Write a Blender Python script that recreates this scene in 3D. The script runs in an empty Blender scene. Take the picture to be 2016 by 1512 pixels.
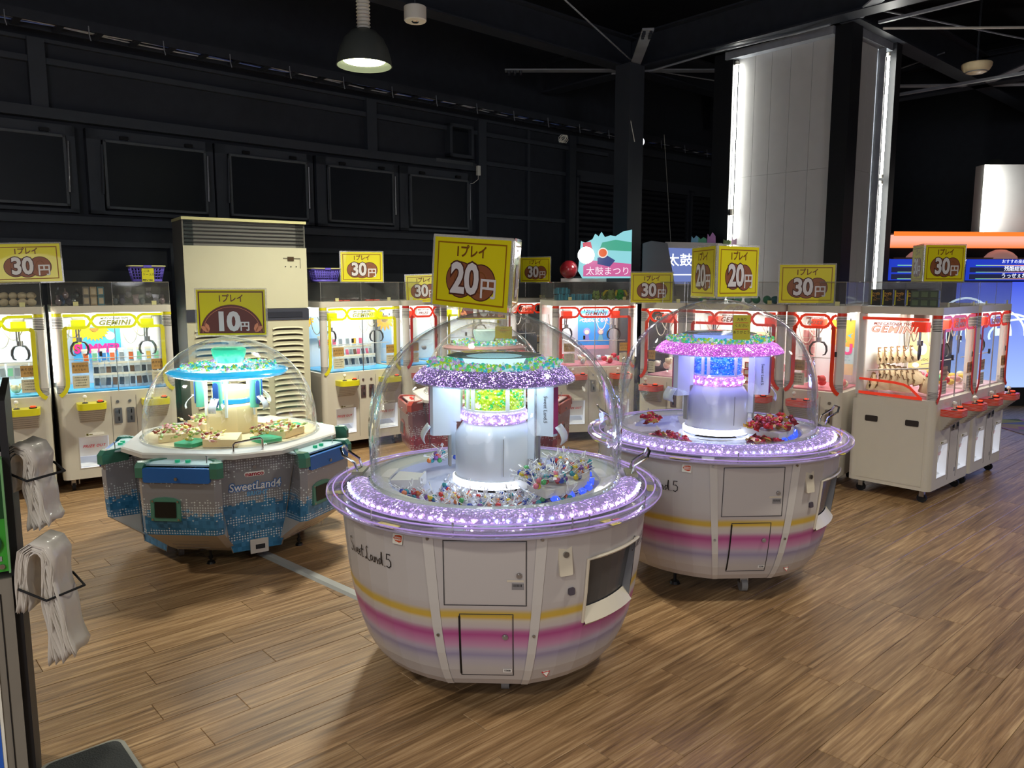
import bpy, math, random
from mathutils import Vector, Matrix
SC = bpy.context.scene
COL = SC.collection
R = math.radians
rnd = random.Random(11)

# ------------------------------------------------------------------ camera
cam_d = bpy.data.cameras.new('camera')
cam_d.sensor_width = 36
cam_d.lens = 1515 / 2016 * 36
cam_d.clip_end = 200
cam = bpy.data.objects.new('camera', cam_d)
cam.location = (0, 0, 1.65)
cam.rotation_euler = (R(90 - 7.5), 0, 0)
COL.objects.link(cam)
SC.camera = cam
SC.view_settings.view_transform = 'Standard'
SC.view_settings.look = 'None'
SC.view_settings.gamma = 1
SC.view_settings.use_curve_mapping = False
SC.view_settings.exposure = 0.45
SC.cycles.max_bounces = 8
SC.cycles.transparent_max_bounces = 24
SC.cycles.caustics_reflective = False
SC.cycles.caustics_refractive = False
SC.cycles.sample_clamp_indirect = 4
SC.cycles.filter_width = 1.3

# ------------------------------------------------------------------ world: a closed dark hall, only a trace of ambient
wd = bpy.data.worlds.new('hall_ambient')
SC.world = wd
wd.use_nodes = True
wd.node_tree.nodes['Background'].inputs[0].default_value = (0.62, 0.66, 0.78, 1)
wd.node_tree.nodes['Background'].inputs[1].default_value = 0.085

def lamp(name, kind, loc, energy, color=(1, 1, 1), size=0.4, target=None, spot=None, blend=1.0, sizey=None):
    l = bpy.data.lights.new(name, kind)
    l.energy = energy
    l.color = color
    if kind == 'AREA':
        l.shape = 'DISK' if sizey is None else 'RECTANGLE'
        l.size = size
        if sizey: l.size_y = sizey
    else:
        l.shadow_soft_size = size
    if kind == 'SPOT':
        l.spot_size = R(spot or 120)
        l.spot_blend = blend
    o = bpy.data.objects.new(name, l)
    o.location = loc
    if target is not None:
        d = Vector(target) - Vector(loc)
        o.rotation_euler = d.to_track_quat('-Z', 'Y').to_euler()
    COL.objects.link(o)
    return o

WARM = (1.0, 0.95, 0.80)
# the hall's pendant lamps: the visible one carries its own lamp in its builder; these are its neighbours outside the frame
lamp('pendant_light', 'SPOT', (-4.6, 3.2, 3.5), 260, WARM, 0.16, (-4.6, 3.2, 0), 150)
lamp('pendant_light', 'SPOT', (2.4, 2.6, 3.9), 190, WARM, 0.2, (2.4, 2.6, 0), 150)
lamp('pendant_light', 'SPOT', (-1.2, -0.8, 3.7), 210, WARM, 0.2, (-1.2, -0.8, 0), 160)
lamp('pendant_light', 'SPOT', (3.0, -1.6, 3.7), 150, WARM, 0.2, (3.0, -1.6, 0), 160)
lamp('pendant_light', 'SPOT', (6.2, 5.0, 3.7), 120, WARM, 0.2, (6.2, 5.0, 0), 150)
lamp('hall_fill', 'AREA', (-1.5, -3.0, 2.6), 72, (0.93, 0.92, 1.0), 3.0, (0.6, 5.0, 3.3))  # unseen fill disks added to lift machine fronts and walls, no lamps there
lamp('hall_fill', 'AREA', (5.0, -3.5, 2.8), 60, (0.93, 0.94, 1.0), 2.5, (8.0, 6.0, 3.2))
# glow of the screens of the music games standing right of the frame
lamp('screen_glow', 'SPOT', (6.6, 6.6, 1.3), 90, (0.25, 0.35, 1.0), .4, (4.6, 4.6, 0.0), 110)

# ------------------------------------------------------------------ room frame (walls and planks run at 42 degrees to the view)
TH = R(42)
CU, SU = math.cos(TH), math.sin(TH)
def uv(u, v, z=0.0):
    return Vector((u * CU - v * SU, u * SU + v * CU, z))

# ------------------------------------------------------------------ materials
def lin(h):
    if isinstance(h, str):
        h = h.lstrip('#')
        c = [int(h[i:i + 2], 16) / 255 for i in (0, 2, 4)]
        return tuple(x / 12.92 if x <= .04045 else ((x + .055) / 1.055) ** 2.4 for x in c) + (1,)
    return tuple(h)[:3] + (1,)

MATS = {}
def nt(m):
    return m.node_tree.nodes, m.node_tree.links
def mat(name, col, rough=.5, metal=0.0, emis=None, es=0.0, spec=.5, coat=0.0, wear=.06, trans=0.0, bump=0.0, bscale=40, alpha=1.0, ior=1.45):
    if name in MATS: return MATS[name]
    m = bpy.data.materials.new(name)
    m.use_nodes = True
    n, l = nt(m)
    b = n['Principled BSDF']
    b.inputs['Roughness'].default_value = rough
    b.inputs['Metallic'].default_value = metal
    b.inputs['Specular IOR Level'].default_value = spec
    b.inputs['Coat Weight'].default_value = coat
    b.inputs['Transmission Weight'].default_value = trans
    b.inputs['Alpha'].default_value = alpha
    b.inputs['IOR'].default_value = ior
    c = lin(col)
    tc = n.new('ShaderNodeTexCoord')
    ns = n.new('ShaderNodeTexNoise')
    ns.inputs['Scale'].default_value = 9
    ns.inputs['Detail'].default_value = 4
    l.new(tc.outputs['Object'], ns.inputs['Vector'])
    mx = n.new('ShaderNodeMix'); mx.data_type = 'RGBA'
    mx.inputs[6].default_value = tuple(x * (1 - wear) for x in c[:3]) + (1,)
    mx.inputs[7].default_value = tuple(min(1, x * (1 + wear)) for x in c[:3]) + (1,)
    l.new(ns.outputs['Fac'], mx.inputs[0])
    l.new(mx.outputs[2], b.inputs['Base Color'])
    if emis is not None:
        b.inputs['Emission Color'].default_value = lin(emis)
        b.inputs['Emission Strength'].default_value = es
    if bump:
        n2 = n.new('ShaderNodeTexNoise'); n2.inputs['Scale'].default_value = bscale; n2.inputs['Detail'].default_value = 3
        l.new(tc.outputs['Object'], n2.inputs['Vector'])
        bp = n.new('ShaderNodeBump'); bp.inputs['Strength'].default_value = bump; bp.inputs['Distance'].default_value = .01
        l.new(n2.outputs['Fac'], bp.inputs['Height']); l.new(bp.outputs['Normal'], b.inputs['Normal'])
    MATS[name] = m
    return m

def emat(name, col, es):
    return mat(name, '#101010', .6, emis=col, es=es, wear=0)

def clear(name, tint=(.97, .98, .97), edge=.45, base=.035, haze=.0, hazecol=(.8, .82, .85), rough=.03, wob=0.0):
    """thin acrylic: see-through, glossy at grazing angles"""
    if name in MATS: return MATS[name]
    m = bpy.data.materials.new(name); m.use_nodes = True
    n, l = nt(m)
    n.remove(n['Principled BSDF'])
    out = n['Material Output']
    tr = n.new('ShaderNodeBsdfTransparent'); tr.inputs[0].default_value = tint + (1,)
    gl = n.new('ShaderNodeBsdfGlossy'); gl.inputs['Roughness'].default_value = rough
    df = n.new('ShaderNodeBsdfDiffuse'); df.inputs[0].default_value = hazecol + (1,)
    lw = n.new('ShaderNodeLayerWeight'); lw.inputs[0].default_value = .5
    pw = n.new('ShaderNodeMath'); pw.operation = 'POWER'; pw.inputs[1].default_value = 3.2
    l.new(lw.outputs['Facing'], pw.inputs[0])
    ml = n.new('ShaderNodeMath'); ml.operation = 'MULTIPLY_ADD'; ml.inputs[1].default_value = edge; ml.inputs[2].default_value = base
    l.new(pw.outputs[0], ml.inputs[0])
    p2 = n.new('ShaderNodeMath'); p2.operation = 'POWER'; p2.inputs[1].default_value = 5
    l.new(lw.outputs['Facing'], p2.inputs[0])
    hz = n.new('ShaderNodeMath'); hz.operation = 'MULTIPLY_ADD'; hz.inputs[1].default_value = .30 * (edge / .45); hz.inputs[2].default_value = haze
    l.new(p2.outputs[0], hz.inputs[0])
    m1 = n.new('ShaderNodeMixShader'); m2 = n.new('ShaderNodeMixShader')
    l.new(hz.outputs[0], m1.inputs[0]); l.new(tr.outputs[0], m1.inputs[1]); l.new(df.outputs[0], m1.inputs[2])
    l.new(ml.outputs[0], m2.inputs[0]); l.new(m1.outputs[0], m2.inputs[1]); l.new(gl.outputs[0], m2.inputs[2])
    l.new(m2.outputs[0], out.inputs[0])
    if wob:
        tc = n.new('ShaderNodeTexCoord'); ns = n.new('ShaderNodeTexNoise'); ns.inputs['Scale'].default_value = 14
        l.new(tc.outputs['Object'], ns.inputs['Vector'])
        bp = n.new('ShaderNodeBump'); bp.inputs['Strength'].default_value = wob; bp.inputs['Distance'].default_value = .02
        l.new(ns.outputs['Fac'], bp.inputs['Height']); l.new(bp.outputs['Normal'], gl.inputs['Normal'])
    MATS[name] = m
    return m

def glitter(name, base, glow, es, amb=.5, scale=95, thr=.62):
    """crackled acrylic lit from inside by LEDs: facets spark, body glows"""
    if name in MATS: return MATS[name]
    m = mat(name, base, .25, spec=.7, wear=.1)
    n, l = nt(m)
    b = n['Principled BSDF']
    tc = [x for x in n if x.type == 'TEX_COORD'][0]
    vo = n.new('ShaderNodeTexVoronoi'); vo.inputs['Scale'].default_value = scale
    l.new(tc.outputs['Object'], vo.inputs['Vector'])
    sp = n.new('ShaderNodeSeparateColor'); l.new(vo.outputs['Color'], sp.inputs[0])
    mr = n.new('ShaderNodeMapRange'); mr.inputs[1].default_value = thr; mr.inputs[2].default_value = 1.0; mr.inputs[3].default_value = 0; mr.inputs[4].default_value = 1
    l.new(sp.outputs[0], mr.inputs[0])
    p = n.new('ShaderNodeMath'); p.operation = 'POWER'; p.inputs[1].default_value = 2.2; l.new(mr.outputs[0], p.inputs[0])
    big = n.new('ShaderNodeTexNoise'); big.inputs['Scale'].default_value = 16; l.new(tc.outputs['Object'], big.inputs['Vector'])
    bm = n.new('ShaderNodeMapRange'); bm.inputs[1].default_value = .4; bm.inputs[2].default_value = .7; bm.inputs[3].default_value = .35; bm.inputs[4].default_value = 1.4
    l.new(big.outputs['Fac'], bm.inputs[0])
    q = n.new('ShaderNodeMath'); q.operation = 'MULTIPLY'; l.new(p.outputs[0], q.inputs[0]); l.new(bm.outputs[0], q.inputs[1])
    a = n.new('ShaderNodeMath'); a.operation = 'MULTIPLY_ADD'; a.inputs[1].default_value = es; a.inputs[2].default_value = amb
    l.new(q.outputs[0], a.inputs[0]); l.new(a.outputs[0], b.inputs['Emission Strength'])
    mx = n.new('ShaderNodeMix'); mx.data_type = 'RGBA'
    g = lin(glow); mx.inputs[6].default_value = g; mx.inputs[7].default_value = tuple(.35 + .65 * x for x in g[:3]) + (1,)
    l.new(sp.outputs[1], mx.inputs[0]); l.new(mx.outputs[2], b.inputs['Emission Color'])
    bp = n.new('ShaderNodeBump'); bp.inputs['Strength'].default_value = .8; bp.inputs['Distance'].default_value = .004
    l.new(vo.outputs['Distance'], bp.inputs['Height']); l.new(bp.outputs['Normal'], b.inputs['Normal'])
    return m

# ------------------------------------------------------------------ mesh builder
def rrect(w, h, r, n=4, cx=0, cy=0):
    r = min(r, w / 2 - 1e-5, h / 2 - 1e-5)
    pts = []
    for (sx, sy, a0) in ((1, 1, 0), (-1, 1, 90), (-1, -1, 180), (1, -1, 270)):
        for i in range(n + 1):
            a = R(a0 + 90 * i / n)
            pts.append((cx + sx * (w / 2 - r) + r * math.cos(a), cy + sy * (h / 2 - r) + r * math.sin(a)))
    return pts
def circ(r, n=24, cx=0, cy=0, ry=None):
    ry = ry or r
    return [(cx + r * math.cos(2 * math.pi * i / n), cy + ry * math.sin(2 * math.pi * i / n)) for i in range(n)]
def FR(loc=(0, 0, 0), rz=0, rx=0, ry=0):
    return Matrix.Translation(loc) @ Matrix.Rotation(rz, 4, 'Z') @ Matrix.Rotation(ry, 4, 'Y') @ Matrix.Rotation(rx, 4, 'X')
# frame whose local XY plane stands upright facing -Y : local x -> X, local y -> Z, local z -> -Y
UP = Matrix(((1, 0, 0, 0), (0, 0, -1, 0), (0, 1, 0, 0), (0, 0, 0, 1)))

TXT = {}
def text2d(s, bold=0.0, shear=0.0, space=1.0):
    k = (s, bold, shear, space)
    if k in TXT: return TXT[k]
    c = bpy.data.curves.new('lettering', 'FONT')
    c.body = s; c.size = 1; c.align_x = 'CENTER'; c.align_y = 'CENTER'; c.offset = bold; c.shear = shear; c.space_character = space
    c.resolution_u = 3
    o = bpy.data.objects.new('lettering', c); COL.objects.link(o)
    dg = bpy.context.evaluated_depsgraph_get()
    me = bpy.data.meshes.new_from_object(o.evaluated_get(dg))
    vs = [tuple(v.co) for v in me.vertices]; fs = [tuple(p.vertices) for p in me.polygons]
    fs = [f[::-1] if me.polygons[i].normal.z < 0 else f for i, f in enumerate(fs)]
    bpy.data.objects.remove(o); bpy.data.curves.remove(c); bpy.data.meshes.remove(me)
    TXT[k] = (vs, fs)
    return TXT[k]

class MB:
    def __init__(s): s.v = []; s.f = []; s.mi = []; s.uvs = []; s.k = 0; s.hasuv = False
    def add(s, vs, fs, M=None, k=None, uvs=None):
        b = len(s.v)
        if M is not None: vs = [M @ Vector(p) for p in vs]
        s.v += [tuple(p) for p in vs]
        s.f += [tuple(i + b for i in f) for f in fs]
        s.mi += [s.k if k is None else k] * len(fs)
        if uvs: s.hasuv = True
        s.uvs += uvs if uvs else [[(0, 0)] * len(f) for f in fs]
        return s
    def box(s, x0, x1, y0, y1, z0, z1, M=None, k=None):
        vs = [(x, y, z) for x in (x0, x1) for y in (y0, y1) for z in (z0, z1)]
        fs = [(0, 1, 3, 2), (4, 6, 7, 5), (0, 4, 5, 1), (2, 3, 7, 6), (0, 2, 6, 4), (1, 5, 7, 3)]
        return s.add(vs, fs, M, k)
    def prism(s, poly, z0, z1, M=None, k=None, top=None, cap=True):
        n = len(poly); tp = top or poly
        vs = [(x, y, z0) for x, y in poly] + [(x, y, z1) for x, y in tp]
        fs = [(i, (i + 1) % n, n + (i + 1) % n, n + i) for i in range(n)]
        if cap: fs += [tuple(range(n))[::-1], tuple(range(n, 2 * n))]
        return s.add(vs, fs, M, k)
    def flat(s, poly, z=0.0, M=None, k=None):
        return s.add([(x, y, z) for x, y in poly], [tuple(range(len(poly)))], M, k)
    def lathe(s, prof, n=32, a0=0, a1=360, M=None, k=None, caps=False):
        full = abs(a1 - a0) >= 360; m = n if full else n + 1
        vs = [(r * math.cos(R(a0 + (a1 - a0) * i / n)), r * math.sin(R(a0 + (a1 - a0) * i / n)), z) for r, z in prof for i in range(m)]
        fs = []
        for j in range(len(prof) - 1):
            for i in range(n):
                i2 = (i + 1) % m
                fs.append((j * m + i, j * m + i2, (j + 1) * m + i2, (j + 1) * m + i))
        if caps and full:
            fs.append(tuple(range(m))[::-1]); fs.append(tuple(range((len(prof) - 1) * m, len(prof) * m)))
        return s.add(vs, fs, M, k)
    def cyl(s, p0, p1, r0, r1=None, n=12, k=None, M=None):
        r1 = r0 if r1 is None else r1
        p0 = Vector(p0); p1 = Vector(p1); d = p1 - p0
        Q = Matrix.Translation(p0) @ d.to_track_quat('Z', 'Y').to_matrix().to_4x4()
        if M is not None: Q = M @ Q
        return s.lathe([(r0, 0), (r1, d.length)], n, M=Q, k=k, caps=True)
    def tube(s, path, r, n=8, closed=False, k=None, M=None):
        P = [Vector(p) for p in path]; m = len(P); vs = []; up = Vector((0, 0, 1)); prev = None
        for i, p in enumerate(P):
            a = P[(i - 1) % m] if (closed or i) else p; b = P[(i + 1) % m] if (closed or i < m - 1) else p
            t = (b - a).normalized() if (b - a).length > 1e-9 else Vector((0, 0, 1))
            if prev is None:
                x = t.orthogonal().normalized()
                if abs(t.z) < .95: x = t.cross(up).normalized()
            else:
                x = (prev - t * prev.dot(t)).normalized()
            prev = x; y = t.cross(x)
            rr = r[i] if isinstance(r, (list, tuple)) else r
            vs += [p + (x * math.cos(2 * math.pi * j / n) + y * math.sin(2 * math.pi * j / n)) * rr for j in range(n)]
        fs = []
        for i in range(m if closed else m - 1):
            i2 = (i + 1) % m
            fs += [(i * n + j, i2 * n + j, i2 * n + (j + 1) % n, i * n + (j + 1) % n) for j in range(n)]
        if not closed: fs += [tuple(range(n)), tuple(range((m - 1) * n, m * n))[::-1]]
        return s.add(vs, fs, M, k)
    def ball(s, c, r, n=12, m=8, k=None, M=None, sc=(1, 1, 1)):
        vs = [(c[0], c[1], c[2] - r * sc[2])]
        for j in range(1, m):
            a = math.pi * j / m
            vs += [(c[0] + r * sc[0] * math.sin(a) * math.cos(2 * math.pi * i / n), c[1] + r * sc[1] * math.sin(a) * math.sin(2 * math.pi * i / n), c[2] - r * sc[2] * math.cos(a)) for i in range(n)]
        vs.append((c[0], c[1], c[2] + r * sc[2]))
        fs = [(0, 1 + (i + 1) % n, 1 + i) for i in range(n)]
        for j in range(m - 2):
            fs += [(1 + j * n + i, 1 + j * n + (i + 1) % n, 1 + (j + 1) * n + (i + 1) % n, 1 + (j + 1) * n + i) for i in range(n)]
        t = len(vs) - 1
        fs += [(1 + (m - 2) * n + i, 1 + (m - 2) * n + (i + 1) % n, t) for i in range(n)]
        return s.add(vs, fs, M, k)
    def gem(s, c, r, k=None, rz=0):
        M = FR(c, rz, rz * 1.7, rz * .6)
        vs = [(0, 0, -r)] + [(r * math.cos(a * 1.0472), r * math.sin(a * 1.0472), r * .15) for a in range(6)] + [(r * .5 * math.cos(a * 1.0472 + .5), r * .5 * math.sin(a * 1.0472 + .5), r * .7) for a in range(6)]
        fs = [(0, 1 + (a + 1) % 6, 1 + a) for a in range(6)]
        for a in range(6):
            b = (a + 1) % 6
            fs += [(1 + a, 1 + b, 7 + a), (1 + b, 7 + b, 7 + a)]
        fs.append(tuple(range(7, 13)))
        return s.add(vs, fs, M, k)
    def text(s, t, size, x, y, M=None, k=None, z=0.0, bold=0.0, shear=0.0, sx=1.0, space=1.0, fn=None):
        vs, fs = text2d(t, bold, shear, space)
        vv = [(x + p[0] * size * sx, y + p[1] * size, z) for p in vs]
        if fn: vv = [fn(p) for p in vv]
        return s.add(vv, fs, M, k)
    def strokes(s, paths, w, M=None, k=None, z=0.0, fn=None):
        """flat ribbons along 2D polylines"""
        for P in paths:
            n = len(P); vs = []
            for i in range(n):
                a = P[max(i - 1, 0)]; b = P[min(i + 1, n - 1)]
                dx, dy = b[0] - a[0], b[1] - a[1]; L = math.hypot(dx, dy) or 1
                nx, ny = -dy / L * w / 2, dx / L * w / 2
                vs += [(P[i][0] + nx, P[i][1] + ny, z), (P[i][0] - nx, P[i][1] - ny, z)]
            if fn: vs = [fn(p) for p in vs]
            s.add(vs, [(2 * i, 2 * i + 1, 2 * i + 3, 2 * i + 2) for i in range(n - 1)], M, k)
        return s
    def panel(s, x0, x1, z0, z1, y, holes=(), M=None, k=None):
        """upright sheet at depth y with rectangular holes"""
        xs = sorted(set([x0, x1] + [h[0] for h in holes] + [h[1] for h in holes]))
        zs = sorted(set([z0, z1] + [h[2] for h in holes] + [h[3] for h in holes]))
        for a, b in zip(xs, xs[1:]):
            for c, d in zip(zs, zs[1:]):
                if any(h[0] - 1e-6 <= a and b <= h[1] + 1e-6 and h[2] - 1e-6 <= c and d <= h[3] + 1e-6 for h in holes): continue
                s.add([(a, y, c), (b, y, c), (b, y, d), (a, y, d)], [(0, 1, 2, 3)], M, k)
        return s
    def mesh(s, name, mats, smooth=35):
        me = bpy.data.meshes.new(name)
        me.from_pydata(s.v, [], s.f)
        ms = mats if isinstance(mats, (list, tuple)) else [mats]
        for m in ms: me.materials.append(m)
        me.polygons.foreach_set('material_index', s.mi)
        if s.hasuv:
            u = me.uv_layers.new(name='UVMap')
            u.data.foreach_set('uv', [c for f in s.uvs for p in f for c in p])
        me.shade_smooth()
        me.set_sharp_from_angle(angle=R(smooth))
        me.update()
        return me

def put(name, me, parent=None, M=None):
    o = bpy.data.objects.new(name, me)
    COL.objects.link(o)
    if parent is not None: o.parent = parent
    if M is not None: o.matrix_local = M
    return o
def obj(name, mb, mats, parent=None, M=None, smooth=35, label=None, kind=None):
    o = put(name, mb.mesh(name, mats, smooth), parent, M)
    if label: o['label'] = label
    if kind: o['kind'] = kind
    return o
def tag(o, label, cat, group=None):
    o['label'] = label; o['category'] = cat
    if group: o['group'] = group
    return o
def thing(name, label, cat, loc=(0, 0, 0), rz=0.0, group=None, rx=0.0, ry=0.0):
    o = bpy.data.objects.new(name, None)
    o.empty_display_size = .1
    o.location = loc; o.rotation_euler = (rx, ry, rz)
    COL.objects.link(o)
    return tag(o, label, cat, group)
def struct(name, mb, mats, parent=None, M=None, smooth=35):
    return obj(name, mb, mats, parent, M, smooth, kind='structure')
def copy_tree(o, parent=None):
    c = o.copy(); COL.objects.link(c)
    if parent is not None: c.parent = parent
    for ch in list(o.children): copy_tree(ch, c)
    return c

# common materials
PLAS = mat('white_plastic', '#cdc9c4', .38, spec=.45, wear=.04)
PLASB = mat('beige_plastic', '#d6cdba', .45)
CREAM = mat('cream_plastic', '#e6d2a8', .4)
BEIGE = mat('machine_beige_paint', '#cbc5b6', .42, wear=.03)
GREY = mat('grey_plastic', '#8d8c8a', .5)
DGREY = mat('dark_grey_plastic', '#2c2d31', .5)
BLACK = mat('black_plastic', '#0d0e11', .45)
MATT = mat('black_rubber', '#141416', .8)
STEEL = mat('brushed_steel', '#a9a9ab', .3, metal=1.0)
CHROME = mat('chrome', '#d8d8da', .12, metal=1.0)
RED = mat('red_print', '#c4202b', .45)
WHITE = mat('white_print', '#eeeeec', .5)
PAPER = mat('white_paper', '#e6e3d6', .7)
YEL = mat('yellow_trim', '#d9d21c', .4)
ORG = mat('red_orange_trim', '#dd3a1e', .4)
MAGENTA = mat('magenta_print', '#b8398a', .45)
BLUE = mat('blue_plastic', '#1f6fc0', .35)
ACR = clear('clear_acrylic')
ACRD = clear('clear_dome_acrylic', (.975, .98, .975), .75, .03, .012, (.75, .78, .8), .04, .12)
ACRE = clear('thick_acrylic_edge', (.86, .89, .9), .95, .10, .08, (.8, .85, .9), .05, .6)
GLASS = clear('machine_glass', (.96, .98, .97), .5, .03, 0)
LEDW = emat('white_led', '#eef6ff', 9)
# ================================================================== ROOM
def wood_mat():
    m = mat('oak_vinyl_plank', '#8a6a48', .42, spec=.45, wear=0)
    n, l = nt(m); b = n['Principled BSDF']
    tc = [x for x in n if x.type == 'TEX_COORD'][0]
    oi = n.new('ShaderNodeObjectInfo'); at = n.new('ShaderNodeAttribute'); at.attribute_name = 'piece'
    ad = n.new('ShaderNodeMath'); ad.operation = 'ADD'; l.new(oi.outputs['Random'], ad.inputs[0]); l.new(at.outputs['Fac'], ad.inputs[1])
    fr = n.new('ShaderNodeMath'); fr.operation = 'FRACT'; l.new(ad.outputs[0], fr.inputs[0])
    mp = n.new('ShaderNodeMapping'); mp.inputs['Scale'].default_value = (1.0, 22, 1)
    l.new(tc.outputs['Object'], mp.inputs['Vector'])
    of = n.new('ShaderNodeVectorMath'); of.operation = 'SCALE'; of.inputs[0].default_value = (37, 91, 13); l.new(fr.outputs[0], of.inputs['Scale'])
    av = n.new('ShaderNodeVectorMath'); av.operation = 'ADD'; l.new(mp.outputs[0], av.inputs[0]); l.new(of.outputs[0], av.inputs[1])
    ns = n.new('ShaderNodeTexNoise'); ns.inputs['Scale'].default_value = 2.2; ns.inputs['Detail'].default_value = 7; ns.inputs['Roughness'].default_value = .62; ns.inputs['Distortion'].default_value = .6
    l.new(av.outputs[0], ns.inputs['Vector'])
    cr = n.new('ShaderNodeValToRGB'); e = cr.color_ramp.elements
    e[0].position = .28; e[0].color = lin('#5e452d'); e[1].position = .72; e[1].color = lin('#c0a078')
    k = e.new(.5); k.color = lin('#937350')
    l.new(ns.outputs['Fac'], cr.inputs[0])
    tone = n.new('ShaderNodeMapRange'); tone.inputs[3].default_value = .88; tone.inputs[4].default_value = 1.22; l.new(fr.outputs[0], tone.inputs[0])
    hs = n.new('ShaderNodeHueSaturation'); hs.inputs['Saturation'].default_value = 1.0; l.new(cr.outputs[0], hs.inputs['Color']); l.new(tone.outputs[0], hs.inputs['Value'])
    l.new(hs.outputs[0], b.inputs['Base Color'])
    rr = n.new('ShaderNodeMapRange'); rr.inputs[3].default_value = .30; rr.inputs[4].default_value = .50; l.new(ns.outputs['Fac'], rr.inputs[0]); l.new(rr.outputs[0], b.inputs['Roughness'])
    mp2 = n.new('ShaderNodeMapping'); mp2.inputs['Scale'].default_value = (4, 34, 1); l.new(tc.outputs['Object'], mp2.inputs['Vector'])
    n3 = n.new('ShaderNodeTexNoise'); n3.inputs['Scale'].default_value = 3; n3.inputs['Detail'].default_value = 5; n3.inputs['Distortion'].default_value = 1.2; l.new(mp2.outputs[0], n3.inputs['Vector'])
    bp = n.new('ShaderNodeBump'); bp.inputs['Strength'].default_value = .35; bp.inputs['Distance'].default_value = .003; l.new(n3.outputs['Fac'], bp.inputs['Height']); l.new(bp.outputs['Normal'], b.inputs['Normal'])
    return m
WOOD = wood_mat()
SUB = mat('dark_floor_joint', '#2b2118', .8)

fl = MB(); fl.box(-9, 11, -5, 14, -.06, -.008)
floor = struct('floor', fl, SUB)
PW, PL = .146, .93
def plank_mb(L, W=PW, x0=0, y0=0, mb=None):
    mb = mb or MB(); g = .0007; c = .0015
    a, b_, d, e = x0 + g, x0 + L - g, y0 + g, y0 + W - g
    vs = [(a, d, -.008), (b_, d, -.008), (b_, e, -.008), (a, e, -.008), (a, d, -c), (b_, d, -c), (b_, e, -c), (a, e, -c),
          (a + c, d + c, 0), (b_ - c, d + c, 0), (b_ - c, e - c, 0), (a + c, e - c, 0)]
    fs = [(0, 1, 5, 4), (1, 2, 6, 5), (2, 3, 7, 6), (3, 0, 4, 7), (4, 5, 9, 8), (5, 6, 10, 9), (6, 7, 11, 10), (7, 4, 8, 11), (8, 9, 10, 11)]
    mb.add(vs, fs); return mb
cells = []
for j in range(-32, 72):
    off = rnd.random() * PL
    v0 = j * PW
    for i in range(-8, 14):
        u0 = i * PL + off
        c = uv(u0 + PL / 2, v0 + PW / 2)
        if v0 > 7.75 or c.y < -4: continue
        t = 1.65 * 7.6 / 1
        vis = c.y > 1.6 and abs(c.x) < .72 * c.y + .6 and c.y < 7.5
        cells.append((not vis, c.length, u0, v0))
cells.sort()
pm = plank_mb(PL).mesh('plank', WOOD, 30)
rest = MB(); pid = []
for q, (nv, d, u0, v0) in enumerate(cells):
    if q < 300:
        p = uv(u0, v0)
        o = put('plank', pm, floor); o.location = p; o.rotation_euler = (0, 0, TH)
    else:
        plank_mb(PL, PW, u0, v0, rest); pid += [rnd.random()] * 9
ro = obj('far_planks', rest, WOOD, floor, smooth=30, kind='stuff')
ro.rotation_euler = (0, 0, TH)
ro['label'] = 'the smaller and farther floor planks'
a = ro.data.attributes.new('piece', 'FLOAT', 'FACE'); a.data.foreach_set('value', pid)

RM = Matrix.Rotation(TH, 4, 'Z')          # everything below in (u, v, z)
DARK = mat('black_wall_paint', '#2b2f37', .6, wear=.25, bump=.12, bscale=14)
DARK2 = mat('charcoal_frame_paint', '#3c4149', .5, wear=.15)
PANE = mat('painted_over_pane', '#1b2027', .35, wear=.15)
WV = 7.9
w = MB()
w.panel(-5, 15, 0, 5.4, WV, [(5.3 - .06 + 0, 5.3 - .06 + 0, 0, 0)])
back = struct('wall_back', w, DARK, M=RM)
w = MB(); w.panel(-5, 15, 0, 5.4, 0)
# left wall, right wall, wall behind the camera
lw = MB(); lw.add([(-5, 8, 0), (-5, -9, 0), (-5, -9, 5.4), (-5, 8, 5.4)], [(0, 1, 2, 3)]); struct('wall_left', lw, DARK, M=RM)
rw = MB(); rw.add([(15, 8, 0), (15, -9, 0), (15, -9, 5.4), (15, 8, 5.4)], [(0, 3, 2, 1)]); struct('wall_right', rw, DARK, M=RM)
fw = MB(); fw.panel(-5, 15, 0, 5.4, -9); struct('wall_front', fw, DARK, M=RM)
def wbar(name, u0, u1, z0, z1, d=.05, m=DARK2, n=1, v=WV):
    b = MB(); b.box(u0, u1, v - d, v - .002, z0, z1); return obj(name, b, m, back)
for z, h, d in ((2.17, .07, .09), (3.06, .09, .10), (1.98, .05, .06), (1.66, .10, .05), (1.25, .05, .05), (3.52, .05, .06), (3.70, .03, .05)):
    wbar('wall_rail', -4.9, 6.42 if z < 3.4 else 9.0, z, z + h, d)
for z in (2.50, 3.16): wbar('wall_rail', 6.5, 8.1, z, z + .05, .05)
for u in (-2.2, -.3, 1.52, 4.83, 6.47, 8.15): wbar('wall_stud', u, u + .13, .1 if u > 6 else 3.12, 3.72, .08)
for u in (.35, 2.6, 4.7): wbar('wall_stud', u, u + .12, .3, 2.0, .07)
wbar('wall_stud', 7.38, 7.42, .3, 3.72, .03)
wbar('wall_rail', 8.3, 14.5, 3.18, 3.26, .08); wbar('wall_rail', 8.3, 14.5, 3.62, 3.72, .1)
for u in (9.7, 12.4): wbar('wall_stud', u, u + .12, 3.26, 3.62, .08)
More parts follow.
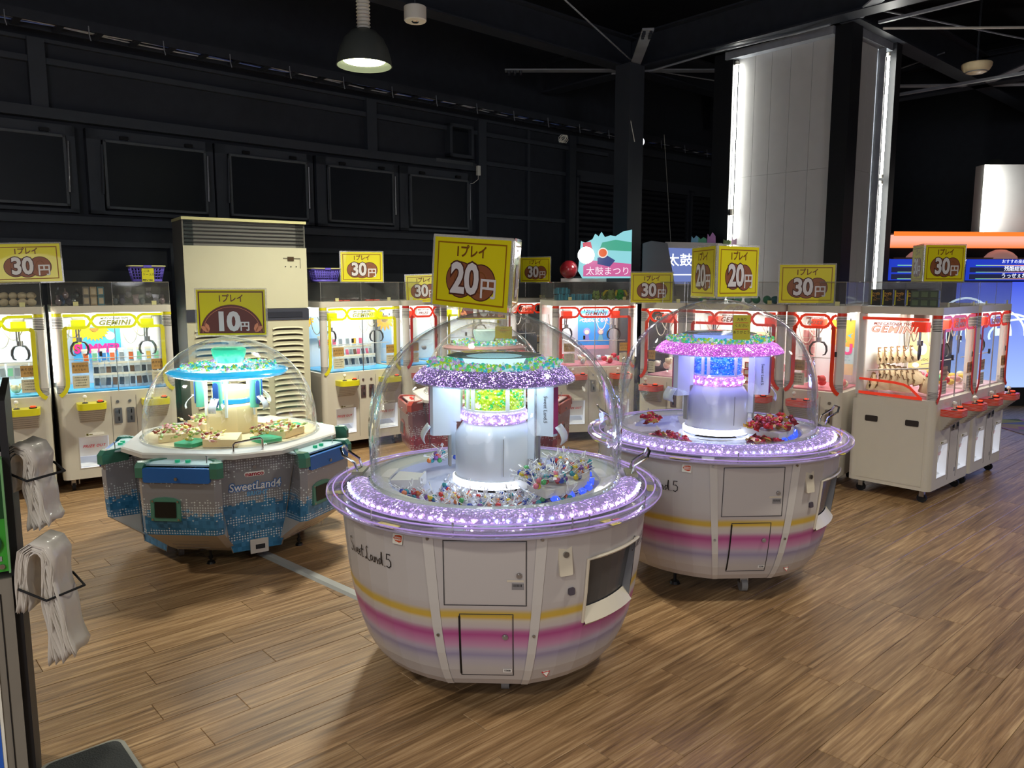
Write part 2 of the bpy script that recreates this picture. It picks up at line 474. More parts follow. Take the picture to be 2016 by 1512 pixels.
# top-hung windows painted over
def window(k, u0, u1, z0=2.27, z1=3.02):
    f = MB()
    t = .09
    for (a, b_, c, d) in ((u0 - .03, u1 + .03, z1 - t, z1), (u0 - .03, u1 + .03, z0, z0 + .03), (u0 - .03, u0 + t, z0, z1), (u1 - .04, u1 + .03, z0, z1)):
        f.box(a, b_, WV - .09, WV - .003, c, d)
    wn = struct('window_%d' % k, f, DARK2, M=RM)
    s = MB(); a, b_, c, d = u0 + .10, u1 - .05, z0 + .05, z1 - .09; q = .022
    for r in ((a, b_, d - q, d), (a, b_, c, c + q), (a, a + q, c, d), (b_ - q, b_, c, d)): s.box(r[0], r[1], WV - .12, WV - .085, r[2], r[3])
    obj('sash', s, mat('sash_grey_paint', '#5a5f63', .45, wear=.2), wn)
    p = MB(); p.box(a + q, b_ - q, WV - .105, WV - .095, c + q, d - q); obj('pane', p, PANE, wn)
    for x in (a - .012, b_ + .012):
        g = MB(); g.cyl((x, WV - .13, d - .05), (x - .02, WV - .16, c + .12), .009, n=6); obj('window_stay', g, STEEL if x > a else DARK2, wn)
    for x in (a + .18, b_ - .16):
        g = MB(); g.box(x - .035, x + .035, WV - .125, WV - .09, d + .015, d + .045); obj('hinge', g, BLACK, wn)
for k, (a, b_) in enumerate(((.55, 1.80), (1.95, 3.02), (3.10, 4.10), (4.20, 5.20), (5.28, 6.32))): window(k + 1, a, b_)
# small ventilation hatch high on the wall
h = MB()
for r in ((5.98, 6.36, 3.20, 3.24), (5.98, 6.36, 3.56, 3.60), (5.98, 6.02, 3.2, 3.6), (6.32, 6.36, 3.2, 3.6)): h.box(r[0], r[1], WV - .12, WV - .003, r[2], r[3])
hv = struct('window_6', h, DARK2, M=RM)
h = MB(); h.box(6.02, 6.32, WV - .06, WV - .04, 3.24, 3.56); obj('pane', h, PANE, hv)
h = MB(); h.box(5.78, 6.36, WV - .1, WV - .003, 3.12, 3.16); obj('sill', h, mat('sash_grey_paint', '#5a5f63'), hv)
# steel shutters right of the windows
SH = mat('shutter_paint', '#20232c', .5, wear=.15)
for k, (a, b_) in enumerate(((8.35, 11.0), (11.15, 14.0))):
    s = MB(); s.box(a - .05, a, WV - .08, WV - .003, 0, 3.15); s.box(b_, b_ + .05, WV - .08, WV - .003, 0, 3.15); s.box(a, b_, WV - .1, WV - .003, 3.1, 3.18)
    d = struct('door_%d' % (k + 1), s, DARK2, M=RM)
    prof = MB(); prof.box(a, b_, WV - .055, WV - .045, .02, .06)
    sl = MB()
    vs = [(a, WV - .03, 0), (b_, WV - .03, 0), (b_, WV - .055, .02), (a, WV - .055, .02), (b_, WV - .055, .06), (a, WV - .055, .06), (b_, WV - .03, .078), (a, WV - .03, .078)]
    sl.add(vs, [(0, 1, 2, 3), (3, 2, 4, 5), (5, 4, 6, 7)])
    sm = sl.mesh('shutter_slat', SH)
    for q in range(21):
        put('shutter_slat', sm, d, Matrix.Translation((0, 0, 1.45 + q * .079)))
# power box with cord on the wall
b = thing('outlet_box', 'small white outlet box with a dangling cord, high on the black wall', 'outlet box')
b.matrix_world = RM @ Matrix.Translation((6.40, WV - .14, 3.0))
g = MB(); g.prism(rrect(.05, .12, .008), 0, .03, UP @ Matrix.Translation((0, .06, 0))); obj('cover', g, PAPER, b)
g = MB(); g.tube([(0, -.01, 0), (-.01, -.02, -.05), (-.08, -.01, -.10), (-.12, 0, -.11)], .004, 6); obj('cord', g, PAPER, b)

# ---- ceiling
c = MB(); c.box(-5, 15, -9, 8, 5.2, 5.25)
CEIL = mat('black_ceiling_paint', '#1d2025', .8, wear=.2)
ceil = struct('ceiling', c, CEIL, M=RM)
STB = mat('black_steel_paint', '#30343c', .42, wear=.3)
STL = mat('grey_steel_flange', '#8b9098', .42, wear=.3)
ZB = 4.2
def ibeam(u0, v0, u1, v1, z, h=.34, fw_=.20, name='beam', m=STB):
    A = Vector((u0, v0, 0)); B = Vector((u1, v1, 0)); L = (B - A).length; ang = math.atan2(v1 - v0, u1 - u0)
    b = MB(); M = FR((u0, v0, z), ang)
    b.box(0, L, -fw_ / 2, fw_ / 2, 0, .018, M); b.box(0, L, -fw_ / 2, fw_ / 2, h - .018, h, M); b.box(0, L, -.008, .008, .018, h - .018, M)
    return obj(name, b, m, ceil)
P1 = (7.44, 6.13); P2 = (7.86, 3.68)
ibeam(7.66, -8.5, 7.66, 7.8, ZB, .40, .22)
ibeam(-4.8, 6.3, 7.6, 6.3, ZB, .36, .20); ibeam(7.7, 6.3, 14.5, 6.3, ZB, .36, .20)
ibeam(7.8, 3.7, 14.5, 3.7, ZB, .36, .20); ibeam(1.2, -8.5, 1.2, 7.8, ZB + .05, .36, .18)
ibeam(11.6, -8.5, 11.6, 7.8, ZB, .36, .20)
for v in (-1.5, 1.0, 3.4): ibeam(-4.8, v, 7.5, v, 4.62, .2, .10, 'joist')
for u in (-2.6, -.7, 3.1, 5.2, 9.6, 13.2): ibeam(u, -8.5, u, 7.8, 4.88, .16, .08, 'purlin')
for (a, b_) in (((7.66, 6.3), (6.55, 5.2)), ((7.66, 6.3), (8.9, 5.2)), ((7.66, 6.3), (6.5, 7.35)), ((7.66, 6.3), (8.8, 7.4)), ((7.86, 3.7), (6.8, 2.6)), ((11.6, 3.7), (10.3, 2.3)), ((11.6, 3.7), (12.8, 2.4)), ((11.6, 3.7), (10.3, 5.0))):
    g = MB(); A = Vector((*a, ZB + .02)); B = Vector((*b_, ZB + .02)); d = (B - A); M = FR(A, math.atan2(d.y, d.x)); g.box(.1, d.length, -.06, .06, -.012, .004, M)
    obj('brace_plate', g, STL, ceil)
    for q in range(6):
        g = MB(); M2 = M @ Matrix.Translation((d.length - .05 - .055 * (q % 3) * 1.3, (-.035 if q < 3 else .035), -.03)); g.lathe([(.0, -.02), (.016, -.02), (.018, .018), (0, .018)], 6, M=M2); obj('bolt', g, STB, ceil)
for (a, b_) in (((7.6, 6.2, 4.25), (.9, 3.6, 4.45)), ((7.6, 6.3, 4.25), (12.5, 5.9, 4.5)), ((1.2, 6.3, 4.3), (7.5, 3.7, 4.6)), ((3.5, 6.3, 4.9), (5.4, 3.0, 5.0)), ((8.0, 3.5, 4.3), (14.0, 1.8, 4.4)), ((10, 3.6, 4.3), (12, 7.5, 4.3))):
    g = MB(); g.tube([a, b_], .009, 6); obj('tie_rod', g, STL, ceil)
# grey conduit strips under beams on the right
g = MB(); g.box(7.98, 8.02, -3, 3.5, ZB - .03, ZB - .005); obj('conduit', g, STL, ceil)
g = MB(); g.box(10.2, 10.25, -1, 5.5, 3.95, 3.98); obj('conduit', g, STL, ceil)
g = MB(); g.tube([(8.1, 3.5, 4.15), (8.5, 3.0, 4.12), (9.3, 2.6, 4.2), (10.2, 2.4, 4.5)], .012, 6); obj('cable', g, PAPER, ceil)
g = MB(); g.tube([(7.5, 6.5, 4.19), (7.66, 6.0, 4.16), (7.60, 5.0, 4.17), (7.7, 4.2, 4.18), (7.6, 3.8, 4.15)], .012, 6); obj('cable', g, STL, ceil)
g = MB(); g.tube([(7.35, 6.0, 3.3), (7.32, 6.1, 3.75), (7.36, 6.1, 3.78)], .006, 5); obj('cable', g, PAPER, ceil)
# ladder cable tray along the back wall
tr = thing('cable_tray', 'long black ladder tray carrying blue and white cables high along the back wall', 'cable tray')
tr.matrix_world = RM
for v in (7.42, 7.66):
    g = MB(); g.box(-4.5, 13, v - .01, v + .01, 3.74, 3.82); obj('side_rail', g, STB, tr)
rg = MB(); rg.box(-.025, .025, 7.42, 7.66, 3.742, 3.762); rgm = rg.mesh('rung', STB)
for q in range(58): put('rung', rgm, tr, Matrix.Translation((-4.3 + q * .30, 0, 0)))
for q in range(5):
    g = MB(); pts = []
    for i in range(60): pts.append((-4.5 + i * .296, 7.46 + q * .04 + .012 * math.sin(i * 1.3 + q), 3.775 + .012 * math.sin(i * .9 + q * 2)))
    g.tube(pts, .008, 5); obj('cable', g, mat('blue_cable', '#6f8ce0', .45) if q % 2 else mat('white_cable', '#c0c6d0', .5), tr)
for q in range(29):
    g = MB(); u = -4.1 + q * .6; g.tube([(u, 7.41, 3.78), (u, 7.40, 3.70), (u + .01, 7.40, 3.66)], .005, 4); obj('cable_tie', g, STL, tr)

# ---- steel posts
def post(name, u0, u1, v0, v1, z1, m):
    b = MB(); b.box(u0, u1, v0, v1, 0, z1); return struct(name, b, m, M=RM)
PST = mat('dark_blue_grey_post', '#3a3e45', .4, wear=.1)
P1b = post('trim_1', 7.30, 7.57, 6.05, 6.27, ZB, PST)
g = MB(); g.box(7.16, 7.30, 6.04, 6.06, 0, ZB)
t = MB(); t.ball((7.585, 6.10, 3.34), .05, 10, 8); 
wb = obj('wall_lamp_globe', t, emat('globe_lamp', '#f4f6ff', .9), None, M=RM); tag(wb, 'small round white globe fixed to the side of the slim dark post', 'lamp')
# ---- white clad tower with light tubes
TWC = mat('white_cladding_sheet', '#c4c4c2', .42, spec=.5, wear=.05, bump=.28, bscale=3.2)
tw = struct('wall_tower', MB().box(7.93, 8.85, 3.80, 4.95, 0, ZB + .3), DARK, M=RM)
def sheet(face, a0, a1, z0, z1):
    b = MB()
    if face == 'v': b.box(7.905, 7.93, a0 + .0015, a1 - .0015, z0 + .001, z1 - .001)
    else: b.box(a0 + .0015, a1 - .0015, 3.775, 3.80, z0 + .001, z1 - .001)
    obj('cladding_sheet', b, TWC, tw)
vs_ = [3.86, 4.12, 4.36, 4.58, 4.78, 4.985]
for a, b_ in zip(vs_, vs_[1:]): sheet('v', a, b_, 0, 2.83); sheet('v', a, b_, 2.83, 4.12)
us_ = [8.06, 8.42, 8.64]
for a, b_ in zip(us_, us_[1:]): sheet('u', a, b_, 0, 2.83); sheet('u', a, b_, 2.83, 4.12)
post('trim_2', 7.84, 8.06, 3.68, 3.86, ZB, mat('black_corner_post', '#15171c', .5))
post('trim_3', 7.84, 8.02, 5.02, 5.26, ZB, mat('black_corner_post', '#15171c', .5))
post('trim_4', 8.84, 8.98, 3.66, 3.80, ZB, mat('black_corner_post', '#15171c', .5))
b = MB(); b.box(7.80, 7.93, 3.86, 5.1, 4.12, 4.20); b.box(8.06, 8.9, 3.70, 3.80, 4.12, 4.20); obj('top_flange', b, STL, tw)
TUBE = emat('white_light_tube', '#f8f8ee', 26)
def ltube(u, v, z0, z1, lab, grp=None):
    t = thing('light_tube', lab, 'tube light', group=grp); t.matrix_world = RM @ Matrix.Translation((u, v, 0))
    g = MB(); g.cyl((0, 0, z0 + .03), (0, 0, z1 - .03), .013, n=10); obj('glowing_tube', g, TUBE, t)
    for z in (z0, z1 - .035):
        g = MB(); g.cyl((0, 0, z), (0, 0, z + .035), .02, n=10); obj('socket', g, PAPER, t)
ltube(7.885, 5.0, 2.45, 4.1, 'upper white light tube on the left edge of the broad silver tower face', )
ltube(7.885, 5.0, .8, 2.45, 'lower white light tube on the left edge of the broad silver tower face')
for k, (z0, z1, q) in enumerate(((2.78, 4.08, 'upper'), (1.45, 2.75, 'lower'))):
    ltube(8.74, 3.70, z0, z1, q + ' bare light tube standing out from the right edge of the narrow tower face')
g = MB(); g.box(8.66, 8.68, 3.70, 3.775, 0, 4.12); obj('edge_strip', g, STL, tw)
g = MB(); g.cyl((8.69, 3.765, .8), (8.69, 3.765, 4.1), .012, n=8); obj('glowing_strip', g, TUBE, tw)
# real lamps carried by the tubes (the tubes themselves are thin)
for (u, v, z, tgt) in ((7.87, 4.985, 2.45, (7.84, 3.0, 2.45)), (8.72, 3.72, 2.45, (7.0, 3.70, 2.45))):
    p = uv(u, v, z); q = uv(tgt[0], tgt[1], tgt[2])
    lamp('tower_tube_light', 'AREA', p, 5, (1, .99, .95), .05, q, sizey=3.2).data.size = .06

# ---- ceiling fixtures
def pendant(name, lab, loc, s=1.0, energy=None, power=5):
    t = thing(name, lab, 'pendant lamp', loc)
    pr = [(.205, 0), (.20, .05), (.18, .12), (.145, .19), (.095, .24), (.055, .255)]
    g = MB(); g.lathe([(a * s, z * s) for a, z in pr] + [(0, .262 * s)], 36); g.lathe([((a - .004) * s, z * s) for a, z in pr][::-1] , 36); g.lathe([(.205 * s, 0), (.209 * s, -.004), (.201 * s, -.004), (.201 * s, 0)], 36)
    obj('shade', g, mat('dark_green_grey_shade', '#4f5450', .45), t)
    g = MB(); g.lathe([(.045 * s, .262 * s), (.045 * s, .50 * s), (.03 * s, .52 * s), (0, .52 * s)], 20); obj('heat_sink', g, PAPER, t)
    for q in range(9):
        g = MB(); g.lathe([(.045 * s, (.275 + q * .025) * s), (.053 * s, (.278 + q * .025) * s), (.045 * s, (.286 + q * .025) * s)], 20); obj('cooling_fin', g, PAPER, t)
    g = MB(); g.lathe([(0, .03 * s), (.155 * s, .03 * s), (.17 * s, .05 * s), (.10 * s, .20 * s), (0, .22 * s)], 30); obj('reflector', g, emat(name + '_glow', '#f0f4c0', power), t)
    g = MB(); g.cyl((0, 0, .5 * s), (0, 0, 5.15 - loc[2]), .011, n=8); obj('stem', g, PAPER, t)
    if energy: lamp('pendant_light', 'SPOT', (loc[0], loc[1], loc[2] - .02), energy, (1.0, .97, .80), .17, (loc[0], loc[1], 0), 142)
    return t
pendant('pendant_lamp', 'dark bell-shaped pendant lamp glowing pale yellow over the left machines', (-1.11, 6.05, 3.27), 1.0, 430, 7)
pendant('pendant_lamp', 'far small pendant lamp seen edge-on above the glowing orange sign band', (8.3, 14.0 - .5, 3.42), 1.5, 260, 3)
t = thing('ceiling_camera', 'round white drum fixture hanging under the ceiling beside the pendant lamp', 'ceiling fixture', (-.71, 5.95, 3.55))
g = MB(); g.lathe([(0, 0), (.075, 0), (.082, .008), (.082, .10), (.075, .105), (0, .105)], 28); obj('housing', g, PAPER, t)
g = MB(); g.lathe([(0, -.006), (.022, -.006), (.03, .001)], 16); obj('lens', g, CHROME, t)
g = MB(); g.cyl((0, 0, .10), (0, 0, 1.6), .01, n=6); obj('stem', g, STB, t)
t = thing('smoke_alarm', 'shallow cream dome alarm on the ceiling right of the silver tower', 'ceiling fixture', (5.2, 9.0, 4.02))
g = MB(); g.lathe([(0, -.05), (.08, -.045), (.13, -.015), (.15, .02), (.155, .05), (.15, .06), (0, .06)], 30); obj('housing', g, CREAM, t)
g = MB(); g.lathe([(.10, -.036), (.105, -.040), (.11, -.030)], 30); obj('vent_ring', g, GREY, t)
g = MB(); g.cyl((0, 0, .06), (0, 0, 1.1), .012, n=6); obj('stem', g, STB, t)

# wires
t = MB(); t.tube([uv(9.1, 6.9, 3.72), uv(8.95, 6.7, 2.9), uv(8.8, 6.5, 2.05)], .004, 5); tag(obj('hanging_wire', t, PAPER), 'thin white wire dropping from the cable tray to the lit drum game', 'wire')
t = MB(); P = []
for i in range(40):
    a = i * .9; P.append(uv(7.05 + .07 * math.cos(a) + i * .001, 6.9, 3.42 + .05 * math.sin(a * 1.1)))
t.tube(P, .004, 4); tag(obj('coiled_cable', t, PAPER), 'loose white coil of cable hanging left of the slim dark post', 'cable')

# floor conduit between the two candy machines
def conduit(p, q, lab):
    A = Vector(p); B = Vector(q); d = B - A; t = thing('floor_conduit', lab, 'cable duct', A, math.atan2(d.y, d.x)); L = d.length
    n = max(1, round(L / 1.0))
    for i in range(n):
        g = MB(); a, b_ = i * L / n + .001, (i + 1) * L / n - .001
        s_ = [(-.035, 0), (-.022, .014), (.022, .014), (.035, 0)]
        g.add([(a, y, z) for y, z in s_] + [(b_, y, z) for y, z in s_], [(0, 1, 5, 4), (1, 2, 6, 5), (2, 3, 7, 6), (3, 0, 4, 7), (0, 3, 2, 1), (4, 5, 6, 7)])
        obj('duct_cover', g, mat('grey_duct_cover', '#a7a9a8', .35), t)
conduit((-1.65, 4.66, 0), (-.62, 3.72, 0), 'flat grey cable duct on the floor running to the nearest candy machine')
conduit((-1.45, 6.75, 0), (-.05, 5.40, 0), 'flat pale cable duct on the floor seen through the nearest clear dome')

# ---- far right: lit sign band, screens, silver wall
FV = Vector((5.0, 10.0, 0))
fa = R(4)
far = thing('music_game_booth', 'row of glowing blue music game screens under an orange lit band', 'arcade booth', FV, fa)
def fbox(name, x0, x1, y0, y1, z0, z1, m, par=far): return obj(name, MB().box(x0, x1, y0, y1, z0, z1), m, par)
def hgrad(name, a, b_, es, axis='z', lo=0, hi=1):
    m = mat(name, '#101010', .5, emis='#ffffff', es=es, wear=0); n, l = nt(m); b = n['Principled BSDF']
    tc = [x for x in n if x.type == 'TEX_COORD'][0]; sp = n.new('ShaderNodeSeparateXYZ'); l.new(tc.outputs['Object'], sp.inputs[0])
    mr = n.new('ShaderNodeMapRange'); mr.inputs[1].default_value = lo; mr.inputs[2].default_value = hi; l.new(sp.outputs['XYZ'.index(axis.upper())], mr.inputs[0])
    cr = n.new('ShaderNodeValToRGB'); cr.color_ramp.elements[0].color = lin(a); cr.color_ramp.elements[1].color = lin(b_); l.new(mr.outputs[0], cr.inputs[0]); l.new(cr.outputs[0], b.inputs['Emission Color'])
    return m
fbox('booth_body', -.05, 3.2, .35, .9, 0, 2.30, DGREY)
fbox('light_band', -.02, 3.2, .18, .34, 2.10, 2.27, hgrad('orange_band_light', '#ff7a3a', '#f0a894', .95, 'z', 2.10, 2.20))
fbox('band_edge', -.02, 3.2, .17, .18, 2.255, 2.31, emat('orange_edge_light', '#ff7a2e', .9))
fbox('band_shadow_gap', -.05, 3.2, .2, .36, 1.96, 2.10, BLACK)
SCR = emat('blue_screen', '#2038b8', .8)
for k, x in enumerate((-.05, 1.02)):
    sc = fbox('ranking_screen', x, x + .98, .17, .22, 1.68, 1.96, SCR)
    g = MB()
    for j in range(2):
        zz = 1.86 - j * .09
        g.box(x + .02, x + .97, .160, .169, zz - .075, zz - .01)
    obj('list_row', g, emat('list_row_dark', '#1c1f3c', .9), sc)
    g = MB()
    for j in range(3): g.box(x + .1, x + .97, .158, .168, 1.872 - j * .088, 1.880 - j * .088)
    obj('row_rule', g, hgrad('rainbow_rule_%d' % k, '#35d0a0', '#ff5a7a', 1.0, 'x', x, x + 1), sc)
    g = MB()
    g.text('おすすめ楽曲ランキング', .055, x + .52, 1.915, UP, z=-.155 * -1)
    g.text('残酷総歌', .07, x + .40, 1.825, UP, z=-.150 * -1, bold=.01)
    g.text('うっせぇわ', .07, x + .40, 1.735, UP, z=-.150 * -1, bold=.01)
    obj('list_text', g, emat('list_text_white', '#e8ecff', 1.0), sc).location = (0, 0, 0)
    g = MB(); g.lathe([(0, 0), (.25, 0), (.24, .03), (.19, .08), (.11, .12), (0, .135)], 24, M=Matrix.Translation((x + .45, .28, 1.96))); obj('screen_dome', g, mat('pale_red_dome', '#b98a86', .4, emis='#c09088', es=.25), far)
fbox('top_shelf', -.05, 3.2, .1, .24, 1.955, 1.975, mat('brown_shelf', '#7a5a48', .5))
b = fbox('game_wall_panel', .9, 3.0, .16, .2, .25, 1.66, hgrad('blue_game_wall', '#a8c4ff', '#3c50d8', .85, 'z', .2, 1.7))
for (cx, cz, r) in ((1.15, 1.25, .03), (1.35, 1.24, .03), (1.5, 1.0, .05), (1.45, 1.35, .025)): obj('round_light', MB().prism(circ(r, 18, cx, cz), 0, .01, UP @ Matrix.Translation((0, 0, -.155))), emat('white_round_light', '#e8f0ff', 1.3), b)
g = MB()
for k in range(5):
    P = [(1.0 + .45 * math.cos(a) + k * .2, .13 + .0, .95 + (.5 - k * .07) * math.sin(a)) for a in [i * .16 for i in range(22)]]
    g.tube(P, .014, 5)
obj('light_swirl', g, emat('pale_swirl_light', '#cfe4ff', 1.4), b)
fbox('kick_panel', .9, 3.0, .15, .3, 0, .25, DGREY)
# far silver wall with its own tube
sw = struct('wall_right_far', MB().box(6.33, 8.5, 10.6, 10.8, 2.3, 3.22), TWC)
g = MB(); g.cyl((6.34, 10.55, 2.32), (6.34, 10.55, 3.2), .022, n=8); tg = obj('light_tube', g, TUBE); tag(tg, 'short white light tube at the far silver wall right of the frame edge', 'tube light')
lamp('far_tube_light', 'AREA', (6.36, 10.45, 2.75), 5, (1, 1, .96), .06, (6.9, 10.5, 2.75), sizey=.9)
cp = MB(); cp.box(5.6, 9.5, 7.6, 9.2, .001, .008)
m = mat('patterned_carpet', '#5b4a52', .9); n, l = nt(m); vo = n.new('ShaderNodeTexVoronoi'); vo.inputs['Scale'].default_value = 3.5
tc = [x for x in n if x.type == 'TEX_COORD'][0]; l.new(tc.outputs['Object'], vo.inputs['Vector']); hs = n.new('ShaderNodeHueSaturation'); hs.inputs['Saturation'].default_value = .6; hs.inputs['Value'].default_value = .5
l.new(vo.outputs['Color'], hs.inputs['Color']); l.new(hs.outputs[0], n['Principled BSDF'].inputs['Base Color'])
tag(obj('carpet', cp, m), 'colourful patterned carpet on the floor behind the right-hand crane machines', 'carpet')
# ================================================================== PRICE SIGNS
SY = mat('sign_yellow_paper', '#e2d71a', .35, coat=.4, wear=.02)
SBR = mat('sign_brown_print', '#7a4a1a', .4, wear=.03)
COIN = mat('copper_coin_print', '#8c5537', .4, wear=.15)
COINR = mat('dark_coin_outline', '#4f2c22', .4)
NUM = mat('sign_white_numeral', '#d9d6d6', .4, wear=.02)
LAM = clear('sign_laminate', (.97, .97, .95), .5, .05, .25, (.85, .84, .8))
OCH = mat('sign_ochre_frame', '#9a6a10', .4)
DKR = mat('sign_maroon_print', '#6a3a34', .4, wear=.04)
LEAF = mat('sign_leaf_print', '#d98a66', .4)
def sign_face(kind, W, H, par, M, front=True):
    """printed sheet standing in the XZ plane of M, facing local -Y, centred on x, base at z=0"""
    T = M @ UP
    def part(name, mb, m): return obj(name, mb, m, par)
    part('laminate', MB().prism(rrect(W + .022, H + .022, .004, 2, 0, H / 2), -.001, .001, T), LAM)
    part('printed_sheet', MB().prism([(-W / 2, 0), (W / 2, 0), (W / 2, H), (-W / 2, H)], .0012, .002, T), SY)
    def frame(i, w, m, z=.0026):
        b = MB(); a, c, d, e = -W / 2 + i, W / 2 - i, i, H - i
        for (x0, x1, y0, y1) in ((a, c, d, d + w), (a, c, e - w, e), (a, a + w, d + w, e - w), (c - w, c, d + w, e - w)):
            b.add([(x0, y0, z), (x1, y0, z), (x1, y1, z), (x0, y1, z)], [(0, 1, 2, 3)], T)
        part('printed_border', b, m)
    if kind == '10':
        frame(W * .025, W * .018, DKR)
        b = MB(); cx, r = 0, W * .455; pts = [(r * math.cos(a), H * .05 + r * .0 + (H * .62) * math.sin(a)) for a in [math.pi * i / 28 for i in range(29)]]
        pts = [(x, max(y, H * .05)) for x, y in pts]
        part('coin_arc', b.flat(pts, .003, T), DKR)
        b = MB(); b.strokes([[(x * .93, H * .05 + (y - H * .05) * .92) for x, y in pts]], W * .006, T, z=.0034); part('arc_line', b, LEAF)
        b = MB(); b.text('10', H * .56, -W * .06, H * .28, T, z=.004, bold=.05, space=.95); part('numeral', b, NUM)
        b = MB(); b.text('円', H * .22, W * .19, H * .18, T, z=.004, bold=.03); part('yen_mark', b, NUM)
        for s in (-1, 1):
            b = MB()
            for (a0, L) in ((75, .22), (40, .22)):
                a0 = R(a0); ox = s * W * .34
                pts = [(ox + s * (math.cos(a0) * t * H * L - math.sin(a0) * q), H * .06 + math.sin(a0) * t * H * L + math.cos(a0) * q) for t, q in ((0, 0), (.3, .013 * W / .4), (.7, .013 * W / .4), (1, 0), (.7, -.010 * W / .4), (.3, -.010 * W / .4))]
                if s < 0: pts = pts[::-1]
                b.flat(pts, .0036, T)
            part('leaf_print', b, LEAF)
        b = MB(); b.text('1プレイ', H * .19, 0, H * .80, T, z=.003, bold=.015, sx=.85); part('caption', b, DKR)
    else:
        frame(W * .045, W * .016, OCH)
        rr = H * .25
        xs = (-.13, .14) if kind == '20' else (-.17, 0, .19)
        for i, x in enumerate(xs):
            cx, cy = W * x, H * (.40 - .02 * (i % 2))
            part('coin', MB().prism(circ(rr * 1.06, 32, cx, cy), .0022, .0026 + i * .0004, T), COINR)
            part('coin', MB().prism(circ(rr, 32, cx, cy), .0026, .0030 + i * .0004, T), COIN)
            b = MB(); b.strokes([[(cx + rr * .42 * math.cos(a), cy + rr * .6 * math.sin(a)) for a in [i_ * .45 for i_ in range(15)]]], .004 * W / .4, T, z=.0032 + i * .0004); part('coin_relief', b, SBR)
        b = MB(); b.text(kind, H * .60, -W * .07, H * .40, T, z=.0046, bold=.035, sx=.86, space=.98); b2 = MB(); b2.text(kind, H * .60, -W * .07, H * .40, T, z=.0042, bold=.075, sx=.86, space=.98)
        part('numeral_shadow', b2, COINR); part('numeral', b, NUM)
        b = MB(); b.text('円', H * .31, W * .245, H * .29, T, z=.0046, bold=.02); part('yen_mark', b, NUM)
        b = MB(); b.text('1プレイ', H * .19, 0, H * .80, T, z=.003, bold=.03, sx=.85); part('caption', b, SBR)
def sign_single(kind, W, H, loc, rz, label, tilt=0, roll=0):
    t = thing('price_sign', label, 'price sign', loc, rz, None, tilt, roll)
    sign_face(kind, W, H, t, Matrix())
    obj('backing_card', MB().prism(rrect(W, H, .003, 2, 0, H / 2), -.004, -.0015, UP), PAPER, t)
    return t
def sign_prism(kind, W, H, loc, rz, label, roll=0, kinds=None, tilt=0):
    t = thing('price_sign', label, 'price sign', loc, rz, None, tilt, roll)
    ap = W / 2 / math.sqrt(3) + .006
    for k in range(3):
        M = Matrix.Rotation(R(120 * k), 4, 'Z') @ Matrix.Translation((0, -ap, 0))
        sign_face(kind, W * .97, H, t, M)
    for k in range(3):
        a = R(120 * k - 30); rr = W / math.sqrt(3) + .003
        obj('corner_fold', MB().cyl((rr * math.cos(a), rr * math.sin(a), 0), (rr * math.cos(a), rr * math.sin(a), H), .006, n=8), clear('fold_plastic', (.95, .95, .92), .9, .1, .25, (.9, .9, .85)), t)
    return t

# ================================================================== ROUND WHITE CANDY CRANE (lit rim, dome, canopy)
def body_mat():
    m = mat('candy_machine_shell', '#bdb8b6', .36, spec=.5, wear=.03); n, l = nt(m); b = n['Principled BSDF']
    tc = [x for x in n if x.type == 'TEX_COORD'][0]; sp = n.new('ShaderNodeSeparateXYZ'); l.new(tc.outputs['Object'], sp.inputs[0])
    ns = n.new('ShaderNodeTexNoise'); ns.inputs['Scale'].default_value = 2.5; l.new(tc.outputs['Object'], ns.inputs['Vector'])
    md = n.new('ShaderNodeMath'); md.operation = 'MULTIPLY_ADD'; md.inputs[1].default_value = .02; l.new(ns.outputs['Fac'], md.inputs[0]); l.new(sp.outputs['Z'], md.inputs[2])
    cr = n.new('ShaderNodeValToRGB'); e = cr.color_ramp.elements
    base = lin('#c2bdbb')
    stops = [(.20, base), (.235, lin('#b9b4be')), (.262, lin('#9c95b4')), (.285, lin('#b5a9bb')), (.305, lin('#c493b3')), (.335, lin('#bd6f9f')), (.352, lin('#b04f8c')), (.366, lin('#b56a98')), (.385, lin('#c2b6b8')), (.412, lin('#c8c0b2')), (.425, lin('#cfab45')), (.442, lin('#c9ac52')), (.46, lin('#bdb6b4')), (.5, base)]
    while len(e) < len(stops): e.new(.5)
    for i, (p, c) in enumerate(stops): e[i].position = p; e[i].color = c
    l.new(md.outputs[0], cr.inputs[0]); l.new(cr.outputs[0], b.inputs['Base Color'])
    return m
SHELL = body_mat()
RP = [(.10, .528), (.13, .552), (.18, .577), (.26, .604), (.37, .628), (.47, .642), (.61, .655), (.70, .662), (.765, .667)]
def rprof(z):
    for (z0, r0), (z1, r1) in zip(RP, RP[1:]):
        if z <= z1: t = (z - z0) / (z1 - z0); return r0 + (r1 - r0) * max(0, t)
    return RP[-1][1]
def half(z): return R(17.0 + (z - .1) / .665 * 3.2)
def rad(th, z):
    """outer radius at angle th (0 = the service panel facing the player's aisle)"""
    r = rprof(z); h = half(z)
    d = (th + math.pi / 3) % (2 * math.pi / 3) - math.pi / 3
    if abs(d) < h: return r * math.cos(h) / math.cos(d)
    return r
def sp(th, z, out=0.0):
    r = rad(th, z) + out
    return (r * math.sin(th), -r * math.cos(th), z)
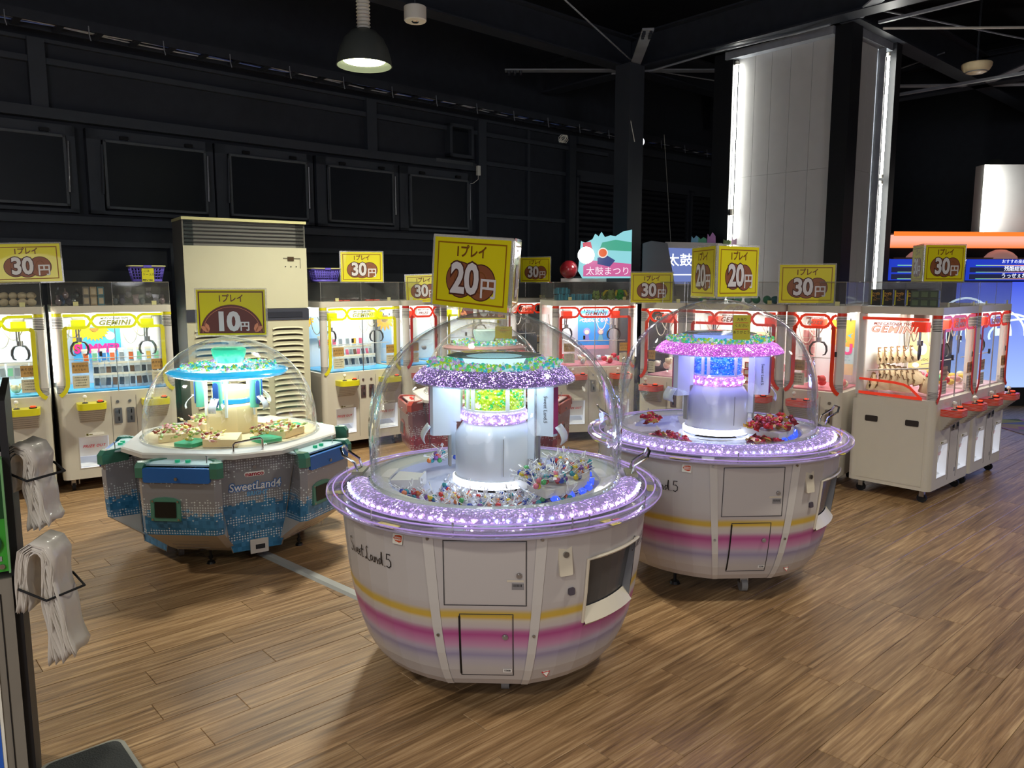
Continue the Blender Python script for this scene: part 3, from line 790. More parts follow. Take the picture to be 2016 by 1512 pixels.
SCRIPT = [  # hand-lettered 'Sweet Land.5', strokes in letter units
    [(.62, 1.55), (.45, 1.68), (.2, 1.62), (.08, 1.38), (.2, 1.1), (.5, .9), (.68, .62), (.6, .25), (.3, .06), (.05, .2)],
    [(.85, .8), (.95, .25), (1.08, .12), (1.25, .6), (1.38, .15), (1.55, .3), (1.68, .8)],
    [(1.7, .42), (2.0, .55), (2.02, .78), (1.84, .82), (1.74, .45), (1.9, .12), (2.15, .2)],
    [(2.18, .42), (2.48, .55), (2.5, .78), (2.32, .82), (2.22, .45), (2.38, .12), (2.6, .2)],
    [(2.92, 1.5), (2.82, .8), (2.8, .3), (2.95, .1), (3.1, .22)], [(2.6, .95), (3.2, 1.02)],
    [(4.05, 1.5), (3.9, 1.62), (3.78, 1.4), (3.85, .7), (3.7, .2), (3.5, .1), (3.45, .25), (3.75, .3), (4.1, .08), (4.35, .12)],
    [(4.75, .72), (4.55, .8), (4.4, .5), (4.5, .15), (4.68, .3), (4.8, .78), (4.82, .3), (4.95, .12), (5.05, .25)],
    [(5.1, .8), (5.15, .12), (5.2, .5), (5.38, .8), (5.5, .6), (5.52, .12), (5.68, .15)],
    [(6.1, .72), (5.9, .8), (5.76, .5), (5.85, .12), (6.05, .3), (6.25, 1.6), (6.22, .9), (6.24, .2), (6.38, .12)],
    [(6.55, .1), (6.6, .1), (6.62, .15)],
    [(7.45, 1.55), (6.98, 1.55), (6.92, .95), (7.2, 1.02), (7.45, .8), (7.42, .3), (7.15, .06), (6.85, .2)]]
def gem_ring(mb_list, n, r0, r1, z, zr, rg, rr=rnd):
    for _ in range(n):
        a = rr.random() * 2 * math.pi; r = r0 + (r1 - r0) * rr.random()
        rr.choice(mb_list).gem((r * math.cos(a), r * math.sin(a), z + rr.random() * zr), rg * (.75 + .5 * rr.random()), rz=rr.random() * 6)
GEMC = [mat('gem_' + c, h, .08, spec=1, trans=.35, emis=h, es=.30, wear=.2, coat=1) for c, h in (('green', '#58c47c'), ('lime', '#a9c93c'), ('aqua', '#35b4c4'), ('lilac', '#b79ac8'), ('clear', '#c8dcd8'))]  # emission paints the light reaching the gems from below into their colour
def candy_round(name, loc, rz, label, rimglow, ringcol, drum, lift=0.0, logo=True, bandcol='#a070e0'):
    t = thing(name, label, 'candy crane game', loc, rz)
    # --- shell: three flat service panels between three bowed panels
    ths = set()
    for c in (0, 120, 240):
        for d in (-60, -52, -44, -36, -28): ths.add(c + d); ths.add(c - d)
    fixed = sorted(ths)
    zs = [.10, .13, .18, .26, .37, .47, .61, .70, .765]
    win = (36, 65)                      # prize window on the bowed panel right of the service panel
    def grid(secs, zlist, name, m, out=0.0, hole=None, off=(0, 0)):
        b = MB()
        for i in range(len(secs) - 1):
            for j in range(len(zlist) - 1):
                if hole and hole[0] <= i < hole[1] and hole[2] <= j < hole[3]: continue
                q = [secs[i](zlist[j]), secs[i + 1](zlist[j]), secs[i + 1](zlist[j + 1]), secs[i](zlist[j + 1])]
                b.add([sp(a, z, out) for a, z in zip(q, (zlist[j], zlist[j], zlist[j + 1], zlist[j + 1]))], [(0, 1, 2, 3)])
        return obj(name, b, m, t, smooth=40)
    zf = sorted(set(zs + [.20, .44, .49, .72]))
    for k in range(3):
        c = R(120 * k)
        # flat panel with two door openings (doors are inset panels)
        fl_ = [lambda z, s=s, c=c: c + s * half(z) * .86 for s in (-1, -.35, 0, .35, 1)]
        grid(fl_, zs, 'service_panel', SHELL)
        for s in (-1, 1):
            st = [lambda z, q=q, s=s, c=c: c + s * half(z) * q for q in ((.84, 1.0) if s > 0 else (1.0, .84))]
            tr = grid(st, zs, 'edge_trim', PLAS, .004)
            for z in (.725, .34):
                a = c + s * half(z) * .92; p = Vector(sp(a, z, .004)); q = Vector(sp(a, z, .010))
                obj('screw', MB().cyl(p, q, .006, n=8), STEEL, tr)
        if k == 0 or True:
            M = Matrix.Rotation(c, 4, 'Z')
            def fp(x, z, o=0.0):  # point on the flat, x along the panel
                d = rprof(z) * math.cos(half(z)) + o
                return M @ Vector((x, -d, z))
            def door(name, x0, x1, z0, z1, m, thick=.003):
                b = MB(); zz = sorted([z0, z1] + [z for z in zs if z0 < z < z1]); n_ = len(zz); vs = []
                for z in zz:
                    e_ = .0005 if z in (z0, z1) else thick
                    vs += [fp(x0, z, .0005), fp(x0 + .003, z, e_ + .001), fp(x1 - .003, z, e_ + .001), fp(x1, z, .0005)]
                zz2 = [zz[0] + .003] + zz[1:-1] + [zz[-1] - .003]; vs = []
                for i, z in enumerate(zz2): vs += [fp(x0, z, .0005), fp(x0 + .003, z, thick + .001), fp(x1 - .003, z, thick + .001), fp(x1, z, .0005)]
                b.add(vs, [(4 * i + j, 4 * i + j + 1, 4 * i + j + 5, 4 * i + j + 4) for i in range(n_ - 1) for j in range(3)])
                d = obj(name, b, m, t)
                g = MB(); w = .0035
                for (a, b_, c_, e) in [(x0 - w, x1 + w, z1, z1 + w), (x0 - w, x1 + w, z0 - w, z0)] + [q_ for p0, p1 in zip(zz, zz[1:]) for q_ in ((x0 - w, x0, p0, p1), (x1, x1 + w, p0, p1))]:
                    g.add([fp(a, c_, .0012), fp(b_, c_, .0012), fp(b_, e, .0012), fp(a, e, .0012)], [(0, 1, 2, 3)])
                obj('door_gap', g, mat('dark_panel_gap', '#3c3a3c', .6), d)
                return d
            def lock(x, z, par):
                n_ = (fp(x, z, .02) - fp(x, z, 0)).normalized(); p = fp(x, z, .004)
                obj('key_lock', MB().cyl(p, p + n_ * .006, .011, n=16).cyl(p + n_ * .006, p + n_ * .009, .007, n=12), STEEL, par)
            d1 = door('upper_door', -.152, .150, .465, .715, SHELL)
            lock(.125, .585, d1)
            b = MB(); b.add([fp(.098, .53, .0065), fp(.142, .53, .0065), fp(.142, .555, .0065), fp(.098, .555, .0065)], [(0, 1, 2, 3)]); obj('serial_sticker', b, mat('grey_sticker', '#8a888a', .5), d1)
            b = MB(); [b.add([fp(.102 + i * .005, .541, .0072), fp(.1045 + i * .005, .541, .0072), fp(.1045 + i * .005, .551, .0072), fp(.102 + i * .005, .551, .0072)], [(0, 1, 2, 3)]) for i in range(7)]; obj('serial_bars', b, DGREY, d1, kind='stuff')
            b = MB(); b.add([fp(.08, .560, .0065), fp(.142, .560, .0065), fp(.142, .568, .0065), fp(.08, .568, .0065)], [(0, 1, 2, 3)]); obj('name_strip', b, PLASB, d1)
            d2 = door('lower_door', -.096, .100, .155, .425, SHELL)
            g = MB(); [g.add([fp(-.102, p0, .003), fp(-.095, p0, .003), fp(-.095, p1, .003), fp(-.102, p1, .003)], [(0, 1, 2, 3)]) for p0, p1 in zip((.16, .18, .26, .37), (.18, .26, .37, .42))]; obj('door_hinge_slot', g, BLACK, d2)
            lock(.072, .335, d2)
            b = MB(); b.add([fp(.062, .172, .0065), fp(.096, .172, .0065), fp(.096, .190, .0065), fp(.062, .190, .0065)], [(0, 1, 2, 3)]); obj('white_sticker', b, WHITE, d2)
            b = MB(); b.text('5208', .012, 0, 0, bold=.02, fn=lambda p: fp(.079 + p[0], .181 + p[1], .0072)); obj('sticker_text', b, DGREY, d2)
        # bowed panel to the right of this service panel
        c2 = R(120 * k + 60)
        lo, hi = R(120 * k), R(120 * k + 120)
        A = [lambda z, lo=lo: lo + half(z)] + [lambda z, a=R(120 * k + d): a for d in (27, 36, 46, 56, 65, 74, 84, 93)] + [lambda z, hi=hi: hi - half(z)]
        grid(A, zs, 'bowed_panel', SHELL, 0, (2, 5, 4, 6) if k != 2 else None)
        th0, th1, z0, z1 = R(120 * k + 36), R(120 * k + 65), .37, .61
        N = 6
        if k != 2:
         b = MB()
         for i in range(N):
            a, a2 = th0 + (th1 - th0) * i / N, th0 + (th1 - th0) * (i + 1) / N
            for (z, s) in ((z0, 1), (z1, -1)):
                b.add([sp(a, z), sp(a2, z), sp(a2, z, -.13), sp(a, z, -.13)], [(0, 1, 2, 3)])
            b.add([sp(a, z0, -.13), sp(a2, z0, -.13), sp(a2, z1, -.13), sp(a, z1, -.13)], [(0, 1, 2, 3)])
         for a in (th0, th1): b.add([sp(a, z0), sp(a, z0, -.13), sp(a, z1, -.13), sp(a, z1)], [(0, 1, 2, 3)])
         wd_ = obj('prize_window', b, mat('window_recess', '#6f7074', .6), t)
         b = MB()
         for i in range(N):
             a, a2 = th0 + (th1 - th0) * i / N, th0 + (th1 - th0) * (i + 1) / N
             b.add([sp(a, z0 + .01, -.035), sp(a2, z0 + .01, -.035), sp(a2, z1, -.02), sp(a, z1, -.02)], [(0, 1, 2, 3)])
         obj('smoked_flap', b, mat('smoked_grey_flap', '#4a4b4e', .22, spec=.6), wd_)
         b = MB(); b.tube([sp(th0 - .01, z0 - .01, .004), sp(th0 - .012, (z0 + z1) / 2, .006), sp(th0 - .01, z1 + .01, .006)] + [sp(th0 + (th1 - th0) * i / 8, z1 + .012, .008) for i in range(1, 9)], .0065, 6)
         obj('window_trim', b, PLASB, wd_)
         b = MB()
         for i in range(N):
             a, a2 = th0 + (th1 - th0) * i / N, th0 + (th1 - th0) * (i + 1) / N
             P = [sp(a, z0 + .035, -.03), sp(a2, z0 + .035, -.03), sp(a2, z0 - .015, .016), sp(a, z0 - .015, .016), sp(a2, z0 - .03, .002), sp(a, z0 - .03, .002)]
             b.add(P, [(0, 1, 2, 3), (3, 2, 4, 5)])
         obj('window_sill', b, PLASB, wd_)
        # coin plate with lock left of the window
        def on(mb, th, zc, w, h, o=.002, th_=.004):
            M2 = Matrix.Translation(sp(th, zc, o)) @ Matrix.Rotation(th, 4, 'Z') @ Matrix.Rotation(R(-7), 4, 'X') @ UP
            mb.prism(rrect(w, h, .006, 3), -.004, th_, M2); return M2
        b = MB(); th = R(120 * k + 26.5); M2 = on(b, th, .645, .055, .135); cp_ = obj('coin_plate', b, PLASB, t)
        obj('key_lock', MB().prism(circ(.011, 16, .0, .012), .004, .012, M2), STEEL, cp_)
        b = MB(); on(b, R(120 * k + 29.5), .505, .026, .028, .004, .0045); obj('small_sticker', b, mat('dark_sticker', '#4c4550', .5), t)
        b = MB(); M3 = Matrix.Translation(sp(R(120 * k + 23.5), .155, .003)) @ Matrix.Rotation(R(120 * k + 23.5), 4, 'Z') @ Matrix.Rotation(R(-14), 4, 'X') @ UP
        b.flat([(0, -.016), (.018, .006), (.013, .016), (-.013, .016), (-.018, .006)], 0, M3); st_ = obj('warning_sticker', b, RED, t)
        b = MB(); b.flat([(0, -.012), (.013, .003), (-.013, .003)], .001, M3); b.box(-.012, .012, .006, .008, .001, .0012, M3); obj('sticker_face', b, PAPER, st_)
        # maker's oval mark and lettering on the left half of the bowed panel
        thl = R(120 * k + 120 - 28)
        if logo:
            b = MB(); M4 = Matrix.Translation(sp(thl - R(1.5), .705, .004)) @ Matrix.Rotation(thl, 4, 'Z') @ Matrix.Rotation(R(-7), 4, 'X') @ UP
            b.prism(rrect(.046, .038, .004), 0, .0008, M4); lg = obj('maker_badge', b, PAPER, t)
            b = MB(); b.flat([(-.020, .003), (-.012, .013), (.008, .016), (.019, .014), (.019, -.008), (.008, -.012), (-.010, -.008)][::-1], .0016, M4); obj('badge_flame', b, mat('badge_orange', '#c8491f', .4), lg)
            b = MB(); b.text('BANDAI', .008, .001, .006, M4, z=.0024, bold=.04); b.text('NAMCO', .008, .001, -.002, M4, z=.0024, bold=.04); obj('badge_text', b, PAPER, lg)
            sc_ = .0365; a0 = R(120 * k + 120 - 59.5)
            b = MB(); b.strokes(SCRIPT, .13, fn=lambda p: sp(a0 + p[0] * sc_ / .60, .575 - (p[0] * .0) + p[1] * sc_ * 1.0, .0035)); obj('script_lettering', b, mat('logo_ink', '#26242a', .5), t, kind='stuff')
        for d in (-44, -22, 22, 44):
            a = c2 + R(d); obj('screw', MB().cyl(sp(a, .742, 0), sp(a, .742, .006), .006, n=8), STEEL, t)
    # --- plinth and feet
    obj('plinth', MB().lathe([(0, .105), (.47, .105), (.51, .13)], 36), DGREY, t)
    for k in range(6):
        a = R(60 * k + 40); p = (.36 * math.cos(a), .36 * math.sin(a))
        if k % 2: 
            g = MB(); g.cyl((p[0], p[1], .0 - lift), (p[0], p[1], .015 - lift), .03, .022, 14).cyl((p[0], p[1], .015 - lift), (p[0], p[1], .11), .009, n=8); obj('levelling_foot', g, BLACK, t)
        else:
            g = MB(); g.cyl((p[0] - .016, p[1], .038 - lift), (p[0] + .016, p[1], .038 - lift), .038, n=18); w_ = obj('caster', g, GREY, t)
            g = MB(); g.box(p[0] - .022, p[0] + .022, p[1] - .02, p[1] + .02, .05 - lift, .11); obj('caster_fork', g, STEEL, w_)
    # --- clear flange round the top with glowing edges
    FLG = clear('flange_acrylic', (.90, .88, .94), .6, .08, .10, (.75, .70, .85))
    obj('clear_flange', MB().lathe([(.630, .752), (.722, .762), (.730, .772), (.728, .786), (.66, .790)], 96), FLG, t)
    g = MB()
    for (r_, z_) in ((.727, .772), (.700, .789), (.662, .790)): g.tube([(r_ * math.cos(a), r_ * math.sin(a), z_) for a in [2 * math.pi * i / 96 for i in range(96)]], .0028, 6, closed=True)
    obj('edge_glow', g, emat('purple_edge_glow', '#b898e4', .7), t, kind='stuff')
    obj('flange_base', MB().lathe([(.50, .75), (.715, .755), (.715, .748), (.50, .745)], 96), mat('lilac_shelf', '#a8a0b4', .35), t)
    for a in (-38, -9, 27, 33, 62, 84, 150, 200, 260):
        ar = R(a - 90); g = MB(); g.cyl((.700 * math.cos(ar), .700 * math.sin(ar), .758), (.700 * math.cos(ar), .700 * math.sin(ar), .806), .0035, n=6); obj('flange_pin', g, STEEL, t)
    # yellow and red printed notes lying under the flange
    for k in range(3):
        for (d, w_, h_, m_) in ((88, .10, .05, YEL), (28, .04, .022, MAGENTA), (34, .035, .022, DGREY), (45, .045, .024, RED), (-78, .05, .09, YEL)):
            a = R(120 * k + d); g = MB(); M2 = Matrix.Rotation(a, 4, 'Z') @ Matrix.Translation((0, -.690, .7585)); g.prism(rrect(w_, h_ * .9, .004), 0, .001, M2); obj('printed_note', g, m_, t)
    # --- crackled ring of light
    RG = glitter('rim_glitter_' + ringcol.strip('#'), '#8d80a4', ringcol, 2.6, .14, 150, .66)
    obj('light_ring', MB().lathe([(.634, .778), (.632, .795), (.620, .810), (.598, .819), (.572, .820), (.553, .812)], 90, -172 - math.degrees(rz), -8 - math.degrees(rz)), RG, t)
    obj('ring_base', MB().lathe([(.636, .775), (.622, .792), (.556, .806)], 96), mat('lilac_shelf', '#a8a0b4', .35), t)
    lm = MB().ball((0, 0, 0), .0052, 8, 6).mesh('led', emat('rim_led_lilac', '#f0d4ff', 15)); lb = MB().ball((0, 0, 0), .005, 8, 6).mesh('led', emat('rim_led_blue', '#b8ccff', 12))
    for q in range(44):
        a = R(-171 + q * 162 / 43) - rz; put('led', lm if (q // 7) % 3 else lb, t, Matrix.Translation((.636 * math.cos(a), .636 * math.sin(a), .794)))
    # --- play deck
    obj('deck_ring', MB().lathe([(.556, .812), (.545, .806), (.50, .803), (.468, .800), (.46, .792)], 96), mat('deck_grey', '#bdbdb4', .35, coat=.3), t)
    obj('candy_pit', MB().lathe([(.46, .792), (.45, .760), (.40, .742), (.12, .742)], 72), mat('pit_lilac_grey', '#b7b9cc', .3), t)
    for (a, nm) in ((8, 'prize_chute'), (176, 'prize_chute'), (92, 'prize_chute')):
        M2 = Matrix.Rotation(R(a + rz * 0), 4, 'Z'); g = MB()
        g.prism([(.33, -.06), (.455, -.085), (.455, .085), (.33, .06)], .742, .790, M2); g.prism([(.455, -.085), (.50, -.07), (.50, .07), (.455, .085)], .795, .803, M2); g.box(.322, .33, -.06, .06, .742, .80, M2)
        obj(nm, g, PLAS, t)
    tray = MB(); tray.prism([(.16 * math.cos(R(a)), .16 * math.sin(R(a))) for a in range(-60, 22, 8)][::-1] + [(.42 * math.cos(R(a)), .42 * math.sin(R(a))) for a in range(-60, 22, 8)], .800, .832)
    tray2 = obj('upper_tray', tray, PLAS, t); tray2.rotation_euler.z = R(2)
    for q in range(7):
        a = R(-54 + 12 * q) ; g = MB(); g.gem((.425 * math.cos(a), .425 * math.sin(a), .79), .022, rz=q); o_ = obj('blue_crystal', g, mat('blue_crystal', '#3a5ce0', .1, spec=1, emis='#3a5cff', es=.7), tray2)
    # --- column
    obj('column_housing', MB().lathe([(.178, .816), (.172, .822)], 48).lathe([(.172, .820), (.172, 1.0), (.135, 1.055), (.0, 1.055)], 48), mat('column_white', '#cdd2dc', .3, coat=.4, wear=.02), t)
    obj('housing_seam', MB().box(.045, .047, -.169, -.165, .84, 1.0), GREY, t)
    obj('base_light', MB().lathe([(.178, .782), (.185, .788), (.185, .810), (.178, .816)], 48), emat('column_base_led', '#dfeaff', 5.5), t)
    obj('base_flange', MB().lathe([(.215, .742), (.21, .768), (.178, .772)], 48), clear('frosted_flange', (.9, .92, .95), .5, .08, .4, (.85, .88, .95)), t)
    BG = glitter('band_glitter_' + bandcol.strip('#'), '#9a80b0', bandcol, 5, .45, 130, .6)
    obj('glitter_band', MB().lathe([(.137, 1.052), (.144, 1.06), (.144, 1.098), (.137, 1.105)], 56), BG, t)
    g = MB()
    for q in range(18): a = R(q * 20 + 8); g.ball((.146 * math.cos(a), .146 * math.sin(a), 1.072), .0065, 8, 6)
    obj('band_lights', g, emat('band_led', '#f6d8ff', 14), t, kind='stuff')
    dcol, dglow = drum
    DM = glitter('drum_gems_' + dcol.strip('#'), dcol, dcol, 1.3, .32, 60, .45)
    obj('gem_drum', MB().lathe([(.122, 1.10), (.122, 1.235)], 48), DM, t)
    gl = [MB(), MB()]
    for q in range(520):
        a = rnd.random() * 2 * math.pi; gl[rnd.random() < .35].gem((.121 * math.cos(a), .121 * math.sin(a), 1.110 + rnd.random() * .118), .0105, rz=rnd.random() * 6)
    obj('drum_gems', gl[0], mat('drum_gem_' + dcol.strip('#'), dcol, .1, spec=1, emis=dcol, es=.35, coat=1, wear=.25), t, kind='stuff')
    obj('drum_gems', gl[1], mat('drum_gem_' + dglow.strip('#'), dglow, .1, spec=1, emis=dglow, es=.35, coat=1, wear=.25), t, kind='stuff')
    obj('drum_window', MB().lathe([(.131, 1.105), (.131, 1.235)], 48), clear('drum_acrylic'), t)
    fr = MB().lathe([(.129, 1.098), (.136, 1.10), (.136, 1.112), (.129, 1.114)], 48)
    obj('drum_frame', fr, PLAS, t)
    for a in (-130, -62, 10, 80, 150, 215):
        ar = R(a); g = MB(); M2 = Matrix.Rotation(ar, 4, 'Z'); g.box(.126, .137, -.008, .008, 1.105, 1.235, M2); obj('drum_mullion', g, PLAS, t)
    # --- canopy
    CG = glitter('canopy_glitter_' + bandcol.strip('#'), '#5c4c86' if bandcol == '#a070e0' else '#8a2aa0', bandcol, 8, .10 if bandcol == '#a070e0' else .42, 260, .68)
    obj('canopy_skirt', MB().lathe([(.335, 1.235), (.352, 1.240), (.345, 1.255), (.315, 1.285), (.285, 1.297)], 96), CG, t)
    obj('canopy_underside', MB().lathe([(.335, 1.236), (.13, 1.238), (0, 1.238)][::-1], 64), mat('canopy_white', '#dfe6ea', .4), t)
    obj('canopy_light', MB().lathe([(.155, 1.232), (.185, 1.230), (.24, 1.230), (.25, 1.234)][::-1], 64), emat('canopy_cool_light' + bandcol[1:], '#cfeeff' if bandcol == '#a070e0' else '#8c8cff', 7), t)
    obj('canopy_lip', MB().tube([(.349 * math.cos(a), .349 * math.sin(a), 1.236) for a in [2 * math.pi * i / 80 for i in range(80)]], .004, 6, closed=True), clear('lip_acrylic', (.9, .92, .95), .9, .2, .25, (.85, .8, .95)), t)
    obj('gem_tray', MB().lathe([(.285, 1.296), (.20, 1.29), (.12, 1.29)], 64), mat('tray_pale', '#cfe4e4', .3), t)
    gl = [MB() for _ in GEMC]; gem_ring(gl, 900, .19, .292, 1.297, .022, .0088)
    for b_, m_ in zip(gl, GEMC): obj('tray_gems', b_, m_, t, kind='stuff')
    obj('lantern', MB().lathe([(.12, 1.29), (.14, 1.33), (.12, 1.335)], 48), emat('lantern_cyan', '#a8e0ee', 1.4) if bandcol == '#a070e0' else emat('lantern_blue', '#7a90e8', 1.2), t)
    obj('top_disc', MB().lathe([(0, 1.352), (.17, 1.348), (.205, 1.340), (.17, 1.337), (.12, 1.336)], 64), clear('smoke_disc', (.75, .82, .8), .6, .08, .3, (.45, .5, .48)), t)
    # --- crane arms
    AW = mat('arm_pale_blue_white', '#cfd8e2', .35)
    for k, a in enumerate((-16, 100, 196)):
        M2 = Matrix.Rotation(R(a), 4, 'Z')
        am = obj('crane_arm', MB().box(.165, .195, -.045, -.022, .90, 1.235, M2), AW, t)
        obj('arm_housing', MB().prism([(.20, -.03), (.275, -.03), (.285, .0), (.275, .03), (.20, .03)], 1.0, 1.225, M2), AW, am)
        obj('housing_stripe', MB().prism([(.276, -.0295), (.283, -.010), (.288, -.001), (.284, -.001), (.272, -.029)], 1.01, 1.21, M2), mat('arm_magenta', '#a0336e', .35), am)
        b = MB(); b.text('Sweet Land.5', .022, 0, 0, M2 @ Matrix.Translation((.2395, -.032, 1.115)) @ UP @ Matrix.Rotation(R(-90), 4, 'Z'), z=0); obj('arm_lettering', b, DGREY, am)
        obj('slide_rail', MB().box(.195, .205, -.018, .018, .86, 1.0, M2), GREY, am)
        g = MB(); P = []
        for s in (-.048, .048):
            for i in range(7): u = i / 6; P.append((.29 + .03 * math.sin(u * 2.2) , s, 1.045 - .075 * u))
        g.add(P, [(i, i + 1, 8 + i, 7 + i) for i in range(6)] , M2); g.box(.24, .27, -.006, .006, 1.03, 1.04, M2)
        so = obj('scoop', g, AW, am)
        so.modifiers.new('thickness', 'SOLIDIFY').thickness = .004
    for a in (178, 60):
        M2 = Matrix.Rotation(R(a), 4, 'Z'); obj('side_pillar', MB().box(.145, .185, -.035, .035, 1.05, 1.235, M2), AW, t)
    # --- dome
    prof = [(.540, .808), (.540, .95), (.533, 1.05), (.519, 1.13), (.492, 1.21), (.455, 1.28), (.40, 1.35), (.335, 1.41), (.262, 1.455), (.185, 1.49), (.10, 1.518), (.03, 1.526), (0, 1.526)]
    def smooth_prof(p, n=4):
        out = []
        for i in range(len(p) - 1):
            p0 = p[max(i - 1, 0)]; p1 = p[i]; p2 = p[i + 1]; p3 = p[min(i + 2, len(p) - 1)]
            for j in range(n):
                t_ = j / n; out.append(tuple(.5 * (2 * p1[d] + (p2[d] - p0[d]) * t_ + (2 * p0[d] - 5 * p1[d] + 4 * p2[d] - p3[d]) * t_ ** 2 + (-p0[d] + 3 * p1[d] - 3 * p2[d] + p3[d]) * t_ ** 3) for d in (0, 1)))
        return out + [p[-1]]
    pr = smooth_prof(prof)
    dome = obj('dome', MB().lathe(pr, 96), ACRD, t, smooth=60)
    obj('dome_foot', MB().lathe([(.545, .808), (.554, .812), (.550, .822), (.541, .826)], 96), ACRE, dome)
    for s in (0, 1):       # seams and lens-shaped door edges on both sides
        M2 = Matrix.Rotation(R(180 * s - 2) - rz, 4, 'Z')
        P = [(r_ + .004, 0, z_) for r_, z_ in pr if r_ > .12]
        obj('dome_seam', MB().tube([M2 @ Vector(p) for p in P], [.004 + .010 * max(0, math.sin(min(1, max(0, (z_ - .85) / .62)) * math.pi)) for r_, q, z_ in P], 8), ACRE, dome)
        g = MB(); N = 14
        for q, off in ((0, .004), (1, -.018)):
            vs = []
            for i in range(N + 1):
                u = i / N; z_ = .835 + .37 * u; w_ = .042 * math.sin(math.pi * u) ** .7 + .003
                rr_ = .54 if z_ < 1.05 else .54 - (z_ - 1.05) * .14
                vs += [(rr_ + off, -w_, z_), (rr_ + off + .014, 0, z_), (rr_ + off, w_, z_)]
            g.add(vs, [f for i in range(N) for f in ((3 * i, 3 * i + 1, 3 * i + 4, 3 * i + 3), (3 * i + 1, 3 * i + 2, 3 * i + 5, 3 * i + 4))], M2)
        obj('access_door_edge', g, ACRE, dome)
        g = MB(); hx = .600
        P = [(hx, -.045, .82), (hx + .002, -.045, .865), (hx + .045, -.045, .90), (hx + .05, -.03, .925), (hx + .05, .03, .925), (hx + .045, .045, .90), (hx + .002, .045, .865), (hx, .045, .82)]
        obj('chrome_handle', g.tube([M2 @ Vector((x + (z - .82) * .25, y, z)) for x, y, z in P], .0062, 8), CHROME, t)
        obj('handle_bracket', MB().box(.575, .625, -.06, .06, .815, .828, M2), mat('bracket_olive', '#8a866c', .4), t)
    return t

SL1 = (-.077, 3.33, 0); A1 = R(-2)
candy_round('candy_crane_machine', SL1, A1, 'nearest round white candy crane with yellow-green gem drum and lilac lit rim', None, '#a878f0', ('#a8c020', '#2fae4a'))
SL2 = (1.165, 4.33, .03); A2 = R(3)
candy_round('candy_crane_machine', SL2, A2, 'round white candy crane behind on the right with blue gem drum and magenta canopy', None, '#a47cf4', ('#1c78e8', '#1560d0'), lift=.03, bandcol='#d030e0')

# lamps inside the machines (their canopy and column LEDs)
def inner(loc, r, z, e, col):
    lamp('canopy_led_light', 'AREA', (loc[0], loc[1], loc[2] + z), e, col, r * 2, (loc[0], loc[1], 0))
inner(SL1, .15, 1.225, 2.2, (.80, .93, 1.0)); inner(SL2, .15, 1.225, 2.6, (.50, .50, 1.0))

# ---- lollipops
def pop_mesh(name, wrap):
    m = [mat('wrapper_' + name, wrap, .25, coat=.5, wear=.25), WHITE, clear('wrapper_tail', (.95, .95, .97), .4, .08, .35, (.9, .9, .95))]
    b = MB(); b.ball((0, 0, 0), .0125, 9, 7, k=0); b.cyl((0, 0, .010), (0, 0, .068), .0017, n=5, k=1)
    b.add([(-.010, 0, .014), (.010, .002, .014), (.016, -.002, .032), (-.014, .003, .030), (0, .010, .030), (0, -.011, .032), (0, 0, .012)], [(0, 1, 2, 3), (6, 4, 3), (6, 5, 2)], k=2)
    b.prism(rrect(.009, .016, .002, 1, .006, .062), -.0004, .0004, Matrix.Rotation(R(90), 4, 'X') , k=2)
    return b.mesh('lollipop', m, 50)
POPS = [('blue', '#2340a0'), ('red', '#c02a2a'), ('orange', '#d0702c'), ('teal', '#1f8a96'), ('purple', '#6a3a8a'), ('yellow', '#d8c02c'), ('pink', '#d0687e'), ('green', '#3f9a54')]
PM = {n_: pop_mesh(n_, c) for n_, c in POPS}
def spot_words(a, a0, a1, r, r0, r1):
    u = (a - a0) / (a1 - a0)
    side = ('near the left end', 'left of the middle', 'right of the middle', 'near the right end')[min(3, int(u * 4))]
    return side, ('by the column' if (r - r0) / (r1 - r0) < .55 else 'by the outer edge')
def scatter_pops(n, r0, r1, a0, a1, z, zr, base, where, grp, seed):
    rr = random.Random(seed)
    for _ in range(n):
        a = R(a0 + (a1 - a0) * rr.random()); r = math.sqrt(r0 * r0 + (r1 * r1 - r0 * r0) * rr.random())
        nm = rr.choices([p[0] for p in POPS], (6, 4, 4, 4, 2, 2, 2, 1))[0]
        o = put('lollipop', PM[nm]); o.location = (base[0] + r * math.sin(a), base[1] - r * math.cos(a), base[2] + z + .013 + zr * rr.random() ** 1.4)
        o.rotation_euler = (rr.uniform(-1.25, 1.25), rr.uniform(-1.25, 1.25), rr.random() * 6.3)
        sd, rw_ = spot_words(math.degrees(a), a0, a1, r, r0, r1)
        tag(o, '%s lollipop %s, %s %s' % (nm, where, sd, rw_), 'lollipop', '%s lollipops %s, %s %s' % (nm, grp, sd, rw_))
scatter_pops(150, .22, .435, -66, 62, .742, .035, SL1, 'in nearest front pit', 'in the front pit', 3)
scatter_pops(100, .22, .42, 24, 92, .832, .04, SL1, 'on nearest raised tray', 'on the raised tray', 4)
scatter_pops(16, .36, .44, 196, 240, .80, .02, SL1, 'at back left of nearest dome', 'at the back left', 5)

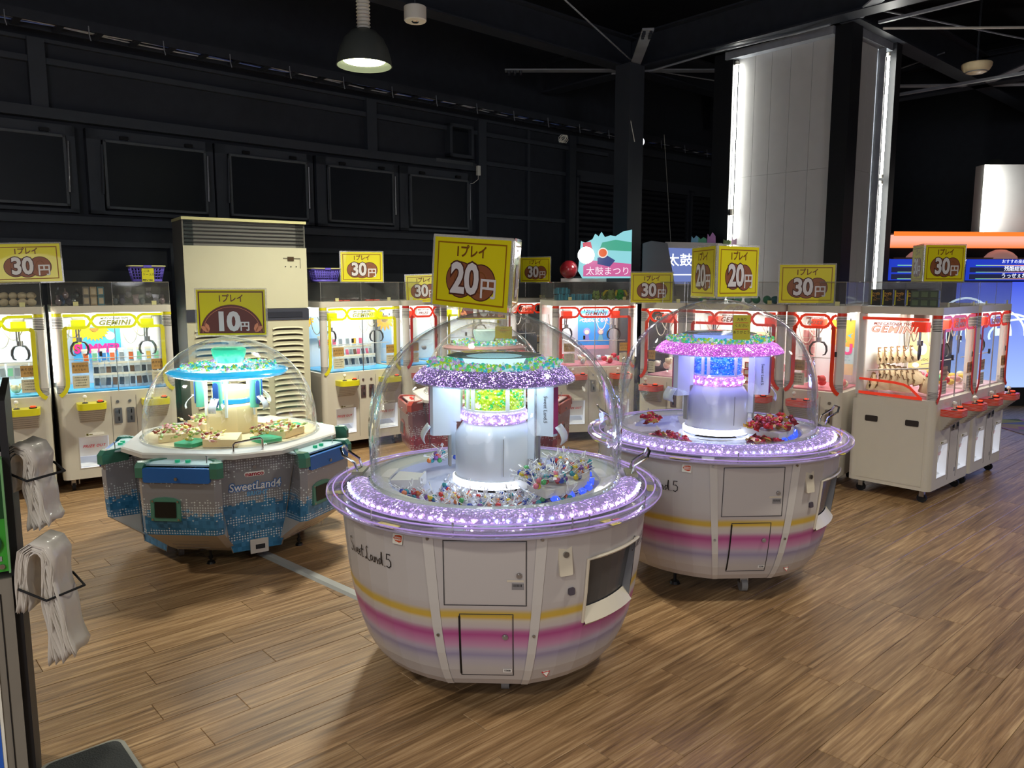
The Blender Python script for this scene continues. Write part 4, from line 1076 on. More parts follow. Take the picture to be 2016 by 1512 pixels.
# ---- red and gold sweets in the right-hand round machine
def sweet_mesh(name, c1, c2):
    b = MB(); b.prism(rrect(.036, .030, .008, 2), -.003, .003, k=0); b.ball((0, 0, .006), .012, 8, 6, k=1, sc=(1, 1, .8))
    b.add([(-.018, -.012, 0), (-.034, -.016, .004), (-.034, .016, -.002), (-.018, .012, 0)], [(0, 1, 2, 3)], k=0)
    return b.mesh(name, [mat('foil_' + name + c1[1:], c1, .22, metal=.3, wear=.2), mat('sweet_' + name + c2[1:], c2, .2, coat=.6)], 50)
SW = [('red', sweet_mesh('ring_sweet', '#b0222c', '#c41e2a')), ('gold-red', sweet_mesh('ring_sweet', '#c8a040', '#c02028')), ('maroon', sweet_mesh('ring_sweet', '#7a1420', '#8e1624'))]
def scatter_sw(n, r0, r1, a0, a1, z, zr, base, where, seed, lst=None, name='ring_sweet', cat='sweet'):
    rr = random.Random(seed)
    for _ in range(n):
        a = R(a0 + (a1 - a0) * rr.random()); r = r0 + (r1 - r0) * rr.random()
        nm, me = rr.choice(lst or SW)
        o = put(name, me); o.location = (base[0] + r * math.sin(a), base[1] - r * math.cos(a), base[2] + z + .012 + zr * rr.random())
        o.rotation_euler = (rr.uniform(-.7, .7), rr.uniform(-.7, .7), rr.random() * 6.3)
        sd, rw_ = spot_words(math.degrees(a), a0, a1, r, r0, r1)
        tag(o, '%s wrapped %s %s, %s' % (nm, cat, where, sd), cat, '%s %ss %s, %s' % (nm, cat, where, sd))
scatter_sw(34, .25, .43, -80, -45, .745, .03, SL2, 'in the left pit of the rear right dome', 7)
scatter_sw(46, .28, .44, 15, 45, .75, .04, SL2, 'in the right pit of the rear right dome', 8)
scatter_sw(60, .22, .42, 28, 100, .832, .022, SL2, 'on the raised tray of the rear right dome', 9)
scatter_sw(22, .34, .44, 225, 255, .80, .018, SL2, 'at the back left of the rear right dome', 10)

# price signs on the domes
sign_prism('20', .40, .285, (SL1[0] - .035, SL1[1] - .02, 1.545), R(-34), 'largest yellow sign reading 20 yen, leaning on top of the nearest dome', roll=R(4.5))
sign_prism('20', .36, .27, (SL2[0] + .01, SL2[1] + .02, 1.575), R(37), 'yellow two-sided 20 yen sign standing on the rear right dome')
def note(loc, rz, label, w=.10, h=.13, lines=3):
    t = thing('handwritten_note', label, 'note', loc, rz); obj('card', MB().prism(rrect(w, h, .003), 0, .002, UP), mat('mustard_card', '#b4ac30', .5), t)
    b = MB(); rr = random.Random(len(label))
    for q in range(lines):
        b.text(['大当り', 'ください', 'ありがとう'][q % 3], h * .14, 0, h * (.32 - .26 * q), UP, z=.0028)
    obj('handwriting', b, DGREY, t)
    b = MB(); [b.box(-w * .38, w * .38, -.0026, -.0022, h * (.18 - .26 * q), h * (.20 - .26 * q)) for q in range(lines - 1)]; obj('red_underline', b, RED, t)
    return t
note((SL2[0] + .0, SL2[1] - .42, 1.425), R(0), 'mustard handwritten note stuck high on the rear right dome', .088, .125)

# ================================================================== FIVE-SIDED CANDY CRANE WITH CONSOLES
def pattern_mat(name, top, mid, low, dots):
    m = mat(name, top, .3, coat=.3, wear=.02); n, l = nt(m); b = n['Principled BSDF']
    uvn = n.new('ShaderNodeUVMap'); uvn.uv_map = 'UVMap'; S = n.new('ShaderNodeSeparateXYZ'); l.new(uvn.outputs[0], S.inputs[0])
    def M(op, a, b_=None, c=None):
        x = n.new('ShaderNodeMath'); x.operation = op
        for i, v in enumerate((a, b_, c)):
            if v is None: continue
            if isinstance(v, (int, float)): x.inputs[i].default_value = v
            else: l.new(v, x.inputs[i])
        return x.outputs[0]
    U, V = S.outputs[0], S.outputs[1]; g = 66.0
    fu = M('SUBTRACT', M('FRACT', M('MULTIPLY', U, g)), .5); fv = M('SUBTRACT', M('FRACT', M('MULTIPLY', V, g)), .5)
    star = M('ADD', M('POWER', M('ABSOLUTE', fu), .5), M('POWER', M('ABSOLUTE', fv), .5))
    on = M('LESS_THAN', star, .76)
    cu = M('FLOOR', M('MULTIPLY', U, g)); cv = M('FLOOR', M('MULTIPLY', V, g))
    cmb = n.new('ShaderNodeCombineXYZ'); l.new(cu, cmb.inputs[0]); l.new(cv, cmb.inputs[1])
    wn = n.new('ShaderNodeTexWhiteNoise'); wn.noise_dimensions = '2D'; l.new(cmb.outputs[0], wn.inputs['Vector'])
    band = lambda c, w, s: M('MAXIMUM', 0.0, M('SUBTRACT', 1.0, M('DIVIDE', M('ABSOLUTE', M('SUBTRACT', V, c)), w)))
    den = M('ADD', M('ADD', band(.60, .07, 1), M('MULTIPLY', band(.40, .07, 1), 1.1)), M('ADD', M('MULTIPLY', band(.27, .035, 1), 1.2), M('MULTIPLY', band(.17, .035, 1), 1.2)))
    vis = M('LESS_THAN', wn.outputs['Value'], den)
    st = M('MULTIPLY', on, vis)
    # dotted step between the pale top and the blue lower half
    g2 = 44.0
    c2 = n.new('ShaderNodeCombineXYZ'); l.new(M('FLOOR', M('MULTIPLY', U, g2)), c2.inputs[0]); l.new(M('FLOOR', M('MULTIPLY', V, g2)), c2.inputs[1])
    w2 = n.new('ShaderNodeTexWhiteNoise'); w2.noise_dimensions = '2D'; l.new(c2.outputs[0], w2.inputs['Vector'])
    du = M('SUBTRACT', M('FRACT', M('MULTIPLY', U, g2)), .5); dv = M('SUBTRACT', M('FRACT', M('MULTIPLY', V, g2)), .5)
    dot = M('LESS_THAN', M('ADD', M('MULTIPLY', du, du), M('MULTIPLY', dv, dv)), .20)
    lowf = M('SMOOTH_MIN', 1.0, M('MAXIMUM', 0.0, M('DIVIDE', M('SUBTRACT', .42, V), .07)), .01)
    fill = M('MULTIPLY', M('LESS_THAN', w2.outputs['Value'], lowf), M('MAXIMUM', dot, M('GREATER_THAN', lowf, .55)))
    cr = n.new('ShaderNodeMix'); cr.data_type = 'RGBA'; cr.inputs[6].default_value = lin(mid); cr.inputs[7].default_value = lin(low); l.new(w2.outputs['Value'], cr.inputs[0])
    a1 = n.new('ShaderNodeMix'); a1.data_type = 'RGBA'; a1.inputs[6].default_value = lin(top); l.new(fill, a1.inputs[0]); l.new(cr.outputs[2], a1.inputs[7])
    a2 = n.new('ShaderNodeMix'); a2.data_type = 'RGBA'; a2.inputs[7].default_value = lin('#dfe9ee'); l.new(st, a2.inputs[0]); l.new(a1.outputs[2], a2.inputs[6])
    l.new(a2.outputs[2], b.inputs['Base Color'])
    return m
def candy_sided(name, loc, rz, label, cols, sign, sign_label, detail=True):
    t = thing(name, label, 'candy crane game', loc, rz)
    top, mid, low, corner, drawer, glow = cols
    PT = pattern_mat(name + '_pattern' + top[1:], top, mid, low, 0)
    CRN = mat('corner_plastic' + corner[1:], corner, .25, coat=.5); DRW = mat('drawer' + drawer[1:], drawer, .3, coat=.3)
    ap = .53; ZP = .69
    def P(phi, r, s=0.0, z=0.0):       # point at outward distance r and sideways s of direction phi
        return (r * math.cos(phi) - s * math.sin(phi), r * math.sin(phi) + s * math.cos(phi), z)
    # faces: panel centres at 72k, consoles at 72k+36 (k=0 panel looks at -Y+24deg by rz)
    for k in range(5):
        ph = R(72 * k); pc = R(72 * k + 36)
        zs = [.085, .13, .30, .50, .66]; hw = [.14, .155, .18, .215, .25]
        b = MB()
        for (z0, h0), (z1, h1) in zip(zip(zs, hw), list(zip(zs, hw))[1:]):
            b.add([P(ph, ap, -h0, z0), P(ph, ap, h0, z0), P(ph, ap, h1, z1), P(ph, ap, -h1, z1)], [(0, 1, 2, 3)], uvs=[[(k + .5 - h0, z0), (k + .5 + h0, z0), (k + .5 + h1, z1), (k + .5 - h1, z1)]])
        pn = obj('body_panel', b, PT, t)
        b = MB()
        for s in (-1, 1): b.tube([P(ph, ap + .003, s * h_, z_) for z_, h_ in zip(zs, hw)], .0035, 5)
        obj('panel_edge', b, STEEL, pn)
        F = Matrix.Translation(P(ph, ap + .002)) @ Matrix.Rotation(ph + R(90), 4, 'Z') @ UP
        b = MB(); b.prism(circ(.009, 14, 0, .585), 0, .008, F); obj('key_lock', b, STEEL, pn)
        b = MB(); b.prism(rrect(.115, .028, .012, 4, 0, .542), 0, .001, F); lp = obj('maker_plate', b, WHITE, pn)
        b = MB(); b.text('namco', .034, 0, .542, F, z=.0018, bold=.035, sx=1.15); obj('maker_lettering', b, mat('maker_red', '#a8203a', .4), lp)
        b = MB(); b.text('SweetLand4', .066, 0, .470, F, z=.0012, bold=.075, shear=.12, sx=.92); lo_ = obj('logo_outline', b, mat('logo_blue' + mid[1:], mid if top != '#8f8f96' else '#2f74c8', .4), pn)
        b = MB(); b.text('SweetLand4', .066, 0, .470, F, z=.0024, bold=.012, shear=.12, sx=.92); obj('logo_lettering', b, WHITE, lo_)
        b = MB(); b.text('BRIGHT', .036, .01, .425, F, z=.0012, bold=.06, shear=.1, sx=.95); obj('logo_outline', b, mat('logo_blue' + mid[1:], mid, .4), pn)
        b = MB(); b.text('BRIGHT', .036, .01, .425, F, z=.0022, bold=.0, shear=.1, sx=.95); obj('logo_lettering', b, mat('logo_aqua', '#8fd0e8', .4), lo_)
        if k: F = F @ Matrix.Translation((0, 0, -.03))
        b = MB(); b.prism(rrect(.105, .085, .003, 2, .01, .105), 0, .006, F); tg_ = obj('number_plate', b, PLAS, pn)
        b = MB(); b.prism(rrect(.055, .028, .002, 2, .015, .10), .006, .007, F); obj('number_label', b, DGREY, tg_)
        # console
        F2 = Matrix.Rotation(pc + R(90), 4, 'Z')                      # local: x sideways, -y outward
        lev = [(.66, .70, .235, .25, ap), (.60, .725, .235, .235, ap), (.50, .725, .235, .22, ap), (.30, .715, .232, .18, ap), (.255, .71, .23, .17, ap), (.115, .52, .20, .15, ap - .04), (.085, .47, .19, .14, ap - .05)]
        def cons(l):
            z, rf, hf, pw, a_ = l
            # rear points lie on the neighbouring panels' planes
            pl = Vector(P(ph, a_, pw, z)); pr_ = Vector(P(ph + R(72), a_, -pw, z))
            return [pl, Vector(P(pc, rf - .03, -hf, z)), Vector(P(pc, rf, -hf + .03, z)), Vector(P(pc, rf, hf - .03, z)), Vector(P(pc, rf - .03, hf, z)), pr_]
        def cb(l0, l1, m, name, out=0.0):
            A = cons(l0); B = cons(l1); bb = MB(); n_ = len(A); us = []; fs = []; acc = 10 + k * 3.0
            for i in range(n_ - 1):
                L = (A[i + 1] - A[i]).length
                bb.add([A[i], A[i + 1], B[i + 1], B[i]], [(0, 1, 2, 3)], uvs=[[(acc, l0[0]), (acc + L, l0[0]), (acc + L, l1[0]), (acc, l1[0])]])
                acc += L
            return bb
        bb = MB()
        for i in range(1, 4):
            x = cb(lev[i + 0 + 0], lev[i + 1], None, '')
            # cut: upper part (z>.5) belongs to the corner caps
            if i >= 2 or True: bb.add(x.v, x.f, uvs=x.uvs)
        cs = obj('console', bb, PT, t, smooth=50)
        bb = MB(); x = cb(lev[4], lev[5], None, ''); bb.add(x.v, x.f); x = cb(lev[5], lev[6], None, ''); bb.add(x.v, x.f); A = cons(lev[6]); bb.add(A, [tuple(range(6))])
        obj('white_bumper', bb, PLAS, cs)
        for q in range(4):
            z_ = .225 - q * .035; r_ = .70 - (.255 - z_) / .14 * .18
            obj('bumper_groove', MB().cyl(P(pc, r_ + .001, -.13, z_), P(pc, r_ + .001, .13 - q * .02, z_), .0035, n=6), mat('groove_shadow', '#8f8a86', .6), cs)
        # top control plate
        A = [P(pc, .55, -.20, .665), P(pc, .70, -.205, .655), P(pc, .70, .205, .655), P(pc, .55, .20, .665)]
        b = MB(); b.add(A + [tuple(Vector(a_) - Vector((0, 0, .01))) for a_ in A], [(0, 1, 2, 3), (4, 7, 6, 5), (0, 4, 5, 1), (1, 5, 6, 2), (2, 6, 7, 3), (3, 7, 4, 0)])
        cpn = obj('control_plate', b, mat('control_plate_print' + top[1:], '#b8d4dc' if top != '#8a5f66' else '#d8c4c0', .3, coat=.5, wear=.2), cs)
        for s in (-.03, .03): obj('green_button', MB().cyl(P(pc, .655, s, .657), P(pc, .655, s, .672), .014, n=14), mat('button' + corner[1:], '#18805c' if top != '#8a5f66' else '#b8322c', .3, emis='#1a9a70' if top != '#8a5f66' else '#e04030', es=.4), cpn)
        b = MB(); b.cyl(P(pc, .66, .14, .657), P(pc, .66, .14, .69), .003, n=6); b.ball(P(pc, .66, .14, .695), .006, 8, 6); obj('small_lever', b, STEEL, cpn)
        # rounded corner caps and drawer between them
        for s in (-1, 1):
            b = MB(); pts = [(s * .190, .738), (s * .232, .738), (s * .254, .705), (s * .140, .585), (s * .09, .585), (s * .190, .665)]
            if s < 0: pts = pts[::-1]
            lo_pts = []; 
            M5 = Matrix.Rotation(pc, 4, 'Z')
            poly = [(y_, x_) for x_, y_ in pts]
            if s > 0: poly = poly
            b.prism([(a_, b_) for a_, b_ in poly], .585, .64, M5); b.prism(poly, .64, .668, M5, top=[(a_ * .975, b_ * .965) for a_, b_ in poly])
            if s > 0 or True: obj('corner_cap', b, CRN if (s < 0 or True) else PLAS, cs)
        b = MB(); b.prism(rrect(.38, .082, .012, 4), 0, .022, Matrix.Translation(P(pc, .717, 0, .600)) @ F2 @ UP); dr = obj('drawer', b, DRW, cs)
        b = MB(); b.prism(circ(.009, 14), .022, .03, Matrix.Translation(P(pc, .717, -.0, .583)) @ F2 @ UP); obj('key_lock', b, STEEL, dr)
        # prize opening
        W_ = Matrix.Translation(P(pc, .7165, -.075, .405)) @ F2 @ Matrix.Rotation(R(-2), 4, 'X') @ UP
        fr_ = [(-.085, -.065), (.085, -.065), (.085, .052), (.05, .066), (0, .071), (-.05, .066), (-.085, .052)]
        b = MB(); b.prism(fr_, 0, .014, W_); op = obj('opening_frame', b, mat('frame_green' + corner[1:], '#4f8574' if top != '#8a5f66' else '#a8564a', .35), cs)
        b = MB(); b.prism(rrect(.122, .088, .006, 3, 0, -.002), .014, .0145, W_); b.prism(rrect(.126, .092, .006, 3, 0, -.002), .0142, .016, W_, cap=False); obj('dark_opening', b, mat('dark_opening', '#151719', .3), op)
        for (x_, y_) in ((-.074, -.056), (.074, -.056), (-.072, .046), (.072, .046)): obj('screw', MB().prism(circ(.006, 10, x_, y_), .014, .017, W_), STEEL, op)
        b = MB(); b.prism(rrect(.024, .026, .002, 1, .125, 0), 0, .002, W_); obj('brown_sticker', b, mat('brown_sticker', '#9a6a58', .5), cs)
        b = MB(); b.prism(rrect(.012, .055, .002, 1, .142, .03), 0, .002, W_); obj('white_sticker', b, PLAS, cs)
    # deck plate
    ang = []
    for k in range(5): ang += [72 * k - 12, 72 * k + 12]
    poly = [(.655 * math.cos(R(a)), .655 * math.sin(R(a))) for a in ang]
    b = MB(); b.prism(poly, .662, .684); tp = [(x * .985, y * .985) for x, y in poly]; n = 10; N = 60
    # chamfer and annulus to a round hole
    b.add([(x, y, .684) for x, y in poly] + [(x, y, .692) for x, y in tp], [(i, (i + 1) % n, n + (i + 1) % n, n + i) for i in range(n)])
    ring = [(.535 * math.cos(R(6 * i)), .535 * math.sin(R(6 * i))) for i in range(N)]
    def onpoly(a):
        a %= 360
        for i in range(n):
            a0, a1 = ang[i] % 360, ang[(i + 1) % n] % 360
            if a1 < a0: a1 += 360
            aa = a if a >= a0 else a + 360
            if a0 <= aa <= a1:
                x0, y0 = tp[i]; x1, y1 = tp[(i + 1) % n]; dx, dy = math.cos(R(a)), math.sin(R(a))
                q = (x0 * (y1 - y0) - y0 * (x1 - x0)) / (dx * (y1 - y0) - dy * (x1 - x0)); return (dx * q, dy * q)
    outer = [onpoly(6 * i) for i in range(N)]
    b.add([(x, y, .692) for x, y in outer] + [(x, y, .700) for x, y in ring] + [(x * .975, y * .975, .700) for x, y in ring], [f for i in range(N) for f in ((i, (i + 1) % N, N + (i + 1) % N, N + i), (N + i, N + (i + 1) % N, 2 * N + (i + 1) % N, 2 * N + i))])
    b.v = b.v; dk = obj('deck_plate', b, PLAS, t, smooth=25)
    obj('candy_floor', MB().lathe([(.522, .700), (.50, .69), (.44, .686), (.20, .700), (.16, .71)], 60), CREAM if top != '#8a5f66' else PLASB, t)
    for k, a in enumerate((20, 92, 164, 236, 308)):
        M2 = Matrix.Rotation(R(a), 4, 'Z'); obj('teal_tray', MB().prism(rrect(.17, .14, .03, 4, .36, 0), .690, .712, M2), mat('tray' + corner[1:], '#2aa47a' if top != '#8a5f66' else '#b86050', .35), t)
        M2 = Matrix.Rotation(R(a + 30), 4, 'Z'); obj('candy_ledge', MB().prism([(.19, -.09), (.40, -.10), (.44, .10), (.20, .09)], .690, .735, M2), CREAM if top != '#8a5f66' else PLASB, t)
    # column
    CC = mat('column_cream', '#dcc795', .35, coat=.3) if top != '#8a5f66' else PLASB
    obj('column', MB().lathe([(.155, .70), (.155, .86), (.145, .885), (.118, .90)], 10).lathe([(.118, .90), (.118, .925)], 40), CC, t, smooth=25)
    obj('column_upper', MB().lathe([(.115, .925), (.115, .985), (.10, 1.0), (0, 1.0)], 40), CC, t)
    obj('blue_ring', MB().lathe([(.116, .895), (.123, .90), (.123, .925), (.116, .93)], 40), mat('ring' + drawer[1:], '#2a92e0' if top != '#8a5f66' else '#c04048', .2, coat=.6, emis='#2a92e0' if top != '#8a5f66' else '#c04048', es=.25), t)
    AW = mat('arm_white', '#dfe3e4', .4); AG = mat('arm_teal' + corner[1:], '#62b49a' if top != '#8a5f66' else '#c08078', .3, coat=.4)
    for k in range(5):
        M2 = Matrix.Rotation(R(72 * k + 36), 4, 'Z')
        am = obj('crane_arm', MB().prism(rrect(.05, .05, .018, 4, .185, 0), .875, 1.075, M2), AG, t)
        obj('arm_badge', MB().prism(rrect(.034, .15, .016, 4), 0, .006, M2 @ Matrix.Translation((.21, 0, .97)) @ Matrix.Rotation(R(90), 4, 'Z') @ UP), mat('badge_blue' + drawer[1:], '#3560a8' if top != '#8a5f66' else '#a83a48', .3), am)
        obj('arm_rail', MB().box(.135, .155, .026, .040, .82, 1.09, M2), AW, am)
        g = MB(); Q = []
        for s in (-.024, .024):
            for i in range(7): u = i / 6; Q.append((.225 + .05 * math.sin(u * 2.0), s, .95 - .085 * u))
        g.add(Q, [(i, i + 1, 8 + i, 7 + i) for i in range(6)], M2); so = obj('scoop', g, AW, am); so.modifiers.new('thickness', 'SOLIDIFY').thickness = .004
        obj('scoop_hinge', MB().cyl(M2 @ Vector((.205, 0, .935)), M2 @ Vector((.232, 0, .95)), .006, n=8), STEEL, am)
    # canopy: blue translucent five-lobed ring, bright underside
    def lobed(r, a): return r * (1 + .035 * math.cos(5 * (a - R(36))))
    N = 90; b = MB(); prof = [(.30, 1.118), (.345, 1.112), (.368, 1.098), (.355, 1.082), (.325, 1.074)]
    vs = [(lobed(r_, 2 * math.pi * i / N) * math.cos(2 * math.pi * i / N), lobed(r_, 2 * math.pi * i / N) * math.sin(2 * math.pi * i / N), z_) for r_, z_ in prof for i in range(N)]
    b.add(vs, [(j * N + i, j * N + (i + 1) % N, (j + 1) * N + (i + 1) % N, (j + 1) * N + i) for j in range(4) for i in range(N)])
    obj('canopy_ring', b, mat('canopy_ring' + glow[1:], glow, .15, coat=1, emis=glow, es=.85 if top != '#8a5f66' else .05, wear=.1), t)
    obj('canopy_light', MB().lathe([(.335, 1.076), (.30, 1.066), (.18, 1.068), (0, 1.07)][::-1], 64), emat('canopy_white_light' + top[1:], '#eefcff', 5.0 if top != '#8a5f66' else .5), t)
    obj('gem_tray', MB().lathe([(.30, 1.118), (.24, 1.122), (0, 1.122)], 64), clear('tray_acrylic', (.9, .95, .93), .5, .06, .3, (.6, .75, .7)), t)
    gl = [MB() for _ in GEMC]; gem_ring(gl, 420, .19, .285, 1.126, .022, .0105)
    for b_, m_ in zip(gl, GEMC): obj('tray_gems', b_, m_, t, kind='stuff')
    GT = mat('lantern_teal' + glow[1:], '#2fbf98' if top != '#8a5f66' else '#b8d0c8', .2, coat=.5, emis='#2fbf98' if top != '#8a5f66' else '#b8d0c8', es=.45)
    for s in (-1, 1):
        obj('lantern_half', MB().lathe([(.078, 1.15), (.10, 1.20), (.105, 1.235), (.09, 1.245), (0, 1.245)], 20, -86 if s > 0 else 94, 86 if s > 0 else 266), GT, t)
    obj('lantern_foot', MB().lathe([(.085, 1.124), (.075, 1.15)], 32), emat('lantern_foot_light' + top[1:], '#c8fff0', 2.2 if top != '#8a5f66' else .4), t)
    prof = [(.522, .700), (.524, .78), (.517, .86), (.50, .935), (.47, 1.01), (.425, 1.085), (.365, 1.155), (.295, 1.215), (.215, 1.262), (.13, 1.295), (.05, 1.31), (0, 1.312)]
    obj('dome', MB().lathe(prof, 80), ACRD, t, smooth=60)
    obj('dome_foot', MB().lathe([(.535, .70), (.54, .708), (.53, .715), (.522, .712)], 80), ACRE, t)
    g = MB(); a = R(-8) - rz + R(-68); 
    M2 = Matrix.Rotation(-rz - R(90) + R(28), 4, 'Z')
    obj('chrome_handle', MB().tube([M2 @ Vector(p) for p in ((.585, -.08, .692), (.585, -.08, .735), (.585, -.07, .745), (.585, .07, .762), (.585, .08, .75), (.585, .08, .692))], .006, 8), CHROME, t)
    # casters and feet
    for k in range(5):
        a = R(72 * k + 5); p = (.40 * math.cos(a), .40 * math.sin(a)); q = (.46 * math.cos(a + .62), .46 * math.sin(a + .62))
        g = MB(); g.cyl((p[0], p[1] - .014, .036), (p[0], p[1] + .014, .036), .036, n=18); wq = obj('caster', g, mat('caster_grey', '#77777a', .5), t)
        obj('caster_fork', MB().box(p[0] - .018, p[0] + .018, p[1] - .02, p[1] + .02, .04, .09), STEEL, wq)
        g = MB(); g.cyl((q[0], q[1], 0), (q[0], q[1], .012), .026, .02, 12).cyl((q[0], q[1], .012), (q[0], q[1], .10), .008, n=8).cyl((q[0], q[1], .03), (q[0], q[1], .045), .014, n=6); obj('levelling_foot', g, BLACK, t)
    obj('underbody', MB().prism([(.50 * math.cos(R(72 * k + 36)), .50 * math.sin(R(72 * k + 36))) for k in range(5)], .09, .12), DGREY, t)
    return t
SL3 = (-1.79, 4.85, 0)
candy_sided('console_candy_crane', SL3, R(-58), 'blue and teal star-patterned candy crane with console boxes, on the left', ('#8f8f96', '#3f86b8', '#1f6690', '#3f7a68', '#1f66b8', '#12a0d8'), '10', '')
SL4 = (-.24, 6.75, 0)
candy_sided('console_candy_crane', SL4, R(-54), 'red and white star-patterned candy crane seen through the nearest dome', ('#8a5f66', '#a84a5c', '#8c3a50', '#b04436', '#a84838', '#b88a8c'), '10', '')
inner(SL3, .2, 1.06, 3.0, (.9, 1, 1)); inner(SL4, .2, 1.06, .5, (1, .95, .9))
sign_single('10', .42, .282, (SL3[0] + .035, SL3[1] - .02, 1.325), R(4), 'yellow and maroon 10 yen sign standing on the left blue candy machine')
sign_single('10', .42, .282, (SL4[0] - .02, SL4[1], 1.335), R(2), 'maroon 10 yen sign behind the nearest dome on the red candy machine')
note((SL4[0] + .17, SL4[1] - .36, 1.24), 0, 'yellow note stuck on the dome of the red candy machine', .14, .10, 2)
# small twist-wrapped sweets in the console machines
def twist(name, c):
    b = MB(); b.ball((0, 0, 0), .011, 8, 6, sc=(1.3, 1, .8))
    for s in (-1, 1): b.add([(s * .012, 0, 0), (s * .030, .010, .003), (s * .030, -.010, -.003)], [(0, 1, 2)])
    return b.mesh('wrapped_sweet', mat('twist_' + name, c, .3, coat=.4, wear=.25), 50)
TW = [(n_, twist(n_, c)) for n_, c in (('yellow', '#c8b448'), ('green', '#9ab060'), ('cream', '#d8cfa8'), ('russet', '#9a4034'), ('pink', '#cf8f8a'))]
for (n_, a0, a1, sd) in ((48, -78, -38, 21), (26, -25, 10, 22), (60, 38, 100, 23), (30, 190, 250, 24)):
    scatter_sw(n_, .24, .45, a0, a1, .715, .045, SL3, ['in the left heap', 'in the front heap', 'in the right heap', 'at back left'][(sd - 21)] + ' of the blue candy machine', sd, TW, 'wrapped_sweet', 'sweet')
# ================================================================== CLAW MACHINES
ZG, ZT, ZR, ZX = .785, 1.415, 1.47, 1.655
FLUO = emat('machine_tube_light', '#fff8e8', 5)
INW = mat('inner_white_panel', '#e2e4e6', .45, wear=.02)
STRIPE = mat('black_pinstripe', '#1c1c1e', .5)
TOPACR = clear('topper_acrylic', (.93, .935, .93), .6, .04, .07, (.5, .5, .48))
COL2 = {'yellow': (mat('yellow_machine_trim', '#d8cf1c', .35, coat=.4), mat('yellow_translucent', '#dfe020', .3, emis='#d8e000', es=.25)),  # second of each pair: weak emission paints in the tube light behind it
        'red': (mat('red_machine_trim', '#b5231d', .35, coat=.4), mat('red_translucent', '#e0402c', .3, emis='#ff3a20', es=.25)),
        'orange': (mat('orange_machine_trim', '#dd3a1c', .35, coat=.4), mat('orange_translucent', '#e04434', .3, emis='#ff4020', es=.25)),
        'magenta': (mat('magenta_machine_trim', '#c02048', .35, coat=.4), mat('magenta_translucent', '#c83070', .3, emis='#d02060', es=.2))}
def ribbon(b, pts, w, y, thick=.004, k=None, closed=False):
    """flat band in the XZ plane at depth y, in front of it by thick"""
    n = len(pts); vs = []
    for i in range(n):
        a = pts[(i - 1) % n] if (closed or i) else pts[i]; c = pts[(i + 1) % n] if (closed or i < n - 1) else pts[i]
        dx, dz = c[0] - a[0], c[1] - a[1]; L = math.hypot(dx, dz) or 1; nx, nz = -dz / L * w / 2, dx / L * w / 2
        x, z = pts[i]
        vs += [(x + nx, y, z + nz), (x - nx, y, z - nz), (x + nx, y - thick, z + nz), (x - nx, y - thick, z - nz)]
    fs = []
    for i in range(n if closed else n - 1):
        j = (i + 1) % n; p, q = 4 * i, 4 * j
        fs += [(p + 2, p + 3, q + 3, q + 2), (p, p + 2, q + 2, q), (p + 3, p + 1, q + 1, q + 3)]
    b.add(vs, fs, None, k); return b
def arcpts(cx, cz, r, a0, a1, n=5): return [(cx + r * math.cos(R(a0 + (a1 - a0) * i / n)), cz + r * math.sin(R(a0 + (a1 - a0) * i / n))) for i in range(n + 1)]
def hexa(x0, x1, z0, z1, c=.035):
    return [(x0, (z0 + z1) / 2), (x0 + c * .6, z1 - c * .35), (x0 + c * 1.3, z1), (x1 - c * 1.3, z1), (x1 - c * .6, z1 - c * .35), (x1, (z0 + z1) / 2), (x1 - c * .6, z0 + c * .35), (x1 - c * 1.3, z0), (x0 + c * 1.3, z0), (x0 + c * .6, z0 + c * .35)]
def claw(par, x, y, z, ckey, rot=0.0, s=1.0, zc=1.30):
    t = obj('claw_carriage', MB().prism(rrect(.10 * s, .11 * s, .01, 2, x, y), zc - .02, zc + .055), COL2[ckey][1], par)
    obj('motor', MB().prism(rrect(.085 * s, .09 * s, .015, 3, x, y), zc + .055, zc + .11), GREY, t)
    obj('guide_rail', MB().box(x - .10, x + .10, y - .005, y + .005, zc + .07, zc + .085), STEEL, t)
    g = MB(); g.cyl((x, y, zc - .02), (x, y, z + .03), .007, n=8).cyl((x, y, z + .055), (x, y, z + .015), .022, n=12).cyl((x - .018, y, z + .05), (x - .018, y, zc - .02), .006, n=6)
    obj('claw_stem', g, STEEL, t)
    M = FR((x, y, z), rot)
    for q in (-1, 1):
        P = [(q * .012, 0, .02), (q * .042, 0, .012), (q * .062, 0, -.02), (q * .066, 0, -.055), (q * .055, 0, -.085), (q * .036, 0, -.092)]
        obj('claw_arm', MB().tube([M @ Vector(p) for p in P], [.008, .009, .010, .009, .007, .004], 6), mat('dark_claw_metal', '#5c5c60', .35, metal=.8), t)
    c = MB(); P = [(x + .04 - .012 * math.sin(i * .0) - .16 * (i / 14), y + .03, zc + .02 - .11 * math.sin(math.pi * i / 14)) for i in range(15)]
    c.tube(P, .0045, 6); P = [(x - .12 + .06 * math.cos(math.pi * i / 12), y + .05, zc + .02 - .17 * math.sin(math.pi * i / 12)) for i in range(13)]; c.tube(P, .0045, 6)
    obj('hanging_cord', c, PAPER, t)
    return t
